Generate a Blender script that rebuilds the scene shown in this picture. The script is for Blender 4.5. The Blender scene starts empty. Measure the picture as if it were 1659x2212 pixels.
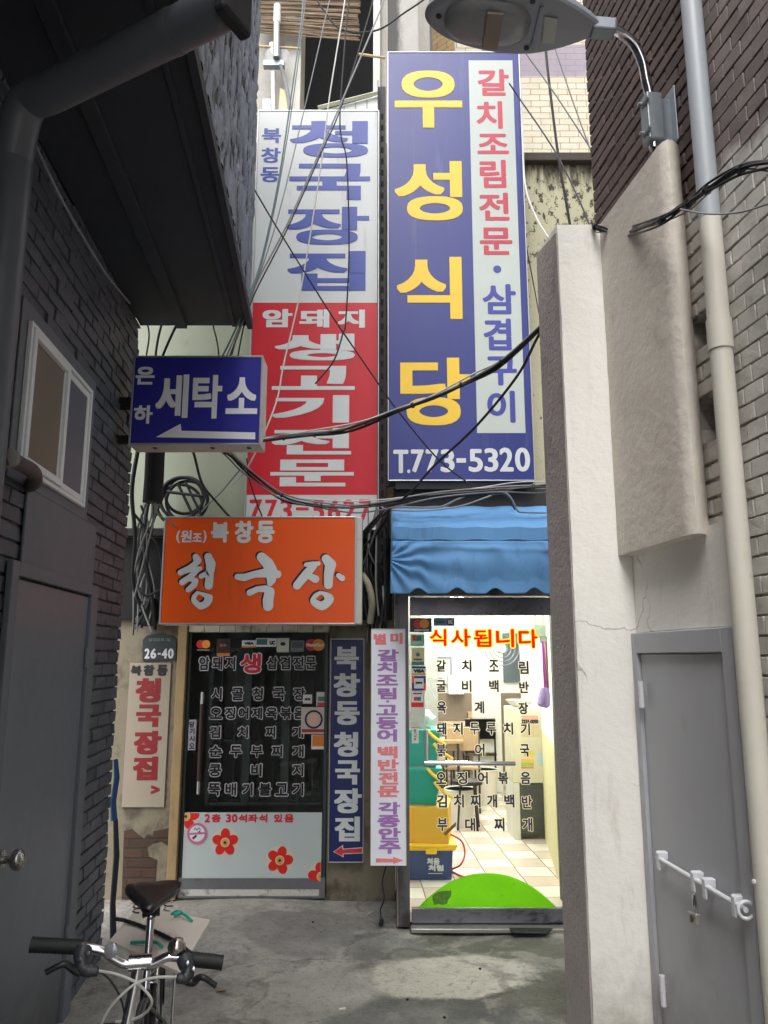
import bpy, bmesh, math, random
from math import radians, sin, cos, pi
from mathutils import Vector
random.seed(7)
SC = bpy.context.scene
COL = SC.collection

# ------------------------------------------------------------------ camera
PITCH = math.atan(0.189)
CP, SP = cos(PITCH), sin(PITCH)
F = 1665.0                      # focal length in pixels of a 1659 x 2212 picture
EYE = 1.65
cd = bpy.data.cameras.new('camera')
cam = bpy.data.objects.new('camera', cd)
COL.objects.link(cam)
cam.location = (0, 0, EYE)
cam.rotation_euler = (pi / 2 + PITCH, 0, 0)
cd.sensor_fit = 'VERTICAL'
cd.sensor_height = 34.6
cd.lens = 34.6 * F / 2212
cd.clip_start = 0.02
cd.clip_end = 500
SC.camera = cam
SC.render.resolution_x, SC.render.resolution_y = 768, 1024

# ------------------------------------------------------------------ sky, sun, exposure
world = bpy.data.worlds.new('World')
SC.world = world
world.use_nodes = True
wn = world.node_tree
sky = wn.nodes.new('ShaderNodeTexSky')
sky.sky_type = 'NISHITA'
sky.sun_disc = False
sky.sun_elevation = radians(60)
sky.sun_rotation = radians(194)
sky.air_density = 1.0
sky.dust_density = 4.0
hs = wn.nodes.new('ShaderNodeHueSaturation')
hs.inputs['Saturation'].default_value = 0.22
wn.links.new(sky.outputs[0], hs.inputs['Color'])
wn.links.new(hs.outputs[0], wn.nodes['Background'].inputs['Color'])
wn.nodes['Background'].inputs['Strength'].default_value = 0.15
sl = bpy.data.lights.new('sun', 'SUN')
sl.energy = 0.75
sl.angle = radians(40)
sl.color = (1.0, 0.965, 0.92)
sun = bpy.data.objects.new('sun', sl)
COL.objects.link(sun)
sun.rotation_euler = (radians(30), 0, radians(-14))
SC.view_settings.view_transform = 'Standard'
SC.view_settings.look = 'None'
SC.view_settings.gamma = 1.0
SC.view_settings.exposure = 1.36
SC.cycles.max_bounces = 7
SC.cycles.diffuse_bounces = 4
SC.cycles.glossy_bounces = 3
SC.cycles.transparent_max_bounces = 10
SC.cycles.sample_clamp_indirect = 4.0

# ------------------------------------------------------------------ from a measured direction to a place in the alley
def ray(u, v):
    xc = (u - 829.5) / F; yc = (1106 - v) / F
    return xc, CP - yc * SP, SP + yc * CP
def HY(u, v, Y):                 # point on the frontal plane y = Y
    x, y, z = ray(u, v)
    return Vector((x / y * Y, Y, EYE + z / y * Y))
def HP(u, v, a, k):              # point on the alley wall x = a - k y
    x, y, z = ray(u, v)
    Y = a / (x / y + k)
    return Vector((a - k * Y, Y, EYE + z / y * Y))
def HZ(u, v, Z):                 # point on the level plane z = Z
    x, y, z = ray(u, v)
    t = (Z - EYE) / z
    return Vector((x * t, y * t, Z))
def rect(u0, v0, u1, v1, Y):     # upright rectangle on the plane y = Y -> x0, x1, z0, z1
    vm = (v0 + v1) / 2
    return HY(u0, vm, Y).x, HY(u1, vm, Y).x, HY(u0, v1, Y).z, HY(u0, v0, Y).z
def Lw(y, z, off=0.0):           # on the left brick wall, off metres out into the alley
    return Vector((-1.21 - 0.08 * y + off, y, z))
def Rw(y, z, off=0.0):           # on the right brick wall
    return Vector((1.62 - 0.13 * y - off, y, z))

# ------------------------------------------------------------------ mesh building
class MB:
    def __init__(s): s.v = []; s.f = []
    def add(s, vs, fs):
        b = len(s.v); s.v += [Vector(p) for p in vs]; s.f += [[b + i for i in f] for f in fs]; return s
    def hexa(s, p):              # 8 points: bottom ring 0-3, top ring 4-7 (counter clockwise seen from above)
        return s.add(p, [(3, 2, 1, 0), (4, 5, 6, 7), (0, 1, 5, 4), (1, 2, 6, 5), (2, 3, 7, 6), (3, 0, 4, 7)])
    def box(s, x0, x1, y0, y1, z0, z1):
        return s.hexa([(x0, y0, z0), (x1, y0, z0), (x1, y1, z0), (x0, y1, z0), (x0, y0, z1), (x1, y0, z1), (x1, y1, z1), (x0, y1, z1)])
    def obox(s, c, ax, ay, az):  # oriented box: centre and three half axes
        c, ax, ay, az = Vector(c), Vector(ax), Vector(ay), Vector(az)
        return s.hexa([c - ax - ay - az, c + ax - ay - az, c + ax + ay - az, c - ax + ay - az, c - ax - ay + az, c + ax - ay + az, c + ax + ay + az, c - ax + ay + az])
    def wall(s, W, y0, y1, z0, z1, o0, o1):   # slab lying on an alley wall, from off o0 to off o1
        sgn = 1 if W is Lw else -1
        a, b = (o0, o1) if sgn > 0 else (o1, o0)
        return s.hexa([W(y0, z0, a), W(y0, z0, b), W(y1, z0, b), W(y1, z0, a), W(y0, z1, a), W(y0, z1, b), W(y1, z1, b), W(y1, z1, a)])
    def tube(s, pts, r, n=8, caps=True):
        pts = [Vector(p) for p in pts]
        rs = r if isinstance(r, (list, tuple)) else [r] * len(pts)
        base = len(s.v); up = Vector((0, 0, 1)); prev = None
        for i, p in enumerate(pts):
            d = (pts[min(i + 1, len(pts) - 1)] - pts[max(i - 1, 0)])
            if d.length < 1e-9: d = Vector((0, 0, 1))
            d.normalize()
            if prev is None:
                a = up if abs(d.z) < 0.9 else Vector((1, 0, 0))
                e1 = d.cross(a).normalized()
            else:
                e1 = (prev - d * prev.dot(d))
                e1 = e1.normalized() if e1.length > 1e-6 else d.orthogonal().normalized()
            prev = e1; e2 = d.cross(e1)
            for j in range(n):
                t = 2 * pi * j / n
                s.v.append(p + (e1 * cos(t) + e2 * sin(t)) * rs[i])
        for i in range(len(pts) - 1):
            for j in range(n):
                k = (j + 1) % n
                s.f.append([base + i * n + j, base + i * n + k, base + (i + 1) * n + k, base + (i + 1) * n + j])
        if caps:
            s.f.append([base + j for j in range(n)][::-1])
            s.f.append([base + (len(pts) - 1) * n + j for j in range(n)])
        return s
    def lathe(s, c, axis, prof, n=24):        # prof: (distance along axis, radius)
        axis = Vector(axis).normalized(); c = Vector(c)
        return s.tube([c + axis * h for h, _ in prof], [max(r, 1e-4) for _, r in prof], n)
    def prism(s, pts, d):                     # polygon extruded by the vector d
        pts = [Vector(p) for p in pts]; d = Vector(d); n = len(pts)
        return s.add(pts + [p + d for p in pts], [list(range(n))[::-1], list(range(n, 2 * n))] + [(i, (i + 1) % n, n + (i + 1) % n, n + i) for i in range(n)])
    def torus(s, c, e1, e2, R, r, n=40, m=8, a0=0.0, a1=2 * pi):
        c, e1, e2 = Vector(c), Vector(e1).normalized(), Vector(e2).normalized()
        full = abs(a1 - a0 - 2 * pi) < 1e-6
        e3 = e1.cross(e2); base = len(s.v); cnt = n if full else n + 1
        for i in range(cnt):
            t = a0 + (a1 - a0) * i / n
            d = e1 * cos(t) + e2 * sin(t)
            for j in range(m):
                q = 2 * pi * j / m
                s.v.append(c + d * (R + r * cos(q)) + e3 * (r * sin(q)))
        for i in range(n):
            i2 = (i + 1) % cnt
            for j in range(m):
                k = (j + 1) % m
                s.f.append([base + i * m + j, base + i2 * m + j, base + i2 * m + k, base + i * m + k])
        return s

def where(o):
    p = Vector((0, 0, 0))
    while o is not None: p += o.location; o = o.parent
    return p
def obj(name, mb, m, parent=None, smooth=False, bevel=0.0, label=None, flat=False):
    me = bpy.data.meshes.new(name)
    off = where(parent) if parent is not None else Vector((0, 0, 0))
    me.from_pydata([tuple(p - off) for p in mb.v], [], mb.f)
    if not flat:
        bm = bmesh.new(); bm.from_mesh(me)
        bmesh.ops.recalc_face_normals(bm, faces=bm.faces); bm.to_mesh(me); bm.free()
    me.update()
    if smooth:
        for p in me.polygons: p.use_smooth = True
        me.set_sharp_from_angle(angle=radians(42))
    me.materials.append(m)
    o = bpy.data.objects.new(name, me); COL.objects.link(o)
    if parent is not None: o.parent = parent
    if bevel:
        b = o.modifiers.new('bevel', 'BEVEL'); b.width = bevel; b.segments = 2; b.limit_method = 'ANGLE'; b.angle_limit = radians(40)
    if label: o['label'] = label
    return o
from mathutils import noise as mnoise
def rough(o, cut=.05, amp=.003, freq=6, edge=0.0):
    """cuts a mesh finely and works its surface a little in and out, as hand-trowelled render is"""
    bm = bmesh.new(); bm.from_mesh(o.data)
    for _ in range(8):
        long_ = [e for e in bm.edges if e.calc_length() > cut]
        if not long_: break
        bmesh.ops.subdivide_edges(bm, edges=long_, cuts=1, use_grid_fill=True)
    bmesh.ops.triangulate(bm, faces=[f for f in bm.faces if len(f.verts) > 4])
    bm.normal_update()
    sharp = set()
    for e in bm.edges:
        if len(e.link_faces) == 2 and e.calc_face_angle(0) > .5: sharp.update(e.verts)
    w = where(o)
    for v in bm.verts:
        p = (v.co + w) * freq
        d = amp * (mnoise.noise(p) + .5 * mnoise.noise(p * 2.3))
        if v in sharp: d -= edge * max(0, mnoise.noise(p * 1.7 + Vector((3, 1, 2))) + .15) * 2
        v.co += v.normal * d
    bm.to_mesh(o.data); bm.free(); o.data.update()
    for p in o.data.polygons: p.use_smooth = True
    o.data.set_sharp_from_angle(angle=radians(38))
    return o
def thing(name, label, cat, loc=(0, 0, 0), group=None):
    o = bpy.data.objects.new(name, None); COL.objects.link(o)
    o.location = loc; o.empty_display_size = 0.1
    o['label'] = label; o['category'] = cat
    if group: o['group'] = group
    return o
def tag(o, label, cat, group=None):
    o['label'] = label; o['category'] = cat
    if group: o['group'] = group
    return o
def smoothline(pts, k=6):
    pts = [Vector(p) for p in pts]
    if len(pts) < 3: return pts
    out = []
    P = [pts[0] * 2 - pts[1]] + pts + [pts[-1] * 2 - pts[-2]]
    for i in range(1, len(P) - 2):
        a, b, c, d = P[i - 1], P[i], P[i + 1], P[i + 2]
        for j in range(k):
            t = j / k
            out.append(0.5 * ((2 * b) + (c - a) * t + (2 * a - 5 * b + 4 * c - d) * t * t + (3 * b - a - 3 * c + d) * t ** 3))
    out.append(pts[-1])
    return out

# ------------------------------------------------------------------ materials
def S(r, g, b):
    f = lambda c: c / 12.92 if c <= 0.04045 else ((c + 0.055) / 1.055) ** 2.4
    return (f(r / 255), f(g / 255), f(b / 255), 1)
class NT:
    def __init__(s, name):
        s.m = bpy.data.materials.new(name); s.m.use_nodes = True; s.t = s.m.node_tree
        s.b = s.t.nodes['Principled BSDF']; s.o = s.t.nodes['Material Output']
        s.geo = s.n('ShaderNodeNewGeometry')
        s.pos = s.geo.outputs['Position']
    def n(s, kind, **kw):
        d = s.t.nodes.new(kind)
        for k, v in kw.items(): setattr(d, k, v)
        return d
    def l(s, a, b): s.t.links.new(a, b)
    def put(s, sock, v):
        if hasattr(v, 'links') or isinstance(v, bpy.types.NodeSocket): s.l(v, sock)
        else: sock.default_value = v
    def scaled(s, vec=(1, 1, 1)):
        d = s.n('ShaderNodeVectorMath', operation='MULTIPLY'); s.l(s.pos, d.inputs[0]); d.inputs[1].default_value = vec; return d.outputs[0]
    def noise(s, scale, detail=4, rough=0.6, vec=None, dist=0.0):
        d = s.n('ShaderNodeTexNoise'); d.inputs['Scale'].default_value = scale; d.inputs['Detail'].default_value = detail
        d.inputs['Roughness'].default_value = rough; d.inputs['Distortion'].default_value = dist
        s.l(vec if vec is not None else s.pos, d.inputs['Vector']); return d.outputs['Fac']
    def ramp(s, fac, a, b):      # smooth 0..1 between a and b
        d = s.n('ShaderNodeMapRange', interpolation_type='SMOOTHSTEP')
        s.l(fac, d.inputs['Value']); d.inputs['From Min'].default_value = a; d.inputs['From Max'].default_value = b
        return d.outputs[0]
    def mix(s, fac, a, b):
        d = s.n('ShaderNodeMix', data_type='RGBA'); s.put(d.inputs[0], fac); s.put(d.inputs[6], a); s.put(d.inputs[7], b); return d.outputs[2]
    def math(s, op, a, b=0.0):
        d = s.n('ShaderNodeMath', operation=op); s.put(d.inputs[0], a); s.put(d.inputs[1], b); return d.outputs[0]
    def bump(s, h, strength=0.3, dist=0.01, prev=None):
        d = s.n('ShaderNodeBump'); d.inputs['Strength'].default_value = strength; d.inputs['Distance'].default_value = dist
        s.l(h, d.inputs['Height'])
        if prev is not None: s.l(prev, d.inputs['Normal'])
        return d.outputs[0]
    def done(s, col, rough=0.6, metal=0.0, normal=None, spec=0.5):
        s.put(s.b.inputs['Base Color'], col); s.put(s.b.inputs['Roughness'], rough); s.b.inputs['Metallic'].default_value = metal
        s.b.inputs['Specular IOR Level'].default_value = spec
        if normal is not None: s.l(normal, s.b.inputs['Normal'])
        return s.m
def dim(c, k): return (c[0] * k, c[1] * k, c[2] * k, 1)
def mat(name, col, rough=0.55, metal=0.0, var=0.10, vs=5, bump=0.0, bs=60, bd=0.004, dirt=None, spec=0.5, rvar=0.12, crack=None, splash=None, dent=0):
    s = NT(name)
    n1 = s.noise(vs, 5, 0.65)
    c = s.mix(n1, dim(col, 1 - var * 2), dim(col, 1 + var * 2))
    if dirt:                    # (colour, scale, threshold, strength, stretch)
        dc, ds, dt, da, st = dirt
        n2 = s.noise(ds, 6, 0.7, s.scaled(st))
        c = s.mix(s.math('MULTIPLY', s.ramp(n2, dt, dt + 0.18), da), c, dc)
    if crack:                   # hairline cracks: (scale, width, strength)
        dv = s.n('ShaderNodeTexNoise'); dv.inputs['Scale'].default_value = 3; dv.inputs['Detail'].default_value = 6; s.l(s.pos, dv.inputs['Vector'])
        av = s.n('ShaderNodeVectorMath', operation='MULTIPLY_ADD'); s.l(dv.outputs['Color'], av.inputs[0]); av.inputs[1].default_value = (.5, .5, .5); s.l(s.pos, av.inputs[2])
        vo = s.n('ShaderNodeTexVoronoi', feature='DISTANCE_TO_EDGE'); vo.inputs['Scale'].default_value = crack[0]; s.l(av.outputs[0], vo.inputs['Vector'])
        k = s.math('MULTIPLY', s.ramp(vo.outputs['Distance'], crack[1], crack[1] * .2), s.ramp(s.noise(1.7, 3), .50, .60))
        c = s.mix(s.math('MULTIPLY', k, crack[2]), c, dim(col, .35))
    if splash:                  # dirt thrown up from the ground: (height, colour)
        sep = s.n('ShaderNodeSeparateXYZ'); s.l(s.pos, sep.inputs[0])
        k = s.ramp(s.math('ADD', sep.outputs[2], s.math('MULTIPLY', s.noise(9, 6, .7), -.5)), splash[0], -.35)
        c = s.mix(s.math('MULTIPLY', k, .8), c, splash[1])
    n3 = s.noise(vs * 4, 4)
    r = s.math('ADD', s.math('MULTIPLY', s.math('SUBTRACT', n3, 0.5), rvar * 2), rough)
    nm = s.bump(s.noise(bs, 5, 0.65), bump, bd) if bump else None
    if dent: nm = s.bump(s.noise(2.6, 2, .4), dent, .03, nm)
    return s.done(c, r, metal, nm, spec)
def brick(name, c1, c2, mort, row, width, msize, axis='y', bump=0.8, bd=0.008, rough=0.75, dirt=None, squash=1.0, blotch=None, wob=0.003):
    s = NT(name)
    sep = s.n('ShaderNodeSeparateXYZ'); s.l(s.pos, sep.inputs[0])
    comb = s.n('ShaderNodeCombineXYZ')
    s.l(sep.outputs[1 if axis == 'y' else 0], comb.inputs[0]); s.l(sep.outputs[2], comb.inputs[1])
    wn_ = s.n('ShaderNodeTexNoise'); wn_.inputs['Scale'].default_value = 9; s.l(s.pos, wn_.inputs['Vector'])
    sub = s.n('ShaderNodeVectorMath', operation='SUBTRACT'); s.l(wn_.outputs['Color'], sub.inputs[0]); sub.inputs[1].default_value = (.5, .5, .5)
    ma = s.n('ShaderNodeVectorMath', operation='MULTIPLY_ADD'); s.l(sub.outputs[0], ma.inputs[0]); ma.inputs[1].default_value = (wob * 4, wob * 4, 0); s.l(comb.outputs[0], ma.inputs[2])
    t = s.n('ShaderNodeTexBrick'); s.l(ma.outputs[0], t.inputs['Vector'])
    t.inputs['Scale'].default_value = 1; t.inputs['Mortar Size'].default_value = msize; t.inputs['Mortar Smooth'].default_value = 0.35
    t.inputs['Brick Width'].default_value = width; t.inputs['Row Height'].default_value = row
    t.inputs['Color1'].default_value = c1; t.inputs['Color2'].default_value = c2; t.inputs['Mortar'].default_value = mort
    n1 = s.noise(7, 6, 0.7)
    c = s.mix(s.math('MULTIPLY', s.ramp(n1, .35, .7), .45), t.outputs['Color'], dim(c1, .62))
    if blotch:
        c = s.mix(s.math('MULTIPLY', s.ramp(s.noise(blotch[1], 6, .75), blotch[2], blotch[2] + .08), blotch[3]), c, blotch[0])
    h = s.math('SUBTRACT', s.math('MULTIPLY', s.noise(45, 5, .7), .35), t.outputs['Fac'])
    nm = s.bump(h, bump, bd)
    return s.done(c, rough, 0, nm, .35), s, t, c, nm

def islandmat(name, c1, c2, dark, rough=.6, bump=.35, bs=60, bd=.006, wear=None, low=None):
    """bricks modelled one by one in a single wall mesh: each loose piece takes its own tone"""
    s = NT(name)
    rnd = s.geo.outputs['Random Per Island']
    c = s.mix(rnd, c1, c2)
    c = s.mix(s.math('MULTIPLY', s.ramp(s.noise(6, 6, .7), .42, .72), .5), c, dark)
    if wear: c = s.mix(s.math('MULTIPLY', s.ramp(s.noise(22, 6, .75), wear[1], wear[1] + .06), wear[2]), c, wear[0])
    if low:                                    # paint up to a ragged line: (z, colour a, colour b, grime)
        sep = s.n('ShaderNodeSeparateXYZ'); s.l(s.pos, sep.inputs[0])
        zz = s.math('ADD', sep.outputs[2], s.math('MULTIPLY', s.math('SUBTRACT', s.noise(5, 5, .7), .5), .35))
        lc = s.mix(rnd, low[1], low[2]); lc = s.mix(s.math('MULTIPLY', s.ramp(s.noise(7, 6, .72), .46, .72), .5), lc, low[3])
        c = s.mix(s.ramp(zz, low[0] + .06, low[0] - .06), c, lc)
    h = s.noise(bs, 5, .7)
    return s.done(c, rough, 0, s.bump(h, bump, bd), .4)
def glassmat(name, tint, gloss=1.0, base=0.03):
    s = NT(name)
    tr = s.n('ShaderNodeBsdfTransparent'); tr.inputs[0].default_value = tint
    gl = s.n('ShaderNodeBsdfGlossy'); gl.inputs['Roughness'].default_value = 0.03; gl.inputs[0].default_value = (.9, .95, .95, 1)
    fr = s.n('ShaderNodeFresnel'); fr.inputs['IOR'].default_value = 1.45
    mx = s.n('ShaderNodeMixShader')
    s.l(s.math('ADD', s.math('MULTIPLY', fr.outputs[0], gloss), base), mx.inputs[0])
    s.l(tr.outputs[0], mx.inputs[1]); s.l(gl.outputs[0], mx.inputs[2]); s.l(mx.outputs[0], s.o.inputs['Surface'])
    return s.m
def emit(name, col, st):
    s = NT(name); e = s.n('ShaderNodeEmission'); e.inputs[0].default_value = col; e.inputs[1].default_value = st
    s.l(e.outputs[0], s.o.inputs['Surface']); return s.m

def filmmat(name, col):
    s = NT(name); s.done(s.mix(s.noise(20, 3), dim(col, .96), dim(col, 1.04)), .45)
    tl = s.n('ShaderNodeBsdfTranslucent'); tl.inputs[0].default_value = col; mx = s.n('ShaderNodeMixShader'); mx.inputs[0].default_value = .78
    s.l(s.b.outputs[0], mx.inputs[1]); s.l(tl.outputs[0], mx.inputs[2]); s.l(mx.outputs[0], s.o.inputs['Surface']); return s.m
GR = (0.02, 0.018, 0.015, 1)
M = {}
M['signwhite'] = mat('white_acrylic', S(194, 199, 200), .38, spec=.6, var=.03, vs=2, dirt=(S(120, 116, 106), 5, .57, .34, (2.4, 2.4, .2)))
M['signblue'] = mat('blue_acrylic', S(38, 48, 122), .4, spec=.6, var=.06, vs=2, dirt=(S(96, 104, 142), 5, .56, .28, (2.4, 2.4, .22)))
M['signred'] = mat('red_acrylic', S(194, 26, 42), .4, spec=.5, var=.06, vs=2, dirt=(S(150, 60, 66), 5, .56, .4, (2.4, 2.4, .2)))
M['signorange'] = mat('orange_acrylic', S(226, 82, 2), .36, var=.04, vs=3, dirt=(S(160, 66, 16), 5, .58, .25, (2.4, 2.4, .25)))
M['signnavy'] = mat('navy_acrylic', S(22, 36, 92), .38, var=.05, vs=3)
M['laundryblue'] = mat('deep_blue_acrylic', S(44, 44, 152), .36, var=.05, vs=3)
M['lblue'] = mat('faded_blue_film', S(54, 72, 156), .4, var=.06)
M['lyellow'] = mat('yellow_film', S(234, 194, 56), .4, var=.04)
M['lred'] = mat('red_film', S(196, 34, 52), .4, var=.06)
M['lcrimson'] = mat('faded_crimson_film', S(184, 58, 78), .45, var=.08)
M['lwhite'] = mat('white_film', S(206, 210, 211), .4, var=.03)
M['lbright'] = mat('bright_white_film', S(238, 240, 242), .4, var=.03)
M['lblack'] = mat('black_film', S(18, 16, 26), .4, var=.1)
M['lnavy'] = mat('navy_film', S(22, 24, 78), .4, var=.08)
M['lpurple'] = mat('washed_purple_film', S(158, 112, 176), .5, var=.1, vs=30)
M['lcoral'] = mat('washed_coral_film', S(226, 128, 128), .5, var=.1, vs=30)
M['lcream'] = mat('cream_film', S(232, 224, 190), .45, var=.03)
M['alu'] = mat('brushed_aluminium', S(190, 192, 194), .38, .85, var=.08, vs=8)
M['aludull'] = mat('dull_aluminium', S(128, 130, 134), .42, .75, var=.12, vs=9, dirt=(S(60, 58, 54), 5, .55, .6, (1, 1, 1)))
M['chrome'] = mat('chrome', S(205, 205, 208), .13, 1.0, var=.03)
M['galv'] = mat('galvanised_steel', S(138, 146, 152), .42, .6, var=.1, vs=14)
M['whitecase'] = mat('white_sign_case', S(196, 196, 188), .5, var=.05, dirt=(S(92, 82, 66), 6, .55, .6, (1, 1, 1)))
M['blackplastic'] = mat('black_plastic', S(26, 26, 29), .45, var=.15)
M['rubber'] = mat('black_rubber', S(22, 22, 23), .6, var=.15, bump=.15, bs=200)
M['cableblack'] = mat('black_cable', S(24, 24, 27), .55, var=.15)
M['cablegrey'] = mat('grey_cable', S(128, 130, 132), .55, var=.12)
M['cablewhite'] = mat('white_cable', S(198, 198, 192), .5, var=.08)
M['cableteal'] = mat('teal_grey_cable', S(96, 128, 134), .55, var=.1)
M['rope'] = mat('green_tie', S(32, 168, 140), .6, var=.1)
M['darkvoid'] = mat('dark_room', S(22, 21, 22), .9, var=.2)

# ------------------------------------------------------------------ lettering
_gl = {}
def glyph(s):
    if s in _gl: return _gl[s]
    c = bpy.data.curves.new('glyph', 'FONT'); c.body = s; c.size = 1.0; c.resolution_u = 5; c.fill_mode = 'FRONT'
    o = bpy.data.objects.new('glyph', c); COL.objects.link(o)
    dg = bpy.context.evaluated_depsgraph_get(); dg.update()
    me = bpy.data.meshes.new_from_object(o.evaluated_get(dg))
    vs = [(v.co.x, v.co.y) for v in me.vertices]; fs = [list(p.vertices) for p in me.polygons]
    bpy.data.objects.remove(o); bpy.data.curves.remove(c); bpy.data.meshes.remove(me)
    x0 = min(v[0] for v in vs); x1 = max(v[0] for v in vs); y0 = min(v[1] for v in vs); y1 = max(v[1] for v in vs)
    w = max(x1 - x0, 1e-6); h = max(y1 - y0, 1e-6)
    _gl[s] = ([((x - x0) / w, (y - y0) / h) for x, y in vs], fs)
    return _gl[s]
KSQ = [(0, 0), (1, 1), (-1, 1), (1, -1), (-1, -1), (1, 0), (-1, 0), (0, 1), (0, -1)]
KRD = [(0, 0), (1, 0), (-1, 0), (0, 1), (0, -1), (.7, .7), (-.7, .7), (.7, -.7), (-.7, -.7)]
def letter(mb, s, r, Y, bx=0.0, bz=0.0, n0=0.0012, ker=KSQ, slant=0.0, grow=0.0):
    """one glyph filling the rectangle r = (x0, x1, z0, z1) on the plane y = Y, its strokes thickened by bx, bz"""
    x0, x1, z0, z1 = r
    x0 -= grow; x1 += grow; z0 -= grow; z1 += grow
    gx0, gx1, gz0, gz1 = x0 + bx, x1 - bx, z0 + bz, z1 - bz
    vs, fs = glyph(s)
    ks = ker if (bx > 0 or bz > 0) else [(0, 0)]
    if ker is KSQ and bx > .03:
        ks = [(0, 0)] + [(a / 4, b) for b in (1, -1) for a in range(-4, 5)] + [(a / 4, 0) for a in (-4, -2, 2, 4)] + [(a, b) for b in (.5, -.5) for a in (-1, 1)]
    elif ker is KSQ and bx > .012:
        ks = [(0, 0)] + [(a / 3, b) for b in (1, -1) for a in range(-3, 4)] + [(a, b / 3) for a in (1, -1) for b in range(-2, 3)]
    for i, (kx, kz) in enumerate(ks):
        y = Y - n0 - i * 0.00008
        mb.add([(gx0 + (gx1 - gx0) * a + kx * bx + slant * (b - .5) * (z1 - z0), y, gz0 + (gz1 - gz0) * b + kz * bz) for a, b in vs], fs)
def letters(mb, items, Y, bx, bz, n0=0.0012, ker=KSQ, fac=1.0, o=(0, 0), grow=0.0, inset=0.0):
    """items: (glyph, u0, v0, u1, v1) in picture units scaled by fac and moved by o; bx, bz in the same picture units (0 = none)"""
    k = HY(o[0] + 1 * fac + 800, 1000, Y).x - HY(o[0] + 800, 1000, Y).x
    for s, u0, v0, u1, v1 in items:
        r = rect(o[0] + u0 * fac, o[1] + v0 * fac, o[0] + u1 * fac, o[1] + v1 * fac, Y)
        letter(mb, s, (r[0] + inset, r[1] - inset, r[2] + inset, r[3] - inset), Y, bx * abs(k), bz * abs(k), n0, ker, 0, grow)
import numpy as np
_ras = {}
def raster(s_, res, w, h):
    """the glyph as a bitmap of square cells, w x h metres, with a margin"""
    vs, fs = glyph(s_); cell = h / res; pad = 8
    W, H = int(w / cell) + 1, res
    A = np.zeros((H + 2 * pad, W + 2 * pad), bool)
    gx = (np.arange(W + 2 * pad) - pad + .5) * cell; gy = (np.arange(H + 2 * pad) - pad + .5) * cell
    for f in fs:
        P = [(vs[i][0] * w, vs[i][1] * h) for i in f]
        for k in range(1, len(P) - 1):
            (ax, ay), (bx, by), (cx, cy) = P[0], P[k], P[k + 1]
            d = (bx - ax) * (cy - ay) - (cx - ax) * (by - ay)
            if abs(d) < 1e-12: continue
            i0, i1 = np.searchsorted(gx, min(ax, bx, cx)), np.searchsorted(gx, max(ax, bx, cx)); j0, j1 = np.searchsorted(gy, min(ay, by, cy)), np.searchsorted(gy, max(ay, by, cy))
            if i1 <= i0 or j1 <= j0: continue
            X, Y_ = np.meshgrid(gx[i0:i1], gy[j0:j1])
            u = ((X - ax) * (cy - ay) - (cx - ax) * (Y_ - ay)) / d; v = ((bx - ax) * (Y_ - ay) - (X - ax) * (by - ay)) / d
            A[j0:j1, i0:i1] |= (u >= -.001) & (v >= -.001) & (u + v <= 1.001)
    return A, cell, pad
def dilate(A, r):
    if r <= 0: return A
    B = A.copy(); R = int(math.ceil(r))
    for dy in range(-R, R + 1):
        for dx in range(-R, R + 1):
            if dx * dx + dy * dy <= r * r + .3 and (dx or dy): B |= np.roll(np.roll(A, dy, 0), dx, 1)
    return B
def runs(mb, A, x0, z0, cell, pad, y):
    """one flat sheet: every horizontal run of filled cells is a quad, equal runs of neighbouring rows are merged"""
    openr = {}
    def put(k, j0, j1): 
        a, b = k; X0, X1 = x0 + (a - pad) * cell, x0 + (b - pad) * cell; Z0, Z1 = z0 + (j0 - pad) * cell, z0 + (j1 - pad) * cell
        mb.add([(X0, y, Z0), (X1, y, Z0), (X1, y, Z1), (X0, y, Z1)], [(0, 1, 2, 3)])
    for j in range(A.shape[0] + 1):
        cur = set()
        if j < A.shape[0]:
            row = np.concatenate(([0], A[j].astype(int), [0])); d = np.diff(row)
            cur = set(zip(np.where(d == 1)[0].tolist(), np.where(d == -1)[0].tolist()))
        for k in list(openr):
            if k not in cur: put(k, openr.pop(k), j)
        for k in cur:
            if k not in openr: openr[k] = j
def filmletters(fill, edge, items, Y, n0, fac, o, bold, rim, res=56):
    """cut film letters in a single sheet: fill, and a rim round it"""
    for s_, u0, v0, u1, v1 in items:
        x0, x1, z0, z1 = rect(o[0] + u0 * fac, o[1] + v0 * fac, o[0] + u1 * fac, o[1] + v1 * fac, Y)
        A, cell, pad = raster(s_, res, x1 - x0, z1 - z0)
        B = dilate(A, bold); C = dilate(B, rim) & ~B
        runs(fill, B, x0, z0, cell, pad, Y - n0 - .0004); runs(edge, C, x0, z0, cell, pad, Y - n0)
_k = [0]
def disc(mb, c, r, Y, n0, n=20, rz=None):
    x, z = c; rz = rz or r
    y = Y - n0 - (_k[0] % 40) * 0.00005; _k[0] += 1
    mb.add([(x + r * cos(2 * pi * i / n), y, z + rz * sin(2 * pi * i / n)) for i in range(n)], [list(range(n))])
def ring(mb, c, r0, r1, Y, n0, n=32):
    x, z = c; y = Y - n0
    mb.add([(x + r * cos(2 * pi * i / n), y, z + r * sin(2 * pi * i / n)) for r in (r0, r1) for i in range(n)], [(i, (i + 1) % n, n + (i + 1) % n, n + i) for i in range(n)])
def flatpoly(mb, pts, Y, n0):
    mb.add([(x, Y - n0, z) for x, z in pts], [list(range(len(pts)))])
def flatrect(mb, r, Y, n0):
    flatpoly(mb, [(r[0], r[2]), (r[1], r[2]), (r[1], r[3]), (r[0], r[3])], Y, n0)
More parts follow.
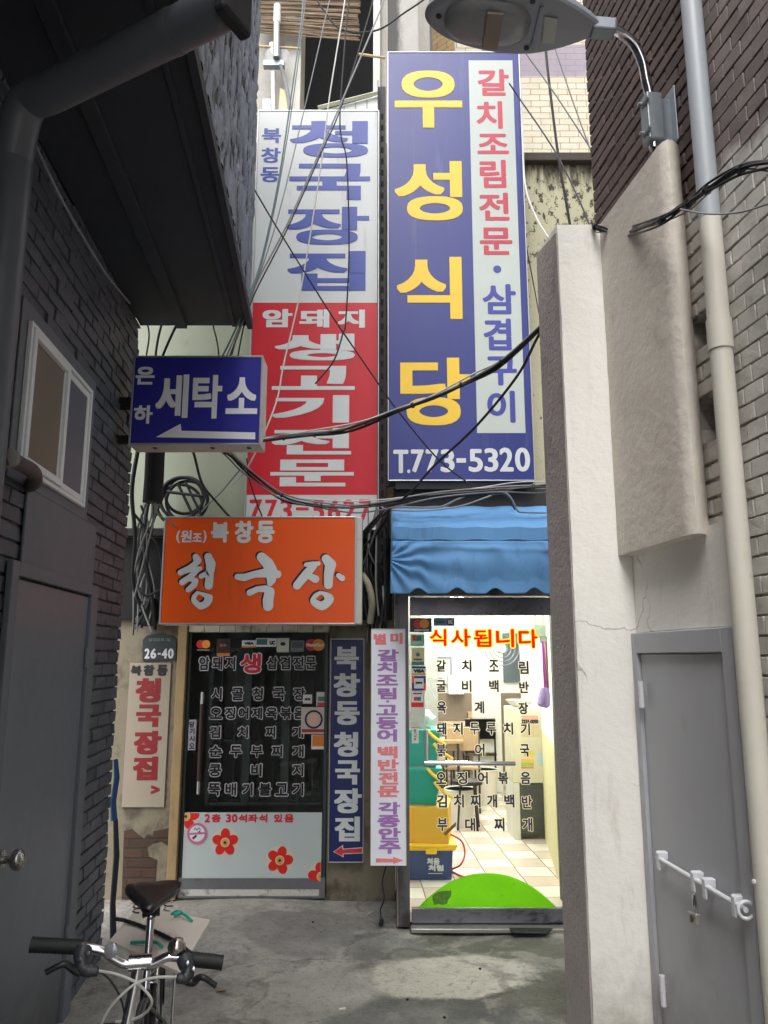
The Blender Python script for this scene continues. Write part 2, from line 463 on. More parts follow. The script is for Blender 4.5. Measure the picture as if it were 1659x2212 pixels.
def pxpoly(pts, Y, fac=1.0, o=(0, 0)):
    return [(p.x, p.z) for p in (HY(o[0] + u * fac, o[1] + v * fac, Y) for u, v in pts)]
def stroke(mb, pts, Y, n0, fac, o, d=(0, 0)):
    """brush stroke through (u, v, width) points"""
    P = []
    for u, v, w in pts:
        a = HY(o[0] + (u + d[0]) * fac, o[1] + (v + d[1]) * fac, Y)
        b = HY(o[0] + (u + d[0] + w) * fac, o[1] + (v + d[1]) * fac, Y)
        P.append((a.x, a.z, (b.x - a.x) / 2))
    Q = []
    for i in range(len(P) - 1):
        for j in range(5):
            t = j / 5; Q.append(tuple(P[i][q] * (1 - t) + P[i + 1][q] * t for q in range(3)))
    Q.append(P[-1])
    for x, z, r in Q: disc(mb, (x, z), r, Y, n0, 18)
    for a, b in zip(Q, Q[1:]):
        dx, dz = b[0] - a[0], b[1] - a[1]; L = math.hypot(dx, dz)
        if L < 1e-6: continue
        nx, nz = -dz / L, dx / L
        y = Y - n0 - (_k[0] % 40) * 0.00005; _k[0] += 1
        mb.add([(a[0] + nx * a[2], y, a[1] + nz * a[2]), (a[0] - nx * a[2], y, a[1] - nz * a[2]), (b[0] - nx * b[2], y, b[1] - nz * b[2]), (b[0] + nx * b[2], y, b[1] + nz * b[2])], [(0, 1, 2, 3)])
def signbox(name, label, cat, X0, X1, Z0, Z1, Y, depth, face, case, frame=None, rim=0.012, group=None):
    """an aluminium sign box: case behind, acrylic face, thin rim round it; returns the thing"""
    t = thing(name, label, cat, ((X0 + X1) / 2, Y + depth, Z0), group)
    obj('sign_case', MB().box(X0, X1, Y + .006, Y + depth, Z0, Z1), case, t, bevel=.004)
    obj('face_panel', MB().box(X0 + rim, X1 - rim, Y, Y + .0055, Z0 + rim, Z1 - rim), face, t)
    if frame:
        fr = MB()
        fr.box(X0, X0 + rim - .001, Y - .004, Y + .0055, Z0, Z1); fr.box(X1 - rim + .001, X1, Y - .004, Y + .0055, Z0, Z1)
        fr.box(X0 + rim - .001, X1 - rim + .001, Y - .004, Y + .0055, Z0, Z0 + rim - .001); fr.box(X0 + rim - .001, X1 - rim + .001, Y - .004, Y + .0055, Z1 - rim + .001, Z1)
        obj('frame', fr, frame, t, bevel=.002)
    return t

# ================================================================== SETTING
# ------------------------------------------------------------------ ground
def ground_mat():
    s = NT('alley_concrete')
    n1 = s.noise(1.3, 7, .72); n2 = s.noise(6, 8, .76); n3 = s.noise(60, 5, .72)
    c = s.mix(s.ramp(n1, .35, .68), S(164, 161, 154), S(122, 120, 115))
    c = s.mix(s.math('MULTIPLY', s.ramp(n2, .45, .75), .6), c, S(92, 91, 88))
    # old cement patch in front of the glass door: an ellipse with a ragged edge
    def patch(cx, cy, rx, ry, rot, wob, edge):
        mp = s.n('ShaderNodeMapping', vector_type='TEXTURE'); s.l(s.pos, mp.inputs[0])
        mp.inputs['Location'].default_value = (cx, cy, 0); mp.inputs['Rotation'].default_value = (0, 0, rot); mp.inputs['Scale'].default_value = (rx, ry, 1)
        ln = s.n('ShaderNodeVectorMath', operation='LENGTH'); s.l(mp.outputs[0], ln.inputs[0])
        d = s.math('ADD', ln.outputs['Value'], s.math('MULTIPLY', s.math('SUBTRACT', s.noise(3.5, 6, .7), .5), wob))
        return s.ramp(d, 1 + edge, 1 - edge), d
    damp, _ = patch(.75, 4.55, .95, .62, -.15, 1.2, .22)
    c = s.mix(s.math('MULTIPLY', damp, .9), c, s.mix(n2, S(62, 62, 50), S(92, 90, 76)))
    damp2, _ = patch(.2, 3.95, .55, .30, .1, 1.3, .25)
    c = s.mix(s.math('MULTIPLY', damp2, .7), c, S(60, 62, 60))
    p1, d1 = patch(.36, 4.5, .46, .30, .12, .8, .09)
    c = s.mix(s.math('MULTIPLY', p1, .95), c, s.mix(n2, S(140, 137, 124), S(186, 181, 168)))
    p2, d2 = patch(-.38, 4.25, .36, .26, .5, 1.0, .08)
    c = s.mix(s.math('MULTIPLY', p2, .6), c, S(142, 140, 132))
    p3, d3 = patch(-.35, 5.1, .62, .38, -.5, .7, .05)
    c = s.mix(s.math('MULTIPLY', p3, .55), c, S(112, 110, 107))
    dv = s.n('ShaderNodeTexNoise'); dv.inputs['Scale'].default_value = 2.2; dv.inputs['Detail'].default_value = 6; s.l(s.pos, dv.inputs['Vector'])
    av = s.n('ShaderNodeVectorMath', operation='MULTIPLY_ADD'); s.l(dv.outputs['Color'], av.inputs[0]); av.inputs[1].default_value = (.7, .7, 0); s.l(s.pos, av.inputs[2])
    vo = s.n('ShaderNodeTexVoronoi', feature='DISTANCE_TO_EDGE'); vo.inputs['Scale'].default_value = .95; s.l(av.outputs[0], vo.inputs['Vector'])
    c = s.mix(s.math('MULTIPLY', s.math('MULTIPLY', s.ramp(vo.outputs['Distance'], .022, .004), s.ramp(n1, .40, .52)), .45), c, S(58, 56, 52))
    c = s.mix(s.math('MULTIPLY', s.math('MULTIPLY', s.ramp(vo.outputs['Distance'], .06, .02), s.ramp(n1, .56, .46)), .4), c, S(164, 160, 150))
    # pale cement seams: thin bands along the level lines of a noise
    ln = s.math('ABSOLUTE', s.math('SUBTRACT', s.noise(.9, 3, .5), .5))
    c = s.mix(s.math('MULTIPLY', s.math('MULTIPLY', s.ramp(ln, .010, .001), s.ramp(n2, .42, .6)), .35), c, S(150, 146, 136))
    ln2 = s.math('ABSOLUTE', s.math('SUBTRACT', s.noise(1.7, 4, .55, s.scaled((1, 1.4, 1))), .47))
    c = s.mix(s.math('MULTIPLY', s.math('MULTIPLY', s.ramp(ln2, .006, .001), s.ramp(n1, .52, .62)), .6), c, S(40, 38, 36))
    c = s.mix(s.math('MULTIPLY', s.ramp(s.noise(22, 6, .75), .5, .68), .45), c, S(66, 64, 62))
    c = s.mix(s.math('MULTIPLY', s.ramp(n3, .56, .68), .55), c, S(52, 50, 48))
    c = s.mix(s.math('MULTIPLY', s.ramp(n3, .40, .30), .45), c, S(150, 147, 140))
    h = s.math('ADD', s.math('MULTIPLY', n2, .7), s.math('MULTIPLY', n3, .35))
    r = s.math('ADD', s.math('MULTIPLY', s.ramp(n1, .3, .7), .25), .55)
    return s.done(c, r, 0, s.bump(h, .8, .028), .35)
gm = ground_mat()
gb = MB()                                     # one sheet, finely divided near the shops so that it can be slightly uneven
def gz(x, y): return 0.012 * sin(2.1 * x + .7) * cos(1.7 * y + .4) + .006 * sin(5.1 * x - 3.3 * y) - 0.012
xs = [-60, -20, -6, -3] + [-2.4 + i * .1 for i in range(47)] + [3, 6, 20, 60]
ys = [-60, -20, -6, -2] + [.0 + i * .1 for i in range(62)] + [8, 20, 60, 90]
gb.add([(x, y, gz(x, y) if (-2.5 < x < 2.4 and -.1 < y < 6.2) else -0.03) for y in ys for x in xs],
       [(j * len(xs) + i, j * len(xs) + i + 1, (j + 1) * len(xs) + i + 1, (j + 1) * len(xs) + i) for j in range(len(ys) - 1) for i in range(len(xs) - 1)])
g = obj('ground', gb, gm, smooth=True); g['kind'] = 'structure'

def bricks(mb, W, y0, y1, z0, z1, row, wid, gap, o0, o1, jit, skip=None, seed=1):
    """a running bond of single bricks on an alley wall, each set a little in or out"""
    R = random.Random(seed); n = 0; z = z0
    while z < z1 - .01:
        ztop = min(z + row - gap, z1); y = y0 - (wid / 2 if n % 2 else 0)
        while y < y1:
            a, b = max(y, y0), min(y + wid - gap, y1)
            if b - a > .02 and not (skip and skip(a, b, z, ztop)):
                q = [o1 + R.uniform(-jit, jit) for _ in range(4)]; k = R.uniform(-jit, jit); q = [v + k for v in q]
                e = [R.uniform(-.002, .002) for _ in range(4)]
                sg = 1 if W is Lw else -1
                A = [(a, z + e[0], q[0]), (b, z + e[1], q[1]), (b, ztop + e[2], q[2]), (a, ztop + e[3], q[3])]
                fr_ = [W(yy, zz, oo) for yy, zz, oo in A]; bk_ = [W(yy, zz, o0) for yy, zz, oo in A]
                mb.add(fr_ + bk_, [(0, 1, 2, 3), (4, 7, 6, 5), (0, 4, 5, 1), (1, 5, 6, 2), (2, 6, 7, 3), (3, 7, 4, 0)])
            y += wid
        z += row; n += 1
    return mb
# ------------------------------------------------------------------ left: charcoal painted brick building with an upper floor that juts out
LBR = islandmat('charcoal_painted_brick', S(94, 98, 106), S(78, 82, 90), S(70, 72, 78), .48, .6, 40, .008, wear=(S(150, 152, 156), .66, .5))
LMO = mat('charcoal_painted_mortar', S(66, 68, 75), .7, var=.15, vs=8, bump=.5, bs=60, bd=.006)
LPL = mat('charcoal_painted_render', S(102, 107, 114), .55, var=.06, vs=3, bump=.12, bs=80, dirt=(S(112, 112, 114), 14, .72, .35, (1, 1, 1)))
LDK = mat('black_soffit_board', S(46, 50, 58), .7, var=.12, vs=2, bump=.1, bs=50)
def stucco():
    s = NT('relief_shaded_stucco')
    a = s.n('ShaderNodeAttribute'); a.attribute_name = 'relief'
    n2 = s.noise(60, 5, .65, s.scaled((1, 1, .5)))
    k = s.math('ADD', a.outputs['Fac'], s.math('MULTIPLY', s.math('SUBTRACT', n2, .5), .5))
    c = s.mix(s.ramp(k, .40, .62), S(20, 21, 25), S(118, 124, 137))  # grey raised paint; recess shade and sky-lit ridges are put into the colour
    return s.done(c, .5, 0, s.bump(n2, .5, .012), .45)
lb = thing('brick_building', 'charcoal painted brick building with jutting upper floor along the left side of the alley', 'building', (-1.5, 4.0, 0))
lw_ = obj('wall', MB().wall(Lw, -4.5, 4.688, -.05, 3.78, -.3, -.013), LMO, lb)
lbm = bricks(MB(), Lw, 2.0, 4.7, -.02, 3.77, .0685, .205, .011, -.05, -.001, .0045, lambda a, b, z, t: (a > 3.0 and b < 3.97 and t < 1.95) or (a > 2.88 and b < 3.80 and z > 2.36 and t < 3.03))
obj('bricks', lbm, LBR, lw_, bevel=.003)
uw = obj('upper_wall', MB().wall(Lw, -4.5, 4.645, 3.80, 6.6, -.3, .70), mat('smooth_blue_black_render', S(70, 74, 82), .6, var=.1, bump=.4, bs=40), lb)
sg = MB(); ny, nz = 260, 300; relief = []
for j in range(nz + 1):
    for i in range(ny + 1):
        y = 1.9 + (4.66 - 1.9) * i / ny; z = 3.87 + (6.55 - 3.87) * j / nz
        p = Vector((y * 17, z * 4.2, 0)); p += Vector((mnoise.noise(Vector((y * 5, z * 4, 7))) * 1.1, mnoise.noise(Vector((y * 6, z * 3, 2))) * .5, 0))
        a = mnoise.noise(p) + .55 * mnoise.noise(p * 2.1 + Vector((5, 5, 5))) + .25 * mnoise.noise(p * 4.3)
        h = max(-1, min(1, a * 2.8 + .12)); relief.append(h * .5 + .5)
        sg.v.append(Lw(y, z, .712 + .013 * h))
sg.f = [(j * (ny + 1) + i, j * (ny + 1) + i + 1, (j + 1) * (ny + 1) + i + 1, (j + 1) * (ny + 1) + i) for j in range(nz) for i in range(ny)]
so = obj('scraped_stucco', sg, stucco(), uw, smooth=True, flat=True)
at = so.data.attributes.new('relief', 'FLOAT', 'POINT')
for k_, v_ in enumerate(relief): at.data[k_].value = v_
sof = obj('soffit', MB().wall(Lw, -4.5, 4.70, 3.772, 3.797, .002, .735), LDK, lb)
for o0, o1, zb in ((.24, .31, 3.745), (.60, .625, 3.757), (.70, .735, 3.74)):
    obj('batten', MB().wall(Lw, -4.5, 4.69, zb, 3.771, o0, o1), LDK, sof, bevel=.004)
obj('wall_panel', MB().wall(Lw, 3.05, 4.02, 2.02, 2.329, .002, .014), LPL, lb, bevel=.004)
# window
fr = obj('window', MB().wall(Lw, 2.84, 3.84, 2.33, 3.06, .003, .012), LPL, lb, bevel=.003)
PVC = mat('white_window_plastic', S(226, 230, 230), .35, var=.03, dirt=(S(140, 138, 130), 12, .62, .35, (1, 1, 1)))
PVD = mat('shaded_window_plastic', S(150, 142, 118), .5, var=.04)
def ym(y): return 2.902 + (y - 2.97) * .9416
def zm_(z): return 2.378 + (z - 2.405) * .9758
def frame4(mb, y0, y1, z0, z1, t, o0, o1):
    y0, y1, z0, z1 = ym(y0), ym(y1), zm_(z0), zm_(z1)
    mb.wall(Lw, y0, y0 + t, z0, z1, o0, o1); mb.wall(Lw, y1 - t, y1, z0, z1, o0, o1)
    mb.wall(Lw, y0 + t, y1 - t, z0, z0 + t, o0, o1); mb.wall(Lw, y0 + t, y1 - t, z1 - t, z1, o0, o1)
f1 = MB(); frame4(f1, 2.97, 3.86, 2.405, 3.025, .018, .0122, .032); obj('frame', f1, PVC, fr, bevel=.003)
f2 = MB(); frame4(f2, 2.993, 3.47, 2.428, 3.002, .031, .013, .040); obj('sash', f2, PVC, fr, bevel=.004)
f3 = MB(); frame4(f3, 3.43, 3.837, 2.429, 3.001, .030, .0125, .024); obj('sash', f3, PVC, fr, bevel=.004)
def panemat(name, a, b):
    s = NT(name); c = s.mix(s.noise(1.6, 3), a, b); return s.done(c, .45, 0, None, .4)
obj('pane', MB().wall(Lw, ym(3.028), ym(3.435), zm_(2.462), zm_(2.968), .0125, .020), panemat('mesh_screen_pane', S(112, 102, 86), S(126, 116, 98)), fr)
obj('pane', MB().wall(Lw, ym(3.459), ym(3.808), zm_(2.458), zm_(2.972), .0126, .018), panemat('frosted_grey_pane', S(92, 94, 104), S(112, 112, 122)), fr)
# flush steel door
dj = MB(); frame_y0, frame_y1 = 2.93, 4.08
dj.wall(Lw, 2.93, 3.0, -.04, 2.02, .003, .03); dj.wall(Lw, 3.97, 4.08, -.04, 2.02, .003, .03); dj.wall(Lw, 3.0, 3.97, 1.965, 2.02, .003, .03)
obj('door_frame', dj, LPL, lb, bevel=.004)
ld = obj('door', MB().wall(Lw, 3.006, 3.964, .0, 1.955, .003, .012), mat('charcoal_steel_door', S(108, 114, 121), .42, var=.06, vs=3, dent=.12, splash=(.25, S(70, 68, 64)), dirt=(S(92, 97, 105), 2.2, .54, .35, (1, 1, .7))), lb, bevel=.002)
kp = Lw(3.10, .90, .012)
kb = MB().lathe(kp, (1, .08, 0), [(0, .036), (.007, .036), (.009, .014), (.034, .014), (.040, .028), (.052, .038), (.070, .039), (.082, .030), (.087, .010), (.088, 0.0)], 24)
obj('knob', kb, mat('worn_steel_knob', S(170, 168, 165), .28, 1.0, var=.08, vs=30), ld, smooth=True)
for yy in (.35, 1.65): obj('hinge', MB().tube([Lw(3.966, yy - .05, .022), Lw(3.966, yy + .05, .022)], .011, 10), LPL, ld, smooth=True)

# ------------------------------------------------------------------ left shop at the end of the alley
YL = 5.79
LSW = mat('stained_cream_plaster', S(122, 114, 96), .8, var=.14, vs=3, bump=.4, bs=30, bd=.008, dirt=(S(66, 58, 50), 3.2, .48, .85, (1, 1, .8)))
JAMB = mat('old_beige_painted_jamb', S(150, 126, 88), .6, var=.12, vs=6, dirt=(S(70, 56, 40), 6, .55, .6, (1, 1, .3)))
PGREEN = mat('pale_green_metal_panel', S(146, 153, 134), .5, var=.05, vs=2, dirt=(S(110, 112, 96), 2, .55, .4, (2, 2, .5)))
ls = thing('restaurant_front', 'narrow old restaurant front with black glass door behind the orange sign', 'building', (-.9, YL, 0))
dx0, dx1, dz0, dz1 = rect(396, 1378, 709, 1938, YL)
dx0, dx1 = -1.445, -.405
w = MB()
w.box(-2.6, dx0 - .075, YL, YL + .25, -.05, 5.9)
w.box(dx1, .075, YL, YL + .25, -.05, 5.9)
w.box(dx0 - .075, dx1, YL, YL + .25, 1.92, 5.9)
obj('wall', w, LSW, ls)
# patch of bare brick under the little sign, where the plaster has come off
BARE, *_ = brick('bare_brown_brick', S(78, 58, 46), S(64, 50, 42), S(60, 52, 44), .065, .2, .008, 'x', .7, .008, .85)
bp = []
for i, (u, v) in enumerate([(268, 1795), (285, 1790), (300, 1803), (312, 1812), (318, 1802), (330, 1805), (332, 1795), (350, 1792), (366, 1788), (366, 1830), (350, 1818), (330, 1822), (318, 1830), (322, 1850), (340, 1858), (336, 1910), (336, 1965), (262, 1968)]):
    p = HY(u, v, YL); bp.append((p.x, p.z))
bb = MB(); bb.prism([(x, YL - .003, z) for x, z in bp], (0, .0025, 0)); obj('bare_patch', bb, BARE, ls)
obj('door_jamb', MB().box(dx0 - .07, dx0 - .004, YL - .05, YL + .1, 0, 1.95), JAMB, ls, bevel=.005)
obj('upper_panel', MB().box(-2.2, -1.0, YL - .06, YL - .004, 2.60, 5.6), PGREEN, ls, bevel=.004)
obj('dark_backing', MB().box(-2.5, .06, YL - .04, YL - .003, 1.925, 2.536), mat('dark_backing_board', S(15, 14, 14), .85, var=.3, vs=6, bump=.4, bs=30), ls)  # near-black board added to darken the wall behind the signs and cables
obj('ledge', MB().box(-2.2, -.6, YL - .12, YL - .062, 2.54, 2.60), mat('soot_black_ledge', S(34, 31, 30), .8), ls, bevel=.005)
hd = MB()
for i in range(9):
    x = dx0 - .0 + i * (dx1 - dx0) / 9
    hd.box(x + .002, x + (dx1 - dx0) / 9 - .002, YL - .03, YL + .02, 1.835, 1.915)
obj('header_tiles', hd, mat('cream_header_tile', S(176, 172, 154), .5, var=.1, dirt=(S(80, 74, 64), 5, .5, .7, (1, 1, 1))), ls, bevel=.002)
# dark room behind
rm = MB(); rm.box(-2.0, .0, YL + 2.2, YL + 2.25, 0, 2.4); rm.box(-2.0, 0, YL + .26, YL + 2.2, 2.4, 2.42); rm.box(-2.05, -2.0, YL + .26, YL + 2.2, 0, 2.4); rm.box(.0, .05, YL + .26, YL + 2.2, 0, 2.4)
obj('room_shell', rm, M['darkvoid'], ls)
obj('room_floor', MB().box(-2.0, 0, YL + .1, YL + 2.2, .0, .06), mat('dark_shop_floor', S(60, 56, 52), .5), ls)
# inner lattice door seen through the glass
lat = MB(); LY = YL + .22
zz0, zz1 = .58, 1.72
def bar(x0, x1, z0, z1, t=0.0): lat.box(x0, x1, LY - .012 - t, LY + .012, z0, z1)
wd = (dx1 - dx0 - .16) / 3
for i in range(3):
    a = dx0 + .12 + i * wd; b = a + wd
    bar(a, a + .028, zz0, zz1, .01); bar(b - .028, b, zz0, zz1, .01)
    bar(a + .028, b - .028, zz0, zz0 + .02); bar(a + .028, b - .028, zz1 - .02, zz1)
    m_ = (a + b) / 2
    for sgn in (-1, 1):
        bar(m_ + sgn * .055 - .003, m_ + sgn * .055 + .003, zz0 + .02, zz1 - .02)
    for zc in (zz0 + .07, zz0 + .46, zz0 + .62, zz1 - .08):
        bar(a + .03, b - .03, zc - .003, zc + .003, .002)
        for sgn in (-1, 1):
            cx = m_ + sgn * .085
            for q in (-.035, .029): bar(cx + q, cx + q + .006, zc - .035, zc + .035, .003)
            for q in (-.035, .029): bar(cx - .035, cx + .035, zc + q, zc + q + .006, .004)
obj('lattice_door', lat, mat('grey_green_lattice', S(150, 158, 156), .5, var=.1), ls)
# the glass door itself
ldo = obj('door', MB().box(dx0 + .004, dx1 - .006, YL - .012, YL + .02, .0, .135), M['aludull'], ls, bevel=.003)
st = MB(); st.box(dx0 + .004, dx0 + .022, YL - .010, YL + .02, .136, 1.83); st.box(dx1 - .03, dx1 - .006, YL - .010, YL + .02, .136, 1.83)
obj('stile', st, mat('dark_green_stile', S(52, 62, 62), .45, .3), ldo, bevel=.002)
kick = MB(); kick.box(dx0 + .03, dx1 - .05, YL - .016, YL - .0125, .018, .06)
obj('kick_strip', kick, mat('chipped_white_strip', S(188, 186, 178), .6, var=.1, dirt=(S(60, 56, 50), 9, .5, .9, (1, 1, 1))), ldo)
GDK = glassmat('smoky_door_glass', (.70, .715, .71, 1), .6, .015)
obj('pane', MB().box(dx0 + .023, dx1 - .031, YL + .002, YL + .008, .136, 1.83), GDK, ldo)
YG = YL - .001
px0, px1, pz0, pz1 = rect(401, 1755, 704, 1903, YG)
obj('poster_panel', MB().box(dx0 + .028, dx1 - .036, YL - .010, YL + .0015, pz0, pz1), mat('white_poster_board', S(178, 188, 187), .5, var=.03, vs=3, dirt=(S(90, 90, 84), 16, .7, .6, (1, 1, 1))), ldo)
YP = YL - .0105
fred, fcre, fgold, fdk = MB(), MB(), MB(), MB()
def clipd(mb, c, r, n0, lim=None, n=20, rz=None, rot=0):
    pts = []
    for i in range(n):
        a = 2 * pi * i / n; ex, ez = r * cos(a), (rz or r) * sin(a)
        x = c[0] + ex * cos(rot) - ez * sin(rot); z = c[1] + ex * sin(rot) + ez * cos(rot)
        x = min(max(x, dx0 + .030), dx1 - .038); z = min(max(z, pz0 + .002), pz1 - .002)
        pts.append((x, z))
    _k[0] += 1
    flatpoly(mb, pts, YP, n0 + (_k[0] % 40) * .00004)
pxm = 1 / F / 1.06 * YL
for (u, v, ph) in ((486.5, 1819.5, 90), (604.6, 1858, 75), (402, 1763, 80), (694, 1893, 100)):
    p = HY(u, v, YP); c = (p.x, p.z)
    clipd(fcre, c, 30 * pxm, .0003)
    for i in range(5):
        a = radians(ph + 72 * i)
        clipd(fred, (c[0] + 16.8 * pxm * cos(a), c[1] + 16.8 * pxm * sin(a)), 12 * pxm, .0024, rz=10 * pxm, rot=a)
    clipd(fcre, c, 9.8 * pxm, .0048); clipd(fgold, c, 7.8 * pxm, .007); clipd(fdk, c, 3.2 * pxm, .0092)
obj('flower_print', fred, mat('poster_red', S(206, 26, 18), .5, var=.04), ldo, flat=True)
obj('flower_halo', fcre, mat('poster_beige', S(196, 194, 176), .5, var=.04), ldo, flat=True)
obj('flower_eye', fgold, mat('poster_gold', S(216, 158, 70), .5), ldo, flat=True)
obj('flower_pupil', fdk, mat('poster_brown', S(78, 44, 22), .5), ldo, flat=True)
tx = MB()
y0_, y1_ = 1758.5, 1776.5
for s_, a, b in (('2', 442, 454), ('층', 457, 477), ('3', 488, 499), ('0', 501, 513), ('석', 515, 534), ('좌', 536, 557), ('석', 559, 578), ('있', 592, 611), ('음', 614, 635)):
    letters(tx, [(s_, a, y0_, b, y1_)], YP, .8, .8, .0006)
obj('lettering', tx, M['lred'], ldo, flat=True)
# no smoking sticker
ns, nsw, nsb = MB(), MB(), MB()
p = HY(426, 1800, YP); c = (p.x, p.z)
disc(nsw, c, 19.5 * pxm, YP, .0030, 30); ring(ns, c, 16.5 * pxm, 21.5 * pxm, YP, .0056)
flatpoly(ns, [(c[0] - 17 * pxm, c[1] - 3 * pxm), (c[0] + 17 * pxm, c[1] - 1 * pxm), (c[0] + 17 * pxm, c[1] + 3 * pxm), (c[0] - 17 * pxm, c[1] + 1 * pxm)], YP, .0062)
for q0, q1, ww in (((-9, -11), (-1, -4), 2.2), ((1, -1), (7, 4), 2.2)):
    dx_, dz_ = q1[0] - q0[0], q1[1] - q0[1]; L = math.hypot(dx_, dz_); nx, nz = -dz_ / L * ww, dx_ / L * ww
    flatpoly(nsb, [(c[0] + (q0[0] + nx) * pxm, c[1] + (q0[1] + nz) * pxm), (c[0] + (q0[0] - nx) * pxm, c[1] + (q0[1] - nz) * pxm), (c[0] + (q1[0] - nx) * pxm, c[1] + (q1[1] - nz) * pxm), (c[0] + (q1[0] + nx) * pxm, c[1] + (q1[1] + nz) * pxm)], YP, .0058)
for i in range(7):
    disc(nsb, (c[0] + (-6 + i * 2.1) * pxm, c[1] + (9 + 2 * sin(i * 1.7)) * pxm), 1.3 * pxm, YP, .0058, 8)
obj('sticker', nsw, M['lwhite'], ldo, flat=True); obj('sticker_ring', ns, mat('sticker_mauve', S(190, 96, 140), .5), ldo, flat=True); obj('sticker_cigarette', nsb, M['lblack'], ldo, flat=True)
# menu on the glass: white outlined black letters
FA, OA = .28436, (263.3, 1344.0)
menu = []
def row(chars, ranges, v0, v1, out):
    for s_, (a, b) in zip(chars, ranges): out.append((s_, a, v0, b, v1))
row('암돼지', [(580, 672), (682, 770), (778, 868)], 255, 370, menu)
row('삽겹전문', [(1095, 1190), (1195, 1285), (1293, 1388), (1390, 1480)], 255, 365, menu)
row('시골청국장', [(675, 765), (828, 930), (985, 1078), (1140, 1245), (1298, 1400)], 490, 600, menu)
row('오징어제육볶음', [(662, 768), (778, 868), (880, 968), (980, 1072), (1085, 1190), (1195, 1295), (1300, 1390)], 640, 742, menu)
row('김치찌개', [(662, 755), (875, 965), (1085, 1172), (1290, 1385)], 785, 887, menu)
row('순두부찌개', [(655, 768), (815, 918), (975, 1078), (1132, 1225), (1290, 1388)], 930, 1032, menu)
row('콩비지', [(655, 762), (975, 1068), (1290, 1385)], 1070, 1178, menu)
row('뚝배기불고기', [(650, 755), (780, 875), (910, 1000), (1035, 1140), (1160, 1268), (1290, 1385)], 1215, 1325, menu)
a_, b_ = MB(), MB()
letters(a_, menu, YL + .001, 7, 7, .0005, KRD, FA, OA, grow=.0)
letters(b_, menu, YL + .001, 3.2, 3.2, .0025, KRD, FA, OA, inset=.0058)
obj('menu_outline', a_, mat('thin_white_outline', S(196, 194, 196), .5), ldo, flat=True); obj('menu_lettering', b_, M['lblack'], ldo, flat=True)
a_, b_ = MB(), MB(); big = [('생', 892, 230, 1065, 395)]
letters(a_, big, YL + .001, 12, 12, .0005, KRD, FA, OA); letters(b_, big, YL + .001, 6, 6, .0025, KRD, FA, OA, inset=.0075)
obj('menu_outline', a_, M['lwhite'], ldo, flat=True); obj('menu_lettering', b_, M['lred'], ldo, flat=True)
# stickers on the glass: (rectangle in the same units, material)
def sticker(parent, r, col, Y, n0, fac, o, name='sticker'):
    mb = MB(); q = rect(o[0] + r[0] * fac, o[1] + r[1] * fac, o[0] + r[2] * fac, o[1] + r[3] * fac, Y); flatrect(mb, q, Y, n0)
    mm = M.get(col) if isinstance(col, str) else mat('sticker_film', col, .45, var=.06, vs=20)
    return obj(name, mb, mm, parent, flat=True)
YS = YL + .001
M['mcred'] = mat('sticker_circle_red', S(200, 40, 36), .45); M['mcora'] = mat('sticker_circle_orange', S(222, 140, 40), .45)
def circles(parent, cx, cy, r, dx, Y, fac, o, n0=.0034):
    for q, mm, dd in ((-1, 'mcred', 0), (1, 'mcora', .0004)):
        mb = MB(); p = HY(o[0] + (cx + q * dx) * fac, o[1] + cy * fac, Y); k = HY(o[0] + (cx + q * dx + r) * fac, o[1] + cy * fac, Y).x - p.x
        mb.add([(p.x + k * cos(2 * pi * i / 26), Y - n0 - dd, p.z + k * sin(2 * pi * i / 26)) for i in range(26)], [list(range(26))])
        obj('sticker_circle', mb, M[mm], parent, flat=True)
def word(parent, s_, r, mm, Y, fac, o, b=0.0, n0=.0036):
    mb = MB(); letters(mb, [(s_,) + tuple(r)], Y, b, b, n0, KRD, fac, o); obj('sticker_print', mb, M[mm], parent, flat=True)
circles(ldo, 620, 167, 32, 20, YS, FA, OA); word(ldo, 'mastercard', (575, 203, 665, 216), 'lwhite', YS, FA, OA)
sticker(ldo, (720, 125, 825, 258), S(46, 32, 28), YS, .003, FA, OA); sticker(ldo, (722, 235, 822, 257), S(196, 116, 40), YS, .0034, FA, OA)
word(ldo, 'Sdr', (745, 165, 800, 185), 'lcoral', YS, FA, OA)
sticker(ldo, (912, 138, 1018, 193), 'lwhite', YS, .003, FA, OA); sticker(ldo, (912, 180, 1018, 193), S(190, 140, 60), YS, .0034, FA, OA); word(ldo, 'VISA', (930, 150, 1003, 172), 'lblack', YS, FA, OA, 3)
sticker(ldo, (1020, 122, 1175, 187), 'lwhite', YS, .003, FA, OA); sticker(ldo, (1024, 128, 1105, 172), S(60, 104, 110), YS, .0034, FA, OA); word(ldo, 'UC', (1122, 140, 1165, 172), 'lnavy', YS, FA, OA, 3)
sticker(ldo, (1178, 120, 1270, 228), S(186, 190, 172), YS, .003, FA, OA)
p = HY(OA[0] + 1224 * FA, OA[1] + 165 * FA, YS); mb = MB(); disc(mb, (p.x, p.z), .02, YS, .0036, 18, .014); obj('sticker_print', mb, M['lnavy'], ldo, flat=True)
sticker(ldo, (1282, 140, 1385, 225), S(104, 112, 116), YS, .003, FA, OA); sticker(ldo, (1292, 150, 1376, 195), S(70, 76, 80), YS, .0034, FA, OA)
circles(ldo, 1468, 172, 45, 28, YS, FA, OA); word(ldo, 'MasterCard', (1402, 160, 1535, 186), 'lwhite', YS, FA, OA, 2, .0044)
sticker(ldo, (1375, 550, 1445, 618), S(206, 196, 196), YS, .0045, FA, OA); sticker(ldo, (1478, 530, 1558, 640), S(190, 190, 190), YS, .0045, FA, OA); sticker(ldo, (1485, 610, 1552, 640), S(180, 50, 60), YS, .005, FA, OA); sticker(ldo, (1490, 565, 1545, 600), S(80, 110, 100), YS, .005, FA, OA)
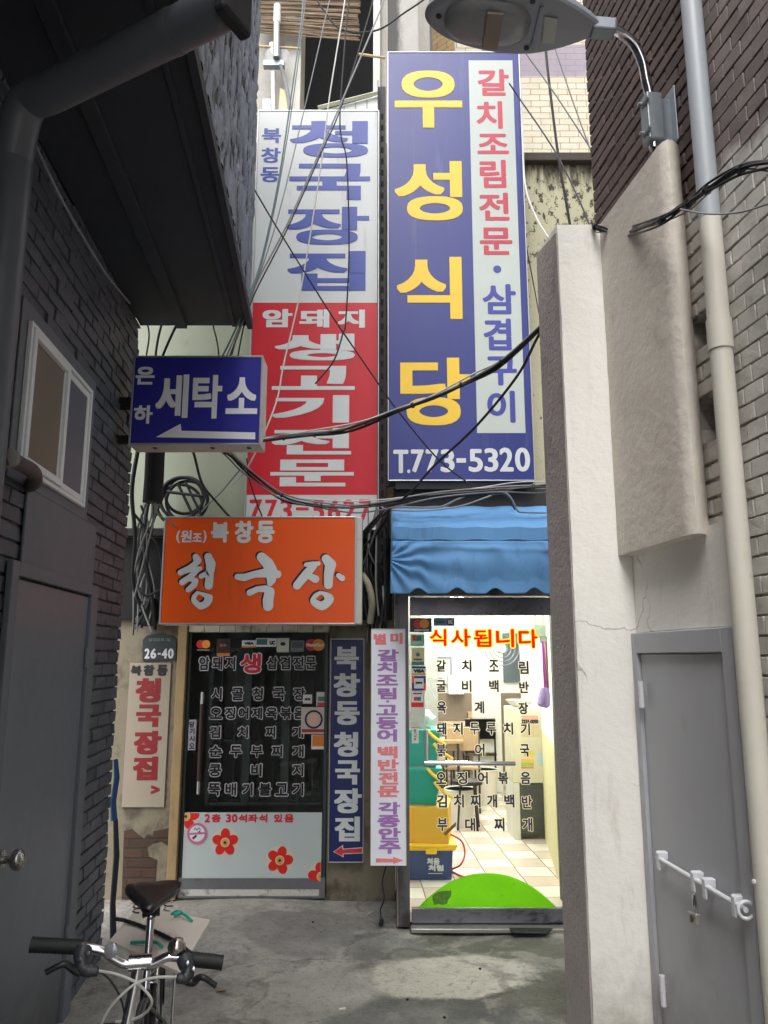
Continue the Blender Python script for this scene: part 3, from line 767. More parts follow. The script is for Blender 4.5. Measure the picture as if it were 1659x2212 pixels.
word(ldo, '영업', (1388, 575, 1432, 595), 'lblack', YS, FA, OA, 2, .005)
sticker(ldo, (1362, 645, 1558, 848), S(190, 176, 168), YS, .0045, FA, OA); sticker(ldo, (1368, 812, 1552, 836), S(150, 44, 46), YS, .005, FA, OA)
p = HY(OA[0] + 1458 * FA, OA[1] + 738 * FA, YS); mb = MB(); ring(mb, (p.x, p.z), .052, .066, YS, .0052); obj('sticker_ring', mb, M['lblack'], ldo, flat=True)
mb = MB(); disc(mb, (p.x, p.z - .012), .034, YS, .0051, 20, .028); disc(mb, (p.x - .01, p.z + .024), .02, YS, .0051); disc(mb, (p.x + .014, p.z + .024), .02, YS, .0051); obj('sticker_print', mb, mat('sticker_pink', S(214, 170, 156), .5), ldo, flat=True)
sticker(ldo, (1440, 855, 1545, 965), S(206, 206, 200), YS, .0045, FA, OA); sticker(ldo, (1446, 858, 1540, 942), S(204, 120, 40), YS, .005, FA, OA)
sticker(ldo, (505, 740, 562, 972), S(150, 152, 156), YS - .012, .001, FA, OA, 'pull_notice')
mb = MB()
letters(mb, [('당', 512, 752, 553, 800), ('기', 514, 806, 553, 852), ('시', 512, 862, 553, 908), ('오', 510, 918, 555, 962)], YS - .012, 2, 2, .0015, KRD, FA, OA)
obj('pull_notice_lettering', mb, M['lblack'], ldo, flat=True)
# pull handle
h0 = HY(OA[0] + 612 * FA, OA[1] + 530 * FA, YL - .06); h1 = HY(OA[0] + 583 * FA, OA[1] + 1305 * FA, YL - .06)
h1.x = h0.x
hb = MB().tube([h0, h1], .0125, 14); 
for z in (h0.z - .05, h1.z + .05): hb.tube([(h0.x, YL - .06, z), (h0.x, YL + .004, z)], .008, 10)
hh = obj('handle', hb, M['chrome'], ldo, smooth=True)
obj('grip_sleeve', MB().tube([h0 + Vector((0, 0, -.085)), h1 + Vector((0, 0, .085))], .0135, 14), mat('dark_brown_grip', S(58, 34, 28), .45), hh, smooth=True)

# ------------------------------------------------------------------ right shop (lit restaurant)
YR = 5.22
def mould():
    s = NT('mouldy_cream_render')
    n1 = s.noise(1.6, 5, .6); c = s.mix(n1, S(196, 190, 160), S(170, 168, 142))
    sp = s.noise(24, 6, .72, s.scaled((1, 1, .6)))
    sep = s.n('ShaderNodeSeparateXYZ'); s.l(s.pos, sep.inputs[0])
    hi = s.ramp(sep.outputs[2], 3.6, 4.9)
    spots = s.ramp(s.math('ADD', sp, s.math('MULTIPLY', hi, .10)), .62, .68)
    c = s.mix(s.math('MULTIPLY', spots, .9), c, S(44, 38, 30))
    run = s.ramp(s.math('ADD', s.noise(4, 5, .7, s.scaled((3, 1, .25))), s.math('MULTIPLY', s.ramp(sep.outputs[2], 4.9, 5.36), .42)), .62, .86)
    c = s.mix(s.math('MULTIPLY', run, .85), c, S(52, 46, 38))
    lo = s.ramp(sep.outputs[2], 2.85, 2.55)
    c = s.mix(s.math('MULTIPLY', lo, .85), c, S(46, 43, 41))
    return s.done(c, .8, 0, s.bump(s.noise(50, 5, .7), .4, .008), .3)
rs = thing('restaurant_front', 'brightly lit restaurant front with glass door under the blue awning', 'building', (.65, YR, 0))
X0, X1 = .175, 1.142                     # door opening
ZT, ZD = 2.03, 1.93
w = MB()
w.box(.08, X0 - .085, YR, YR + .3, -.05, 5.30); w.box(X1 + .03, 2.3, YR, YR + .3, -.05, 5.30); w.box(X0 - .085, X1 + .03, YR, YR + .3, 2.16, 5.30)
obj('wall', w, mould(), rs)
obj('coping', MB().box(.06, 2.34, YR - .05, YR + .35, 5.302, 5.37), mat('soot_stained_coping', S(70, 62, 54), .85, bump=.4, bs=40), rs, bevel=.006)
STL = mat('stained_grey_steel', S(96, 96, 98), .42, .5, var=.1, vs=4, dirt=(S(38, 36, 34), 3, .52, .7, (1, 1, .6)))
pj = MB(); pj.box(X0 - .085, X0 - .012, YR - .02, YR + .12, 0, 2.16); pj.box(X0 - .012, X1 + .03, YR - .02, YR + .12, ZT + .03, 2.16)
pj.box(X1 + .006, X1 + .03, YR - .02, YR + .12, 0, ZT + .03)
obj('door_frame', pj, STL, rs, bevel=.003)
obj('side_pilaster', MB().box(.082, .086 + .035, YR - .012, YR - .001, .0, 2.0), mat('dusty_pink_tile', S(150, 136, 126), .55, var=.1), rs, bevel=.003)
# glass door
rd = obj('door', MB().box(X0, X1, YR - .012, YR + .03, .018, .105), mat('scuffed_dark_rail', S(110, 110, 116), .4, .6, var=.1, vs=7, dirt=(S(30, 28, 27), 6, .5, .8, (1, 1, 2))), rs, bevel=.003)
obj('top_rail', MB().box(X0, X1, YR - .012, YR + .03, ZD, ZT + .02), mat('reflective_dark_rail', S(92, 90, 96), .3, .7, var=.12, vs=4), rd, bevel=.003)
obj('threshold', MB().box(X0 - .01, X1 + .005, YR - .10, YR - .013, -.01, .014), mat('worn_steel_threshold', S(160, 158, 152), .4, .8, var=.2, vs=9), rs, bevel=.004)
obj('pane', MB().box(X0 + .004, X1 - .002, YR + .004, YR + .012, .106, ZD - .001), glassmat('clear_door_glass', (.95, .98, .96, 1), .5, .0), rd)
YD = YR + .0035
arc = []
for i in range(41):
    t = i / 40; u = 903.8 + (1208.5 - 903.8) * t; v = 1963 - 77 * (1 - abs(2 * t - 1) ** 2.15) + 8 * (t - .5)
    p = HY(u, v, YD); arc.append((p.x, p.z))
arc = [(min(max(x, X0 + .006), X1 - .004), max(z, .107)) for x, z in arc]
mb = MB(); flatpoly(mb, [(arc[0][0], .107)] + arc + [(arc[-1][0], .107)], YD, .0012)
def greenm():
    s = NT('lime_green_film'); n = s.noise(9, 4, .6)
    c = s.mix(n, S(108, 196, 8), S(128, 214, 26)); c = s.mix(s.math('MULTIPLY', s.ramp(s.noise(30, 6, .75), .60, .66), .45), c, S(84, 140, 40)); s.done(c, .45)
    s.b.inputs['Base Color'].links
    tl = s.n('ShaderNodeBsdfTranslucent'); s.l(c, tl.inputs[0]); mx = s.n('ShaderNodeMixShader'); mx.inputs[0].default_value = .5
    s.l(s.b.outputs[0], mx.inputs[1]); s.l(tl.outputs[0], mx.inputs[2]); s.l(mx.outputs[0], s.o.inputs['Surface']); return s.m
obj('door_film', mb, greenm(), rd, flat=True)
P_ = pxpoly([(934, 1935), (944, 1927), (958, 1924), (975, 1924), (974, 1936), (968, 1944), (966, 1952), (956, 1955), (948, 1952), (938, 1955), (934, 1944)], YD)
mb = MB(); flatpoly(mb, P_[::-1], YD, .0020); obj('film_stain', mb, mat('torn_film_stain', S(74, 120, 30), .6, var=.35, vs=40), rd, flat=True)
FB, OB = .21823, (866.7, 1305.5)
FC, OC = .22484, (866.7, 1645.6)
ttl = [('식', 280, 240, 450, 415), ('사', 490, 240, 690, 420), ('됩', 715, 245, 895, 425), ('니', 935, 240, 1120, 428), ('다', 1160, 245, 1355, 435)]
a_, b_ = MB(), MB()
filmletters(b_, a_, [(s_, a + 8, b + 8, c - 8, d - 8) for s_, a, b, c, d in ttl], YD, .001, FB, OB, 2, 4)
obj('title_outline', a_, filmmat('yellow_window_film', S(250, 206, 40)), rd, flat=True); obj('title_lettering', b_, filmmat('red_window_film', S(186, 18, 8)), rd, flat=True)
mu = []
def row2(chars, xs_, v0, v1, wch=98):
    for s_, a in zip(chars, xs_): mu.append((s_, a, v0, a + wch, v1))
row2('갈치조', (345, 598, 868), 548, 668); row2('림', (1163,), 560, 690); row2('굴비백', (346, 598, 868), 748, 870); row2('반', (1166,), 762, 880)
row2('육계', (350, 724), 957, 1082); row2('장', (1160,), 968, 1090); row2('돼지두루치', (350, 512, 678, 842, 1010), 1168, 1292); row2('기', (1178,), 1175, 1298)
row2('북어', (346, 728), 1378, 1502); row2('국', (1172,), 1382, 1508)
mu2 = []
def row3(chars, xs_, v0, v1, wch=100):
    for s_, a in zip(chars, xs_): mu2.append((s_, a, v0, a + wch, v1))
row3('오징어볶음', (333, 536, 733, 929, 1144), 95, 215); row3('김치찌개백', (341, 503, 664, 822, 988), 312, 440); row3('반', (1157,), 325, 450)
row3('부대찌개', (345, 612, 893, 1163), 538, 668)
a_, b_ = MB(), MB()
filmletters(b_, a_, [(s_, a + 5, b + 5, c - 5, d - 5) for s_, a, b, c, d in mu], YD, .001, FB, OB, 2.6, 3)
filmletters(b_, a_, [(s_, a + 5, b + 5, c - 5, d - 5) for s_, a, b, c, d in mu2], YD, .001, FC, OC, 2.6, 3)
obj('menu_outline', a_, filmmat('cream_window_film', S(240, 230, 190)), rd, flat=True); obj('menu_lettering', b_, M['lnavy'], rd, flat=True)
def stick2(r, col, n0=.001): return sticker(rd, r, col, YD, n0, FB, OB)
stick2((85, 137, 302, 275), 'lblack'); circles(rd, 198, 192, 46, 30, YD, FB, OB, .0016); word(rd, 'mastercard', (130, 243, 270, 262), 'lwhite', YD, FB, OB, 2, .0016)
stick2((320, 135, 527, 213), S(84, 120, 150)); stick2((325, 140, 435, 190), S(40, 120, 120), .0014); word(rd, 'CARD', (345, 162, 425, 188), 'lnavy', YD, FB, OB, 2, .0018)
mb = MB(); p = HY(OB[0] + 486 * FB, OB[1] + 175 * FB, YD); disc(mb, (p.x, p.z), .026, YD, .0016, 24); obj('sticker_print', mb, M['lnavy'], rd, flat=True); word(rd, 'UC', (462, 152, 512, 194), 'lwhite', YD, FB, OB, 4, .004)
stick2((92, 297, 230, 412), S(120, 190, 150)); stick2((110, 305, 150, 360), S(190, 40, 44), .0014); stick2((150, 310, 200, 360), S(30, 110, 96), .0014); word(rd, 'UnionPay', (112, 370, 212, 388), 'lwhite', YD, FB, OB, 2, .0016)
stick2((103, 430, 228, 605), S(206, 196, 140)); stick2((104, 568, 227, 604), S(40, 120, 130), .0014)
mb = MB(); p = HY(OB[0] + 165 * FB, OB[1] + 497 * FB, YD); disc(mb, (p.x, p.z), .014, YD, .0016, 20); obj('sticker_print', mb, mat('sticker_bluegreen', S(40, 116, 120), .5), rd, flat=True)
word(rd, '우리카드', (122, 535, 208, 556), 'lnavy', YD, FB, OB, 2, .0016)
stick2((105, 612, 243, 703), 'lwhite'); stick2((106, 613, 242, 634), 'lblack', .0014); stick2((106, 684, 242, 702), S(200, 140, 50), .0014); word(rd, 'VISA', (120, 640, 232, 678), 'lblack', YD, FB, OB, 5, .0016)
stick2((105, 708, 245, 855), S(60, 40, 120)); stick2((105, 708, 128, 780), S(226, 80, 60), .0014); stick2((222, 780, 245, 855), S(226, 80, 60), .0014); stick2((128, 732, 222, 832), 'lwhite', .0016); word(rd, 'zero', (140, 765, 210, 788), 'lblack', YD, FB, OB, 4, .002)
stick2((100, 862, 222, 1018), S(196, 26, 40)); stick2((104, 866, 218, 970), 'lwhite', .0014); stick2((125, 915, 160, 955), S(190, 40, 44), .0018); stick2((160, 915, 195, 955), S(30, 110, 96), .0018); word(rd, 'WELCOME', (115, 875, 205, 890), 'lblack', YD, FB, OB, 2, .0018)
stick2((105, 1215, 172, 1375), S(206, 208, 204)); stick2((105, 1215, 172, 1224), S(200, 60, 60), .0014)
mb = MB(); letters(mb, [(c_, 124, 1236 + i * 28, 150, 1260 + i * 28) for i, c_ in enumerate('당기시오')], YD, 1, 1, .0018, KRD, FB, OB); obj('sticker_print', mb, M['lblack'], rd, flat=True)
# L-shaped steel handle
YH = YR - .055
ha = HY(921, 1648, YH); hb_ = HY(1109, 1649.5, YH); hc = HY(921, 1577, YH)
mb = MB().tube([hc, ha], .012, 14).tube([ha + Vector((-.012, 0, 0)), hb_ + Vector((.012, 0, 0))], .0145, 14)
for q in (hc, ha + Vector((0, 0, .012)), hb_): mb.tube([q, q + Vector((0, .06, 0))], .009, 10)
obj('handle', mb, M['chrome'], rd, smooth=True)
# interior
FLZ = .075
def tiles():
    s = NT('checkered_floor_tile')
    mp = s.n('ShaderNodeMapping'); s.l(s.pos, mp.inputs[0]); mp.inputs['Rotation'].default_value = (0, 0, radians(-2.3))
    t = s.n('ShaderNodeTexBrick'); t.offset = .5; t.offset_frequency = 2
    s.l(mp.outputs[0], t.inputs[0]); t.inputs['Scale'].default_value = 1; t.inputs['Brick Width'].default_value = .25; t.inputs['Row Height'].default_value = .25
    t.offset = 0; t.inputs['Mortar Size'].default_value = .004
    ch = s.n('ShaderNodeTexChecker'); s.l(mp.outputs[0], ch.inputs[0]); ch.inputs['Scale'].default_value = 4
    ch.inputs['Color1'].default_value = S(234, 229, 216); ch.inputs['Color2'].default_value = S(214, 196, 180)
    c = s.mix(t.outputs['Fac'], ch.outputs[0], S(130, 120, 108))
    c = s.mix(s.math('MULTIPLY', s.ramp(s.noise(4, 5, .7), .5, .8), .3), c, S(150, 138, 120))
    return s.done(c, .25)
obj('interior_floor', MB().box(.085, 2.6, YR + .031, 11.5, FLZ - .06, FLZ), tiles(), rs)
IW = mat('cream_interior_paint', S(238, 238, 234), .6, var=.03)
IY = mat('yellowed_wainscot', S(214, 206, 160), .6, var=.06, dirt=(S(90, 86, 70), 5, .6, .6, (1, 1, 1)))
def rwall(mb, y0, y1, z0, z1, o0, o1):
    f = lambda y, o: 1.165 + .13 * (y - YR) - o
    mb.hexa([(f(y0, o0), y0, z0), (f(y0, o1), y0, z0), (f(y1, o1), y1, z0), (f(y1, o0), y1, z0), (f(y0, o0), y0, z1), (f(y0, o1), y0, z1), (f(y1, o1), y1, z1), (f(y1, o0), y1, z1)]); return mb
mb = MB(); rwall(mb, YR + .31, 11.399, FLZ, 2.62, 0, -.1); mb.box(.08, 2.6, 11.4, 11.5, FLZ, 2.62); mb.box(.08, .10, YR + .505, 11.399, FLZ, 2.62)
mb.box(.081, X0 - .02, YR + .302, YR + .5, FLZ, 2.5)
obj('interior_wall', mb, IW, rs)
obj('wainscot', rwall(MB(), YR + .31, 11.39, FLZ, 1.02, .004, .001), IY, rs)
obj('interior_ceiling', MB().box(.08, 2.6, YR + .301, 11.5, 2.5, 2.55), IW, rs)
TUBE = emit('fluorescent_tube', (1.0, .99, .96, 1), 85)
HOUS = mat('lamp_housing_white', S(230, 230, 226), .5)
for i, (x, y) in enumerate(((.62, 6.1), (.75, 7.9), (.95, 10.0))):
    lt = thing('ceiling_light', ('fluorescent ceiling light nearest the glass door inside the restaurant', 'fluorescent ceiling light over the middle of the restaurant floor', 'fluorescent ceiling light at the far end of the restaurant')[i], 'ceiling light', (x, y, 2.5), 'ceiling lights in the restaurant')
    obj('housing', MB().box(x - .14, x + .14, y - .44, y + .44, 2.45, 2.499), HOUS, lt, bevel=.005)
    mb = MB()
    for q in (-.06, .06): mb.tube([(x + q, y - .42, 2.425), (x + q, y + .42, 2.425)], .016, 10)
    obj('tube', mb, TUBE, lt, smooth=True)

# ------------------------------------------------------------------ right: brick building
def rbrick():
    s = NT('brown_brick_painted_below')
    sep = s.n('ShaderNodeSeparateXYZ'); s.l(s.pos, sep.inputs[0])
    comb = s.n('ShaderNodeCombineXYZ'); s.l(sep.outputs[1], comb.inputs[0]); s.l(sep.outputs[2], comb.inputs[1])
    wn_ = s.n('ShaderNodeTexNoise'); wn_.inputs['Scale'].default_value = 9; s.l(s.pos, wn_.inputs['Vector'])
    ma = s.n('ShaderNodeVectorMath', operation='MULTIPLY_ADD'); s.l(wn_.outputs['Color'], ma.inputs[0]); ma.inputs[1].default_value = (.012, .012, 0); s.l(comb.outputs[0], ma.inputs[2])
    def bt(wid, ms, c1, c2, m_):
        t = s.n('ShaderNodeTexBrick'); s.l(ma.outputs[0], t.inputs['Vector']); t.inputs['Scale'].default_value = 1
        t.inputs['Mortar Size'].default_value = ms; t.inputs['Mortar Smooth'].default_value = .3; t.inputs['Brick Width'].default_value = wid; t.inputs['Row Height'].default_value = .067
        t.inputs['Color1'].default_value = c1; t.inputs['Color2'].default_value = c2; t.inputs['Mortar'].default_value = m_; return t
    A = bt(.20, .010, S(104, 82, 80), S(82, 68, 70), S(28, 24, 26))
    B = bt(.115, .007, S(200, 196, 188), S(192, 188, 181), S(168, 162, 154))
    Cc = bt(.115, .007, S(128, 116, 112), S(112, 102, 100), S(40, 36, 34))
    near = s.ramp(sep.outputs[1], 2.62, 2.52)                       # near the pipe the upper wall is a paler brick
    up = s.mix(near, A.outputs['Color'], Cc.outputs['Color'])
    n = s.noise(5, 5, .7)
    zz = s.math('ADD', sep.outputs[2], s.math('MULTIPLY', s.math('SUBTRACT', n, .5), .35))
    pt = s.ramp(zz, 3.52, 3.40)
    gr = s.noise(6, 6, .72)
    low = s.mix(s.math('MULTIPLY', s.ramp(gr, .48, .72), .45), B.outputs['Color'], S(150, 142, 132))
    c = s.mix(pt, up, low)
    fac = s.mix(near, A.outputs['Fac'], Cc.outputs['Fac']); fac = s.mix(pt, fac, s.math('MULTIPLY', B.outputs['Fac'], .9))
    h = s.math('SUBTRACT', s.math('MULTIPLY', s.noise(70, 5, .7), .35), fac)
    return s.done(c, .72, 0, s.bump(h, 1.0, .016), .35)
RBM = rbrick()
CRM = mat('cream_painted_render', S(236, 233, 226), .62, var=.04, vs=2.5, bump=.35, bs=24, bd=.01, dirt=(S(184, 172, 154), 5, .57, .4, (1.6, 1.6, .4)), crack=(1.5, .010, .7), splash=(.3, S(128, 120, 106)))
CRS = mat('grimy_painted_render', S(214, 206, 195), .7, var=.08, vs=3, bump=.45, bs=18, bd=.012, dirt=(S(172, 160, 148), 4.5, .56, .45, (1, 1, .7)))
CEM = mat('bare_cement_side', S(172, 164, 160), .8, var=.1, vs=4, bump=.6, bs=35, bd=.012, dirt=(S(128, 120, 117), 3, .5, .6, (1, 1, .6)))
RBG = islandmat('brown_brick', S(98, 82, 77), S(76, 65, 63), S(68, 58, 55), .7, .5, 55, .006, low=(3.46, S(206, 202, 194), S(190, 186, 178), S(152, 144, 134)))
RBH = islandmat('grey_brown_brick', S(140, 128, 124), S(118, 108, 106), S(100, 92, 88), .7, .5, 55, .006, low=(3.46, S(200, 197, 191), S(193, 190, 184), S(152, 144, 134)))
rb = thing('brick_building', 'brown brick building with cream painted base and grey steel door on the right side', 'building', (1.6, 2.6, 0))
bw = MB(); bw.wall(Rw, -3.5, 3.776, 3.74, 9.5, -.35, 0); bw.wall(Rw, -3.5, 2.60, -.05, 3.739, -.35, 0); bw.wall(Rw, 2.93, 3.776, -.05, 3.739, -.35, -.001)
for za, zb in ((-.05, 2.47), (2.637, 2.857), (2.98, 3.739)): bw.wall(Rw, 2.6005, 2.9295, za, zb, -.35, -.001)
for za, zb in ((2.4705, 2.6365), (2.8575, 2.9795)): bw.wall(Rw, 2.6005, 2.9295, za, zb, -.35, -.13)
bw.v = [p + Vector((.012, 0, 0)) for p in bw.v]
rw_ = obj('wall', bw, RBM, rb)
hole = lambda a, b, z, t: b > 2.70 and a < 2.93 and ((z > 2.43 and t < 2.66) or (z > 2.84 and t < 3.0))
obj('bricks', bricks(MB(), Rw, 2.67, 3.776, 2.05, 6.8, .0672, .205, .014, -.05, .0, .0016, hole, 3), RBG, rw_, bevel=.0025)
obj('bricks', bricks(MB(), Rw, 1.5, 2.668, -.02, 6.6, .0672, .112, .0075, -.05, .0, .0013, None, 4), RBH, rw_, bevel=.0025)
pil = MB().hexa([(.848, 3.45, -.05), (1.30, 3.45, -.05), (1.30, 3.753, -.05), (.812, 3.753, -.05), (.848, 3.45, 3.735), (1.30, 3.45, 3.735), (1.30, 3.753, 3.76), (.812, 3.753, 3.76)])
po = rough(obj('pillar', pil, CRM, rb, bevel=0), .045, .0014, 5, .003)
obj('pillar_side', MB().hexa([(.843, 3.462, -.05), (.847, 3.462, -.05), (.811, 3.752, -.05), (.806, 3.752, -.05), (.843, 3.462, 3.70), (.847, 3.462, 3.70), (.811, 3.752, 3.745), (.806, 3.752, 3.745)]), CEM, po)
RO = .0545                              # the smooth recess stands this far in front of the bricks
obj('recess_wall', MB().wall(Rw, 2.67, 3.448, 1.76, 2.13, .001, RO), CRM, rb)
bay = []
def Bx(y, o): return Rw(y, 0, o).x
by0, by1 = 2.826, 3.447
prof = [(by1, RO + .063), (2.822, RO + .063), (2.806, RO + .054), (2.83, RO + .02), (2.925, .005), (by1, .005)]
prof = prof[:1] + [(2.86, RO + .063), (2.825, RO + .058), (2.808, RO + .044), (2.812, RO + .022), (2.85, .03)] + prof[4:]
bm_ = MB().prism([(Bx(y, o), y, 2.10) for y, o in prof], (0, 0, 1.63))
rough(obj('bay', bm_, CRS, rb), .045, .0012, 6, .0015)
# low steel door
def Rd(y, z, o=0.0): return Rw(y, z, RO + o)
SDM = mat('grey_painted_steel_door', S(170, 172, 177), .40, var=.07, vs=2, dent=.14, splash=(.3, S(112, 104, 96)), dirt=(S(128, 124, 122), 2.2, .55, .35, (1, 1, .6)))
sd = obj('door', MB().wall(Rd, 2.745, 3.40, -.02, 1.665, -.0, .012), SDM, rb, bevel=.003)
sf = MB(); sf.wall(Rd, 3.403, 3.446, -.04, 1.755, .0, .028); sf.wall(Rd, 2.67, 2.742, -.04, 1.755, .0, .028); sf.wall(Rd, 2.742, 3.403, 1.668, 1.755, .0, .028)
obj('door_frame', sf, SDM, rb, bevel=.004)
obj('recess_wall', MB().wall(Rw, 2.67, 3.448, -.05, 1.759, .001, RO - .001), CRM, rb)
WM = mat('white_enamel', S(208, 210, 214), .35, var=.05, dirt=(S(90, 80, 70), 14, .62, .6, (1, 1, 1)))
for u, v in ((1385, 1500), (1432, 2140)):
    p = HP(u, v, 1.62 - RO - .035, .13)
    mb = MB().tube([p + Vector((0, 0, -.055)), p + Vector((0, 0, .055))], .011, 12); mb.tube([p + Vector((0, 0, -.002)), p + Vector((0, 0, .002))], .0125, 12)
    obj('hinge', mb, WM, sd, smooth=True)
ba, bb2 = HP(1420, 1852, 1.62 - RO - .045, .13), HP(1612, 1966, 1.62 - RO - .045, .13)
bt_ = obj('bolt_bar', MB().tube([ba, bb2], .009, 14), WM, sd, smooth=True)
dB = (bb2 - ba).normalized()
for t in (.03, .47, .60, .90):
    q = ba.lerp(bb2, t); mb = MB()
    mb.obox(q + Vector((.012, 0, .012)), dB * .014, Vector((.018, 0, 0)), Vector((0, 0, .016)))
    mb.obox(q + Vector((-.006, 0, -.008)), dB * .012, Vector((.004, 0, 0)), Vector((0, 0, .034)))
    obj('bolt_bracket', mb, WM, bt_, bevel=.005)
mb = MB(); q = ba.lerp(bb2, 1.0)
mb.torus(q, (0, 0, 1), (-1, 0, 0), .026, .006, 24, 8); obj('bolt_ring', mb, WM, bt_, smooth=True)
# padlock
pl = thing('padlock', 'small steel padlock hanging open from the bolt of the grey steel door', 'padlock', tuple(HP(1495, 1985, 1.5, .13)))
pc = HP(1500, 1984, 1.62 - RO - .05, .13)
e1 = dB; e2 = Vector((0, 0, 1))
mb = MB().obox(pc, e1 * .030 + Vector((0, 0, .004)), Vector((.011, 0, 0)), Vector((0, 0, .020))); obj('lock_body', mb, mat('worn_padlock_steel', S(176, 172, 166), .4, .7, var=.15, vs=40), pl, bevel=.004)
mb = MB().tube(smoothline([pc + e1 * .018 + Vector((0, 0, .018)), pc + e1 * .020 + Vector((0, 0, .05)), pc + e1 * .012 + Vector((0, 0, .085)), pc + e1 * .002 + Vector((0, 0, .07)), pc + e1 * .004 + Vector((0, 0, .045))]), .0042, 8); obj('shackle', mb, M['chrome'], pl, smooth=True)
mb = MB().lathe(pc + Vector((-.0115, 0, 0)), (-1, 0, 0), [(0, .0125), (.0015, .0125), (.002, .004), (.0022, .0001)], 18); obj('keyhole_plate', mb, M['blackplastic'], pl)

# downpipe
def Pp(z, o=.065): return Rw(2.62, z, o)
dp = thing('drain_pipe', 'upright drain pipe, grey above and cream painted below, on the right hand wall', 'drain pipe', tuple(Pp(0)))
PG = mat('grey_plastic_pipe', S(160, 166, 172), .42, var=.05, vs=3, dirt=(S(110, 110, 110), 5, .6, .4, (1, 1, .3)))
PC = mat('cream_painted_pipe', S(204, 200, 188), .5, var=.05, vs=4, bump=.2, bs=60, dirt=(S(130, 118, 100), 5, .6, .5, (1, 1, .4)))
zj = HP(1537, 470, 1.555, .13).z; zk = HP(1552, 760, 1.555, .13).z
obj('pipe', MB().tube([Pp(zj), Pp(9.3)], .039, 22), PG, dp, smooth=True)
obj('pipe', MB().tube([Pp(-.03), Pp(zj - .001)], .0392, 22), PC, dp, smooth=True)
obj('coupling', MB().tube([Pp(zk), Pp(zk + .115)], .044, 22), PC, dp, smooth=True)
mb = MB(); q = HP(1648, 1905, 1.54, .13); mb.obox(q, (.02, 0, 0), (0, .012, 0), (0, 0, .012)); mb.tube([q + Vector((-.03, 0, 0)), q + Vector((.01, .03, 0))], .008, 8)
obj('clamp', mb, WM, dp, bevel=.003)

# ------------------------------------------------------------------ buildings behind
bh = thing('old_house', 'old whitewashed house with a dark open window behind the tall white sign', 'house', (-.5, 6.5, 0))
YB = 6.6
WW = mat('flaking_whitewash', S(172, 169, 161), .75, var=.08, vs=3, bump=.5, bs=18, bd=.012, dirt=(S(112, 104, 94), 3.2, .56, .55, (1, 1, .5)))
ox0, ox1, oz0, oz1 = rect(650, 60, 806, 300, YB)
oz1 = HY(700, -200, YB).z
mb = MB(); mb.box(-3.0, ox0, YB, YB + .3, 0, 13); mb.box(ox1, .45, YB, YB + .3, 0, 13); mb.box(ox0, ox1, YB, YB + .3, 0, HY(700, 300, YB).z)
obj('wall', mb, WW, bh)
mb = MB(); mb.box(ox0 - .16, ox0, YB - .04, YB - .002, 5.0, 11); obj('window_frame', mb, mat('chipped_white_frame', S(200, 198, 190), .6, var=.08, dirt=(S(110, 100, 90), 8, .6, .6, (1, 1, .3))), bh, bevel=.006)
mb = MB(); mb.box(ox1, ox1 + .07, YB - .05, YB - .002, 5.0, 11); obj('window_frame', mb, mat('peeling_white_post', S(206, 204, 198), .6, var=.08, dirt=(S(110, 100, 90), 8, .55, .7, (1, 1, .3))), bh, bevel=.006)
mb = MB(); mb.box(-3, .45, YB + 2.2, YB + 2.3, 0, 13); mb.box(-3, .45, YB + .3, YB + 2.2, 5.0, 5.05); mb.box(-3, .45, YB + .3, YB + 2.2, 12.5, 12.6)
obj('room_shell', mb, M['darkvoid'], bh)
# reed blind hanging across the window
rbld = thing('reed_blind', 'worn brown reed blind hanging crookedly above the dark window opening', 'blind', tuple(HY(680, 60, YB - .12)))
mb = MB(); YBL = YB - .16
for i in range(72):
    t = i / 71
    vl = -60 + t * 128; vr = -60 + t * 146
    a = HY(556, vl + random.uniform(-1.5, 1.5), YBL + random.uniform(0, .03)); b = HY(779 - random.uniform(0, 9), vr + random.uniform(-1.5, 1.5), YBL + random.uniform(0, .03))
    m1 = a.lerp(b, .35) + Vector((0, random.uniform(-.01, .01), random.uniform(-.012, .012))); m2 = a.lerp(b, .7) + Vector((0, random.uniform(-.01, .01), random.uniform(-.012, .012)))
    mb.tube([a, m1, m2, b], random.uniform(.005, .0085), 5)
obj('reeds', mb, mat('weathered_reed', S(150, 132, 112), .75, var=.3, vs=6), rbld, smooth=True)
mb = MB(); mb.tube([HY(556, 100, YBL - .02), HY(650, 105, YBL - .02)], .011, 8); mb.tube([HY(775, 117, YBL - .03), HY(832, 125, YBL - .03)], .012, 8)
obj('cane', mb, mat('yellow_cane', S(196, 172, 132), .5), rbld, smooth=True)
# white lean-to panel just behind the tall white sign
wp = thing('canopy_panel', 'white ribbed canopy panel with sloping cream edge just above the tall white sign', 'canopy', tuple(HY(770, 235, 6.1)))
a, b, c, d = HY(700, 238, 6.1), HY(823, 204, 6.1), HY(824, 300, 6.1), HY(700, 300, 6.1)
mb = MB().prism([a, b, c, d], (0, .05, 0)); obj('panel', mb, mat('translucent_white_panel', S(222, 226, 222), .45), wp)
mb = MB()
mb.tube([a + Vector((-.05, -.03, -.0)), b + Vector((0, -.03, 0))], .022, 4); mb.tube([b + Vector((0, -.03, 0)), c + Vector((0, -.03, 0))], .022, 4); obj('edge_trim', mb, mat('cream_metal_trim', S(206, 206, 188), .45), wp)
mb = MB()
for t in (.35, .55, .75): mb.tube([a.lerp(b, t) + Vector((0, -.005, -.02)), d.lerp(c, t) + Vector((0, -.005, 0))], .006, 6)
obj('rib', mb, mat('grey_seam', S(170, 172, 170), .5), wp)
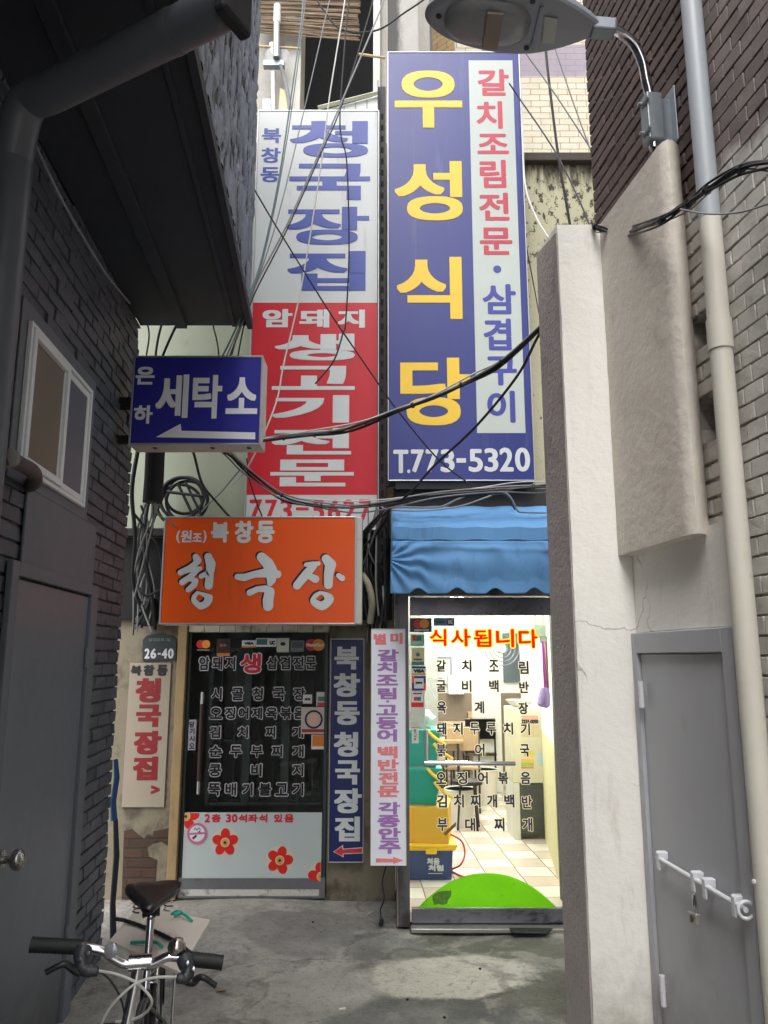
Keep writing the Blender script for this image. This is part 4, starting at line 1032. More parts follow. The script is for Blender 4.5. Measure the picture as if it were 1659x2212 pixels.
# concrete utility pole
pp = HY(872, 60, 6.1)
up = thing('utility_pole', 'weathered square concrete utility pole rising behind the tall blue sign', 'utility pole', (pp.x, 6.1, 0))
def polem():
    s = NT('streaked_concrete'); n = s.noise(3, 6, .7); sep = s.n('ShaderNodeSeparateXYZ'); s.l(s.pos, sep.inputs[0])
    c = s.mix(n, S(150, 148, 144), S(184, 182, 176))
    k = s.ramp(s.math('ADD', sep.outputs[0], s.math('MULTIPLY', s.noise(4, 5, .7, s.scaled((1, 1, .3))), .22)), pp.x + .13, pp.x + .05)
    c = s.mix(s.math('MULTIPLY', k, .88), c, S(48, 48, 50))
    return s.done(c, .85, 0, s.bump(s.noise(45, 5, .7), .5, .01))
obj('shaft', MB().box(pp.x - .145, pp.x + .135, 6.0, 6.22, 0, 12), polem(), up, bevel=.015)
# cream brick block farther back
cbk = thing('apartment_block', 'cream tiled brick block with violet brick bands rising behind the blue sign', 'building', (2.2, 8.5, 0))
YC = 8.9
def cream(axis, c1, c2, mo, nm, band=True):
    m_, s, t, c, nrm = brick(nm, c1, c2, mo, .088, .24, .006, axis, .6, .006, .6)
    if band:
        sep = s.n('ShaderNodeSeparateXYZ'); s.l(s.pos, sep.inputs[0])
        zb0, zb1 = HY(1150, 165, YC).z, HY(1150, 96, YC).z
        k = s.math('MULTIPLY', s.ramp(sep.outputs[2], zb0 - .01, zb0 + .01), s.ramp(sep.outputs[2], zb1 + .01, zb1 - .01))
        xk = s.ramp(sep.outputs[0], HY(1040, 100, YC).x - .02, HY(1040, 100, YC).x + .02)
        c2_ = s.mix(s.math('MULTIPLY', s.math('MULTIPLY', k, xk), .92), c, s.mix(s.noise(6, 4), S(150, 138, 148), S(122, 114, 130)))
        s.l(c2_, s.b.inputs['Base Color'])
    return m_
cx = HY(981, 60, YC).x
obj('front_wall', MB().box(cx, 6.5, YC, YC + 3, 2.7, 14), cream('x', S(206, 198, 178), S(194, 184, 162), S(136, 122, 102), 'cream_tile_brick'), cbk)
mb = MB().prism([(cx - .002, YC + .004, 2.7), (cx - .002, YC + 3, 2.7), (cx - 1.4, YC + 3, 2.7), (cx - 1.4, YC + 1.35, 2.7)], (0, 0, 11.3))
obj('side_wall', mb, cream('x', S(196, 168, 120), S(180, 152, 108), S(130, 110, 84), 'ochre_tile_brick', False), cbk)
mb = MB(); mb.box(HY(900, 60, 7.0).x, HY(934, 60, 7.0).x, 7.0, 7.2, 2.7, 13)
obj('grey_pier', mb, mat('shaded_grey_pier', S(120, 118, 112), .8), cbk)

# ================================================================== SIGNS
# ---- tall white and red sign
Y1 = 5.45
X0a = (HY(557, 240, Y1).x + HY(530, 1060, Y1).x) / 2; X1a = (HY(824, 240, Y1).x + HY(813, 1060, Y1).x) / 2
Z0a, Z1a = HY(680, 1145, Y1).z, HY(690, 238, Y1).z
t1 = signbox('shop_sign', 'tall white and red box sign with big blue letters and phone number', 'sign', X0a, X1a, Z0a, Z1a, Y1, .22, M['signwhite'], M['whitecase'], M['alu'], .010)
zr1, zr0 = HY(680, 654, Y1).z, HY(680, 1069, Y1).z
mb = MB(); flatrect(mb, (X0a + .012, X1a - .012, zr0, zr1), Y1, .0008); obj('red_field', mb, M['signred'], t1, flat=True)
F1, O1 = .21827, (526.6, 208.4); F2, O2 = .2232, (526.6, 647.3)
mb = MB()
letters(mb, [('청', 455, 243, 1230, 605)], Y1, 42, 9, .001, KSQ, F1, O1)
letters(mb, [('국', 450, 665, 1250, 1025)], Y1, 36, 12, .001, KSQ, F1, O1)
letters(mb, [('장', 415, 1092, 1240, 1468)], Y1, 42, 10, .001, KSQ, F1, O1)
letters(mb, [('집', 430, 1530, 1205, 1922)], Y1, 44, 10, .001, KSQ, F1, O1)
letters(mb, [('북', 178, 315, 370, 460), ('창', 172, 507, 365, 658), ('동', 165, 700, 358, 848)], Y1, 8, 4, .001, KSQ, F1, O1)
obj('lettering', mb, M['lblue'], t1, flat=True)
mb = MB()
letters(mb, [('암', 182, 92, 470, 268), ('돼', 538, 95, 828, 270), ('지', 908, 98, 1172, 272)], Y1, 15, 7, .0015, KSQ, F2, O2)
letters(mb, [('생', 300, 330, 1075, 590), ('고', 275, 642, 1075, 875), ('기', 270, 925, 1020, 1192), ('전', 272, 1243, 1040, 1500), ('문', 258, 1548, 1065, 1808)], Y1, 42, 8, .0015, KSQ, F2, O2)
obj('lettering', mb, M['lwhite'], t1, flat=True)
mb = MB()
for ch, a, b in (('7', 55, 175), ('7', 205, 322), ('3', 350, 468), ('5', 660, 780), ('6', 812, 935), ('2', 960, 1082), ('7', 1115, 1235)):
    letters(mb, [(ch, a, 1935, b, 2140)], Y1, 8, 5, .001, KRD, F2, O2)
letters(mb, [('-', 505, 2010, 628, 2040)], Y1, 0, 0, .001, KSQ, F2, O2)
obj('lettering', mb, M['lred'], t1, flat=True)
# ---- tall blue sign
Y2 = 4.98
X0b = (HY(837, 113, Y2).x + HY(837.5, 1039, Y2).x) / 2; X1b = (HY(1122, 110, Y2).x + HY(1155.6, 1039, Y2).x) / 2
Z0b, Z1b = HY(1000, 1039, Y2).z, HY(1000, 112, Y2).z
t2 = signbox('shop_sign', 'tall blue box sign with four yellow letters and a pale strip of smaller writing', 'sign', X0b, X1b, Z0b, Z1b, Y2, .2, M['signblue'], mat('dark_sign_case', S(70, 70, 84), .5, .3), M['alu'], .008)
F3, O3 = .21327, (822.8, 98.7); F4, O4 = .2331, (822.8, 548.5)
sx0 = (HY(1012, 131, Y2).x + HY(1030.7, 935, Y2).x) / 2; sx1 = (HY(1106.4, 131, Y2).x + HY(1135.6, 935, Y2).x) / 2
mb = MB(); flatrect(mb, (sx0, sx1, HY(1050, 935.4, Y2).z, HY(1050, 130.5, Y2).z), Y2, .0008); obj('pale_strip', mb, mat('pale_grey_green_film', S(184, 192, 187), .4, var=.03), t2, flat=True)
mb = MB()
letters(mb, [('우', 140, 253, 822, 832), ('성', 140, 1170, 825, 1772)], Y2, 28, 16, .001, KSQ, F3, O3)
letters(mb, [('식', 148, 28, 752, 605), ('당', 180, 962, 830, 1590)], Y2, 26, 16, .001, KSQ, F4, O4)
obj('lettering', mb, M['lyellow'], t2, flat=True)
mb = MB()
letters(mb, [('갈', 978, 240, 1297, 508), ('치', 968, 563, 1232, 842), ('조', 975, 893, 1295, 1098), ('림', 1000, 1157, 1268, 1442), ('전', 992, 1490, 1300, 1772), ('문', 1000, 1842, 1332, 2120)], Y2, 11, 10, .0015, KRD, F3, O3)
obj('lettering', mb, M['lcrimson'], t2, flat=True)
mb = MB()
letters(mb, [('삼', 940, 280, 1252, 560), ('겹', 950, 600, 1208, 895), ('구', 955, 950, 1262, 1220), ('이', 985, 1268, 1245, 1565)], Y2, 11, 10, .0015, KRD, F4, O4)
p = HY(O4[0] + 1078 * F4, O4[1] + 143 * F4, Y2); disc(mb, (p.x, p.z), .0285, Y2, .0015, 28)
obj('lettering', mb, mat('strip_blue_film', S(62, 68, 150), .45), t2, flat=True)
mb = MB()
for ch, a, b, v0, v1 in (('T', 115, 255, 1815, 2032), ('.', 243, 272, 1998, 2032), ('7', 278, 400, 1812, 2025), ('7', 415, 535, 1812, 2025), ('3', 552, 682, 1810, 2025), ('-', 700, 788, 1893, 1935), ('5', 812, 945, 1808, 2022), ('3', 958, 1088, 1800, 2020), ('2', 1098, 1228, 1795, 2018), ('0', 1242, 1382, 1795, 2018)):
    letters(mb, [(ch, a, v0, b, v1)], Y2, 9 if ch not in '.-' else 0, 7 if ch not in '.-' else 0, .001, KRD, F4, O4)
obj('lettering', mb, M['lwhite'], t2, flat=True)
mb = MB(); mb.box(X0b + .05, X1b - .05, Y2 + .02, Y2 + .2, Z0b - .05, Z0b - .001); obj('bottom_rail', mb, M['blackplastic'], t2)
# brackets that hold both signs back to the wall
for q in (Z0b + .5, Z1b - .5): obj('bracket', MB().box(X0b + .1, X1b - .1, Y2 + .2, YR + .002, q, q + .05), M['galv'], t2)
for q in (Z0a + .5, Z1a - .5): obj('bracket', MB().box(X0a + .1, X1a - .1, Y1 + .22, YL + .002, q, q + .05), M['galv'], t1)
# dark steel post and soot between the two signs
sp = thing('steel_post', 'black perforated steel post between the white sign and the blue sign', 'post', tuple(HY(824, 1100, 5.35)))
mb = MB(); px = HY(825, 700, 5.5).x; mb.box(px - .035, px + .03, 5.50, 5.505, 1.9, 6.2); mb.box(px - .035, px - .03, 5.43, 5.499, 1.9, 6.2)
obj('angle_iron', mb, mat('sooty_steel', S(52, 50, 52), .6, .3, var=.2), sp)
mb = MB()
for i in range(40): mb.box(px - .008, px + .012, 5.4985, 5.4995, 2.0 + i * .1, 2.05 + i * .1)
obj('slots', mb, M['darkvoid'], sp)
# ---- laundry sign
Y3 = 4.30
lx0 = (HY(287, 767, Y3).x + HY(279, 960, Y3).x) / 2; lx1 = (HY(568, 770, Y3).x + HY(563.4, 962, Y3).x) / 2
lz0, lz1 = HY(420, 961, Y3).z, HY(420, 768.5, Y3).z
t3 = signbox('laundry_sign', 'deep blue box sign with white letters and long white arrow by the dark wall', 'sign', lx0, lx1, lz0, lz1, Y3, .17, M['laundryblue'], M['whitecase'], M['alu'], .012)
F5, O5 = .19838, (263.3, 757)
mb = MB()
letters(mb, [('은', 150, 178, 358, 372), ('하', 130, 597, 335, 798)], Y3, 8, 8, .001, KSQ, F5, O5)
letters(mb, [('세', 370, 262, 725, 735)], Y3, 15, 10, .001, KSQ, F5, O5)
letters(mb, [('탁', 768, 268, 1090, 742), ('소', 1135, 293, 1478, 692)], Y3, 13, 14, .001, KSQ, F5, O5)
flatpoly(mb, pxpoly([(370, 945), (640, 798), (650, 875)], Y3, F5, O5)[::-1], Y3, .001)
flatpoly(mb, pxpoly([(370, 945), (650, 875), (1452, 893), (1452, 968)], Y3, F5, O5)[::-1], Y3, .001)
obj('lettering', mb, M['lbright'], t3, flat=True)
mb = MB()
for a in (.18, .62, .9): mb.box(lx0 + (lx1 - lx0) * a - .012, lx0 + (lx1 - lx0) * a + .012, Y3 + .05, Y3 + .08, lz0 - .004, lz0 - .0005)
obj('screw', mb, M['blackplastic'], t3)
obj('bracket', MB().box(lx0 - .12, lx0 - .001, Y3 + .04, Y3 + .10, (lz0 + lz1) / 2 - .03, (lz0 + lz1) / 2 + .03), M['blackplastic'], t3)
obj('bracket', MB().box(lx0 - .10, lx0 - .001, Y3 + .04, Y3 + .10, lz0 + .03, lz0 + .07), M['blackplastic'], t3)
# ---- orange sign
Y4 = 5.15
qx0 = (HY(356, 1116, Y4).x + HY(343, 1348, Y4).x) / 2; qx1 = (HY(772.7, 1115, Y4).x + HY(765.6, 1350, Y4).x) / 2
qz0, qz1 = HY(560, 1349, Y4).z, HY(560, 1115.5, Y4).z
t4 = signbox('shop_sign', 'wide orange box sign with white brush lettering above the black glass door', 'sign', qx0, qx1, qz0, qz1, Y4, .2, M['signorange'], M['whitecase'], M['alu'], .011)
F6, O6 = .28436, (329.1, 1097)
brush = [
 [(330, 372, 46), (345, 400, 60), (330, 425, 46), (285, 455, 40), (215, 492, 44)], [(222, 488, 40), (300, 470, 36), (362, 462, 36)],
 [(345, 470, 40), (290, 525, 46), (228, 566, 46)], [(295, 540, 40), (330, 556, 44), (320, 585, 48), (275, 622, 42)],
 [(425, 372, 58), (446, 430, 74), (438, 500, 60), (430, 590, 64)], [(440, 492, 50), (372, 520, 38)],
 [(830, 375, 72), (880, 425, 86), (905, 480, 92), (905, 545, 70), (895, 575, 44)], [(648, 524, 46), (700, 530, 56), (780, 505, 52), (860, 495, 70), (950, 505, 62)],
 [(740, 645, 48), (800, 618, 44), (860, 615, 52), (892, 640, 76), (880, 700, 80), (880, 745, 78)],
 [(1168, 432, 32), (1215, 428, 38), (1262, 424, 34)], [(1225, 440, 56), (1165, 510, 66), (1100, 590, 62)], [(1190, 515, 50), (1240, 542, 58)],
 [(1320, 388, 66), (1355, 432, 84), (1340, 500, 70), (1338, 585, 66)], [(1415, 515, 38), (1442, 535, 46)]]
ringA = ([(338, 632), (400, 645), (452, 662), (460, 692), (435, 742), (375, 772), (338, 756), (298, 712), (304, 668)], [(332, 692), (352, 660), (394, 682), (388, 708), (364, 718)])
ringB = ([(1272, 632), (1330, 642), (1374, 672), (1372, 716), (1330, 762), (1280, 778), (1218, 742), (1200, 704), (1228, 656)], [(1240, 692), (1282, 660), (1308, 690), (1286, 710), (1262, 704)])
def roundring(mb, outer, inner, Y, n0, d=(0, 0)):
    N = 48
    def samp(poly):
        P = smoothline([Vector((x, y, 0)) for x, y in poly + poly[:1]], 8); L = []
        cx = sum(x for x, y in inner) / len(inner); cy = sum(y for x, y in inner) / len(inner)
        for i in range(N):
            a = 2 * pi * i / N; best = min(P, key=lambda q: abs((math.atan2(q.y - cy, q.x - cx) - a + pi) % (2 * pi) - pi)); L.append(best)
        return L
    A, B = samp(outer), samp(inner)
    vs = []
    for q in A + B:
        w_ = HY(O6[0] + (q.x + d[0]) * F6, O6[1] + (q.y + d[1]) * F6, Y); vs.append((w_.x, Y - n0, w_.z))
    mb.add(vs, [(i, N + i, N + (i + 1) % N, (i + 1) % N) for i in range(N)])
sh, wh = MB(), MB()
for s_ in brush: stroke(sh, s_, Y4, .0006, F6, O6, (-13, -11)); stroke(wh, s_, Y4, .004, F6, O6)
for ra in (ringA, ringB): roundring(sh, *ra, Y4, .0005, (-13, -11)); roundring(wh, *ra, Y4, .0038)
letters(wh, [('(', 182, 170, 213, 268), ('원', 215, 170, 300, 262), ('조', 305, 193, 378, 258), (')', 385, 170, 412, 268)], Y4, 3, 3, .001, KRD, F6, O6)
letters(wh, [('북', 445, 108, 582, 265), ('창', 625, 98, 768, 268), ('동', 790, 98, 930, 268)], Y4, 8, 8, .001, KRD, F6, O6)
obj('letter_shadow', sh, M['lblack'], t4, flat=True); obj('lettering', wh, M['lwhite'], t4, flat=True)
mb = MB(); mb.box(qx1 + .0005, qx1 + .040, Y4 + .006, Y4 + .198, qz0 + .004, qz1 - .004); obj('corner_trim', mb, M['whitecase'], t4, bevel=.004)
obj('bracket', MB().box(qx0 + .2, qx0 + .25, Y4 + .2, YL + .002, qz1 - .1, qz1 - .05), M['galv'], t4); obj('bracket', MB().box(qx1 - .25, qx1 - .2, Y4 + .2, YL + .002, qz1 - .1, qz1 - .05), M['galv'], t4)
# ---- navy upright sign
Y5 = YL - .05
nx0 = (HY(710, 1380, Y5).x + HY(712.6, 1865, Y5).x) / 2; nx1 = (HY(783, 1379, Y5).x + HY(789.6, 1862, Y5).x) / 2
nz0, nz1 = HY(750, 1863.5, Y5).z, HY(750, 1379.5, Y5).z
t5 = signbox('shop_sign', 'narrow upright navy sign with white letters and red arrow beside the black door', 'sign', nx0, nx1, nz0, nz1, Y5, .045, M['signnavy'], M['whitecase'], M['alu'], .007)
F7, O7 = .24303, (691.2, 1349.5)
mb = MB()
letters(mb, [('북', 128, 195, 345, 398), ('창', 120, 432, 355, 640), ('동', 130, 680, 352, 890), ('청', 122, 953, 340, 1172), ('국', 135, 1205, 355, 1420), ('장', 125, 1455, 370, 1675), ('집', 130, 1705, 355, 1925)], Y5, 12, 7, .001, KSQ, F7, O7)
obj('lettering', mb, M['lwhite'], t5, flat=True)
def arrow(mb, pts, Y, n0): 
    P = pxpoly(pts, Y, F7, O7); flatpoly(mb, P[:3], Y, n0); flatpoly(mb, P[3:], Y, n0)
mb = MB(); arrow(mb, [(116, 2018), (210, 2068), (206, 1956), (204, 1990), (204, 2040), (382, 2032), (382, 1977)], Y5, .001); obj('arrow_outline', mb, M['lwhite'], t5, flat=True)
mb = MB(); arrow(mb, [(124, 2017), (202, 2057), (199, 1967), (198, 1997), (198, 2033), (374, 2025), (374, 1984)], Y5, .002); obj('arrow', mb, mat('arrow_red', S(206, 50, 60), .4), t5, flat=True)
# ---- white upright sign
Y6 = 5.05
vx0 = (HY(798.6, 1359, Y6).x + HY(803, 1870, Y6).x) / 2; vx1 = (HY(873, 1357, Y6).x + HY(881, 1872, Y6).x) / 2
vz0, vz1 = HY(840, 1870, Y6).z, HY(840, 1358, Y6).z
t6 = signbox('shop_sign', 'narrow upright white sign with washed out purple and pink letters beside the lit glass door', 'sign', vx0, vx1, vz0, vz1, Y6, .13, mat('white_banner_vinyl', S(224, 226, 236), .45, var=.02), M['whitecase'], M['whitecase'], .004)
mc, mp_ = MB(), MB()
letters(mc, [('별', 477, 78, 590, 178), ('미', 625, 72, 735, 172), ('백', 512, 1080, 690, 1185), ('반', 515, 1195, 700, 1300), ('전', 520, 1310, 695, 1420), ('문', 510, 1430, 705, 1530)], Y6, 8, 4, .001, KSQ, F7, O7)
letters(mp_, [('갈', 512, 218, 700, 325), ('치', 508, 330, 685, 430), ('조', 502, 445, 692, 540), ('림', 515, 560, 680, 662), ('고', 500, 712, 692, 805), ('등', 502, 820, 692, 928), ('어', 508, 930, 685, 1040), ('각', 520, 1575, 712, 1685), ('종', 512, 1690, 710, 1800), ('안', 520, 1805, 718, 1910), ('주', 520, 1918, 718, 2035)], Y6, 8, 4, .001, KSQ, F7, O7)
q = pxpoly([(588, 673), (614, 673), (614, 692), (588, 692)], Y6, F7, O7); flatpoly(mp_, q[::-1], Y6, .001)
P = pxpoly([(742, 2095), (650, 2062), (652, 2126), (652, 2080), (652, 2110), (497, 2112), (497, 2076)], Y6, F7, O7); flatpoly(mc, P[:3][::-1], Y6, .001); flatpoly(mc, P[3:][::-1], Y6, .001)
obj('lettering', mc, M['lcoral'], t6, flat=True); obj('lettering', mp_, M['lpurple'], t6, flat=True)
obj('bracket', MB().box(vx0 + .10, vx1 - .02, Y6 + .13, YR - .021, vz1 - .3, vz1 - .26), M['galv'], t6); obj('bracket', MB().box(vx0 + .10, vx1 - .02, Y6 + .13, YR - .021, vz0 + .3, vz0 + .34), M['galv'], t6)
# ---- little cream sign and house number plaque on the left
Y7 = YL - .018
cx0 = (HY(277.5, 1432, Y7).x + HY(266, 1743, Y7).x) / 2; cx1 = (HY(367, 1432, Y7).x + HY(357, 1743, Y7).x) / 2
cz0, cz1 = HY(312, 1744, Y7).z, HY(320, 1432, Y7).z
t7 = thing('shop_sign', 'small cream plate sign with red letters under the house number plaque', 'sign', ((cx0 + cx1) / 2, YL, cz0))
obj('plate', MB().box(cx0, cx1, Y7, YL - .003, cz0, cz1), mat('cream_plate', S(146, 135, 119), .5, var=.04, dirt=(S(110, 96, 78), 5, .6, .6, (1, 1, 1))), t7, bevel=.002)
mb = MB(); letters(mb, [('북', 68, 330, 150, 405), ('창', 165, 325, 248, 408), ('동', 268, 322, 348, 408)], Y7, 7, 5, .001, KSQ, FA, OA); obj('lettering', mb, M['lblack'], t7, flat=True)
mb = MB(); letters(mb, [('청', 105, 425, 295, 610), ('국', 108, 625, 298, 795), ('장', 92, 825, 300, 1005), ('집', 85, 1020, 272, 1200)], Y7, 13, 8, .001, KSQ, FA, OA)
letters(mb, [('>', 220, 1240, 288, 1305)], Y7, 6, 4, .001, KSQ, FA, OA); obj('lettering', mb, mat('plate_red', S(122, 12, 20), .5), t7, flat=True)
ht = thing('house_number', 'dark house shaped number plaque reading 26-40', 'plaque', tuple(HY(343, 1427, Y7)))
pts = pxpoly([(155, 295), (410, 290), (412, 130), (380, 102), (285, 84), (190, 100), (158, 132)], YL - .02, FA, OA)
mb = MB().prism([(x, YL - .02, z) for x, z in pts], (0, .016, 0)); obj('plate', mb, mat('dark_green_plaque', S(36, 44, 46), .4), ht, bevel=.002)
mb = MB()
for ch, a, b in (('2', 172, 212), ('6', 218, 262), ('-', 272, 296), ('4', 302, 346), ('0', 350, 394)): letters(mb, [(ch, a, 200 if ch != '-' else 234, b, 277 if ch != '-' else 246)], YL - .02, 4 if ch != '-' else 0, 3 if ch != '-' else 0, .001, KRD, FA, OA)
obj('number', mb, M['lwhite'], ht, flat=True)
mb = MB(); letters(mb, [('남대문로1길', 205, 120, 368, 146)], YL - .02, 1.5, 1.5, .001, KRD, FA, OA); obj('street_name', mb, mat('dull_green_print', S(96, 122, 116), .5), ht, flat=True)

# ================================================================== AWNING
aw = thing('awning', 'short blue fabric awning with scalloped hem over the lit restaurant door', 'awning', (.6, YR, 2.1))
BLU = None
def fabric():
    s = NT('blue_awning_fabric'); n = s.noise(3, 5, .6)
    c = s.mix(n, S(88, 138, 188), S(104, 152, 198)); c = s.mix(s.math('MULTIPLY', s.ramp(s.noise(7, 6, .72, s.scaled((1.5, 1, .5))), .50, .72), .5), c, S(76, 106, 138))
    return s.done(c, .7, 0, s.bump(s.noise(220, 3), .3, .002), .25)
FAB = fabric()
ax0, ax1 = HY(847, 1150, 4.75).x, 1.22
yb, yf = YR - .03, 4.74
zt, zl = HY(900, 1105, yb).z, HY(900, 1140, yf).z
mb = MB(); N = 24
sec = [(yb, zt + .02), (yb - .12, zt + .012), (yf + .03, zl + .025), (yf, zl), (yf - .002, zl - .075), (yf + .012, zl - .085)]
mb.add([(ax0 + (ax1 - ax0) * i / N, y, z + .004 * sin(i * 1.3)) for i in range(N + 1) for y, z in sec], [(i * 6 + j, (i + 1) * 6 + j, (i + 1) * 6 + j + 1, i * 6 + j + 1) for i in range(N) for j in range(5)])
o_ = obj('roof_sheet', mb, FAB, aw, smooth=True, flat=True); sm = o_.modifiers.new('solid', 'SOLIDIFY'); sm.thickness = .004
mb = MB(); NU, NV = 150, 44
zv1 = zl - .085
vv = []
for j in range(NV + 1):
    for i in range(NU + 1):
        s_ = i / NU; t_ = j / NV
        hem = .012 * 0 + .02 * (0.5 + .5 * cos(2 * pi * (s_ * 5.1 + .1)))
        hem = .034 * (max(0, cos(2 * pi * (s_ * 5.0 + .27))) ** 1.2)
        z = zv1 - t_ * (.325 - hem)
        x = ax0 + (ax1 - ax0) * s_
        # folds that fan out from the left end and sag
        th_ = math.atan2((t_ - .30) * .33 - .02, s_ * 1.1 + .03); rr_ = math.hypot((t_ - .30) * .33, s_ * 1.1)
        fold = .013 * sin(th_ * 15 + .6) * math.exp(-rr_ / .42) * min(1, rr_ / .06) + .010 * math.exp(-((t_ - .10 - .10 * s_) / .06) ** 2) * (.4 + .6 * cos(7 * s_) ** 2)
        fold += .012 * sin(2 * pi * (s_ * 2.6 + .4 * t_)) * (.35 + .65 * t_)
        fold += .016 * math.exp(-((s_ - .80 - .25 * t_) / .035) ** 2) * max(0, 1 - abs(t_ - .25) * 2.2)
        fold += .010 * math.exp(-((s_ - .52 - .22 * t_) / .05) ** 2) * max(0, 1 - abs(t_ - .2) * 2.2)
        y = yf - .006 - fold - .012 * sin(pi * min(t_ * 1.3, 1)) 
        vv.append((x - .012 * t_ * (1 - s_), y, z))
mb.add(vv, [(j * (NU + 1) + i, j * (NU + 1) + i + 1, (j + 1) * (NU + 1) + i + 1, (j + 1) * (NU + 1) + i) for j in range(NV) for i in range(NU)])
o_ = obj('valance', mb, FAB, aw, smooth=True, flat=True); sm = o_.modifiers.new('solid', 'SOLIDIFY'); sm.thickness = .002
mb = MB()
for x in (ax0, ax1):
    mb.prism([(x, yb, zt + .01), (x, yf + .01, zl - .005), (x - .01, yf + .0, zv1 - .30), (x - .006, yf + .16, zv1 - .31), (x, yb, zt - .2)], (-.003, 0, 0))
obj('side_flap', mb, FAB, aw)
mb = MB(); mb.tube([(ax0 + .01, yf + .03, zl - .03), (ax1, yf + .03, zl - .03)], .018, 10)
for x in (ax0 + .05, ax1 - .05): mb.tube([(x, yf + .03, zl - .03), (x, YR + .001, zl - .1)], .012, 8)
obj('frame', mb, M['galv'], aw, smooth=True)
ss = thing('shutter_case', 'sooty black shutter case between the blue sign and the blue awning', 'shutter case', (.6, YR, 2.6))
obj('case', MB().box(.06, 1.9, YR - .16, YR - .003, 2.57, 2.77), mat('sooty_black_case', S(40, 37, 36), .7, var=.25, vs=5, bump=.2, bs=30), ss, bevel=.01)

# ================================================================== STREET LAMP
sl_t = thing('street_lamp', 'grey oval street lamp on a bent chrome arm fixed to the brown brick wall', 'street lamp', tuple(Rw(2.93, 3.9, .1)))
LG = mat('grey_lamp_casting', S(132, 140, 148), .45, .2, var=.06); LGD = mat('grey_lamp_underside', S(150, 153, 160), .55, .1, var=.06)
LC = Vector((.56, 2.86, 4.335))
def lampshell(top):
    mb = MB(); N = 48; R = []
    for q, (k, dz) in enumerate([(1, 0), (.985, .02), (.90, .055), (.7, .085), (.4, .10), (.0, .105)] if top else [(1, 0), (.97, -.012), (.9, -.016), (0, -.018)]):
        for i in range(N):
            a = 2 * pi * i / N; ca, sa = cos(a), sin(a)
            x = .385 * ca; y = .172 * sa
            if ca > 0: y *= (1 - .62 * ca ** 2.2)       # tapers towards the arm
            R.append(LC + Vector((x * k, y * k, dz + (-.10 * (x * k)))))
    rows = len(R) // N
    mb.add(R, [(j * N + i, j * N + (i + 1) % N, (j + 1) * N + (i + 1) % N, (j + 1) * N + i) for j in range(rows - 1) for i in range(N)])
    return mb
obj('housing', lampshell(True), LG, sl_t, smooth=True); obj('underside', lampshell(False), LGD, sl_t, smooth=True)
ex = Vector((1, 0, -.10)).normalized(); ey = Vector((0, 1, 0)); ez = ex.cross(ey)
def under(x, y, d=0.0): return LC + ex * x + ey * y + ez * (-.0185 - d)
mb = MB(); N = 40; R = []
for k, d in ((1, .0), (.97, .012), (.8, .028), (.45, .04), (0.01, .044)):
    for i in range(N):
        a = 2 * pi * i / N; ca, sa = cos(a), sin(a); e_ = .62
        R.append(under(-.115 + .185 * k * abs(ca) ** e_ * (1 if ca > 0 else -1) * 1, .115 * k * abs(sa) ** .85 * (1 if sa > 0 else -1), d))
mb.add(R, [(j * N + i, j * N + (i + 1) % N, (j + 1) * N + (i + 1) % N, (j + 1) * N + i) for j in range(4) for i in range(N)])
def lens():
    s = NT('dusty_lamp_lens'); n = s.noise(7, 4, .6); c = s.mix(n, S(104, 107, 114), S(160, 160, 160)); s.done(c, .3, 0, None, .5); return s.m
obj('lens', mb, lens(), sl_t, smooth=True)
mb = MB()
mb.obox(under(-.09, -.005, .046), ex * .035, ey * .095, ez * .006); obj('burner', mb, mat('burner_tan', S(138, 124, 110), .5), sl_t, bevel=.003)
mb = MB(); mb.prism([under(.135, .08, .002), under(.19, .075, .002), under(.175, -.055, .002), (under(.12, -.06, .002))], ez * -.004); obj('sensor_plate', mb, mat('pale_label_plate', S(176, 178, 168), .5), sl_t)
mb = MB(); mb.obox(under(.098, .0, .004), ex * .006, ey * .11, ez * .006); obj('seam_rib', mb, LG, sl_t)
for x, y in ((-.325, -.012), (.075, .118), (.055, -.128)): obj('screw', MB().lathe(under(x, y), -ez, [(0, .012), (.004, .012), (.005, .0001)], 14), M['blackplastic'], sl_t)
BK = HP(1408, 250, 1.62 - .09, .13)
neck = LC + ex * .36
pth = smoothline([neck, HY(1318, 62, 2.87), HY(1346, 74, 2.885), HY(1371, 98, 2.90), HY(1388, 135, 2.915), HY(1396, 175, 2.925), Vector((BK.x - .002, BK.y, HY(1400, 215, 2.93).z)), BK + Vector((0, 0, -.16))], 8)
obj('arm', MB().tube(pth, .0215, 16), M['chrome'], sl_t, smooth=True)
mb = MB().obox(neck + Vector((.02, 0, .0)), ex * .05, ey * .034, ez * .03); obj('collar', mb, LG, sl_t, bevel=.008)
mb = MB(); nR = Vector((-1, -.13, 0)).normalized(); tR = Vector((-.13, 1, 0)).normalized()
mb.obox(BK + Vector((0, 0, -.02)), nR * .034, tR * .034, Vector((0, 0, .11))); mb.obox(BK - nR * .06 + Vector((0, 0, -.02)), nR * .026, tR * .012, Vector((0, 0, .10))); mb.obox(BK - nR * .0845 + Vector((0, 0, -.01)), nR * .004, tR * .05, Vector((0, 0, .13)))
obj('wall_bracket', mb, M['galv'], sl_t, bevel=.006)
mb = MB()
for z in (.05, -.09): mb.tube([BK + Vector((0, 0, z)) - tR * .05 + nR * .035, BK + Vector((0, 0, z)) + tR * .02 + nR * .035], .007, 8); mb.tube([BK + nR * .03 + Vector((0, 0, z)), BK + nR * .06 + Vector((0, 0, z))], .008, 8)
obj('bolt', mb, M['galv'], sl_t)
cabl = thing('lamp_wire', 'short black wire hanging out of the lamp bracket down to the painted bay', 'wire', tuple(BK))
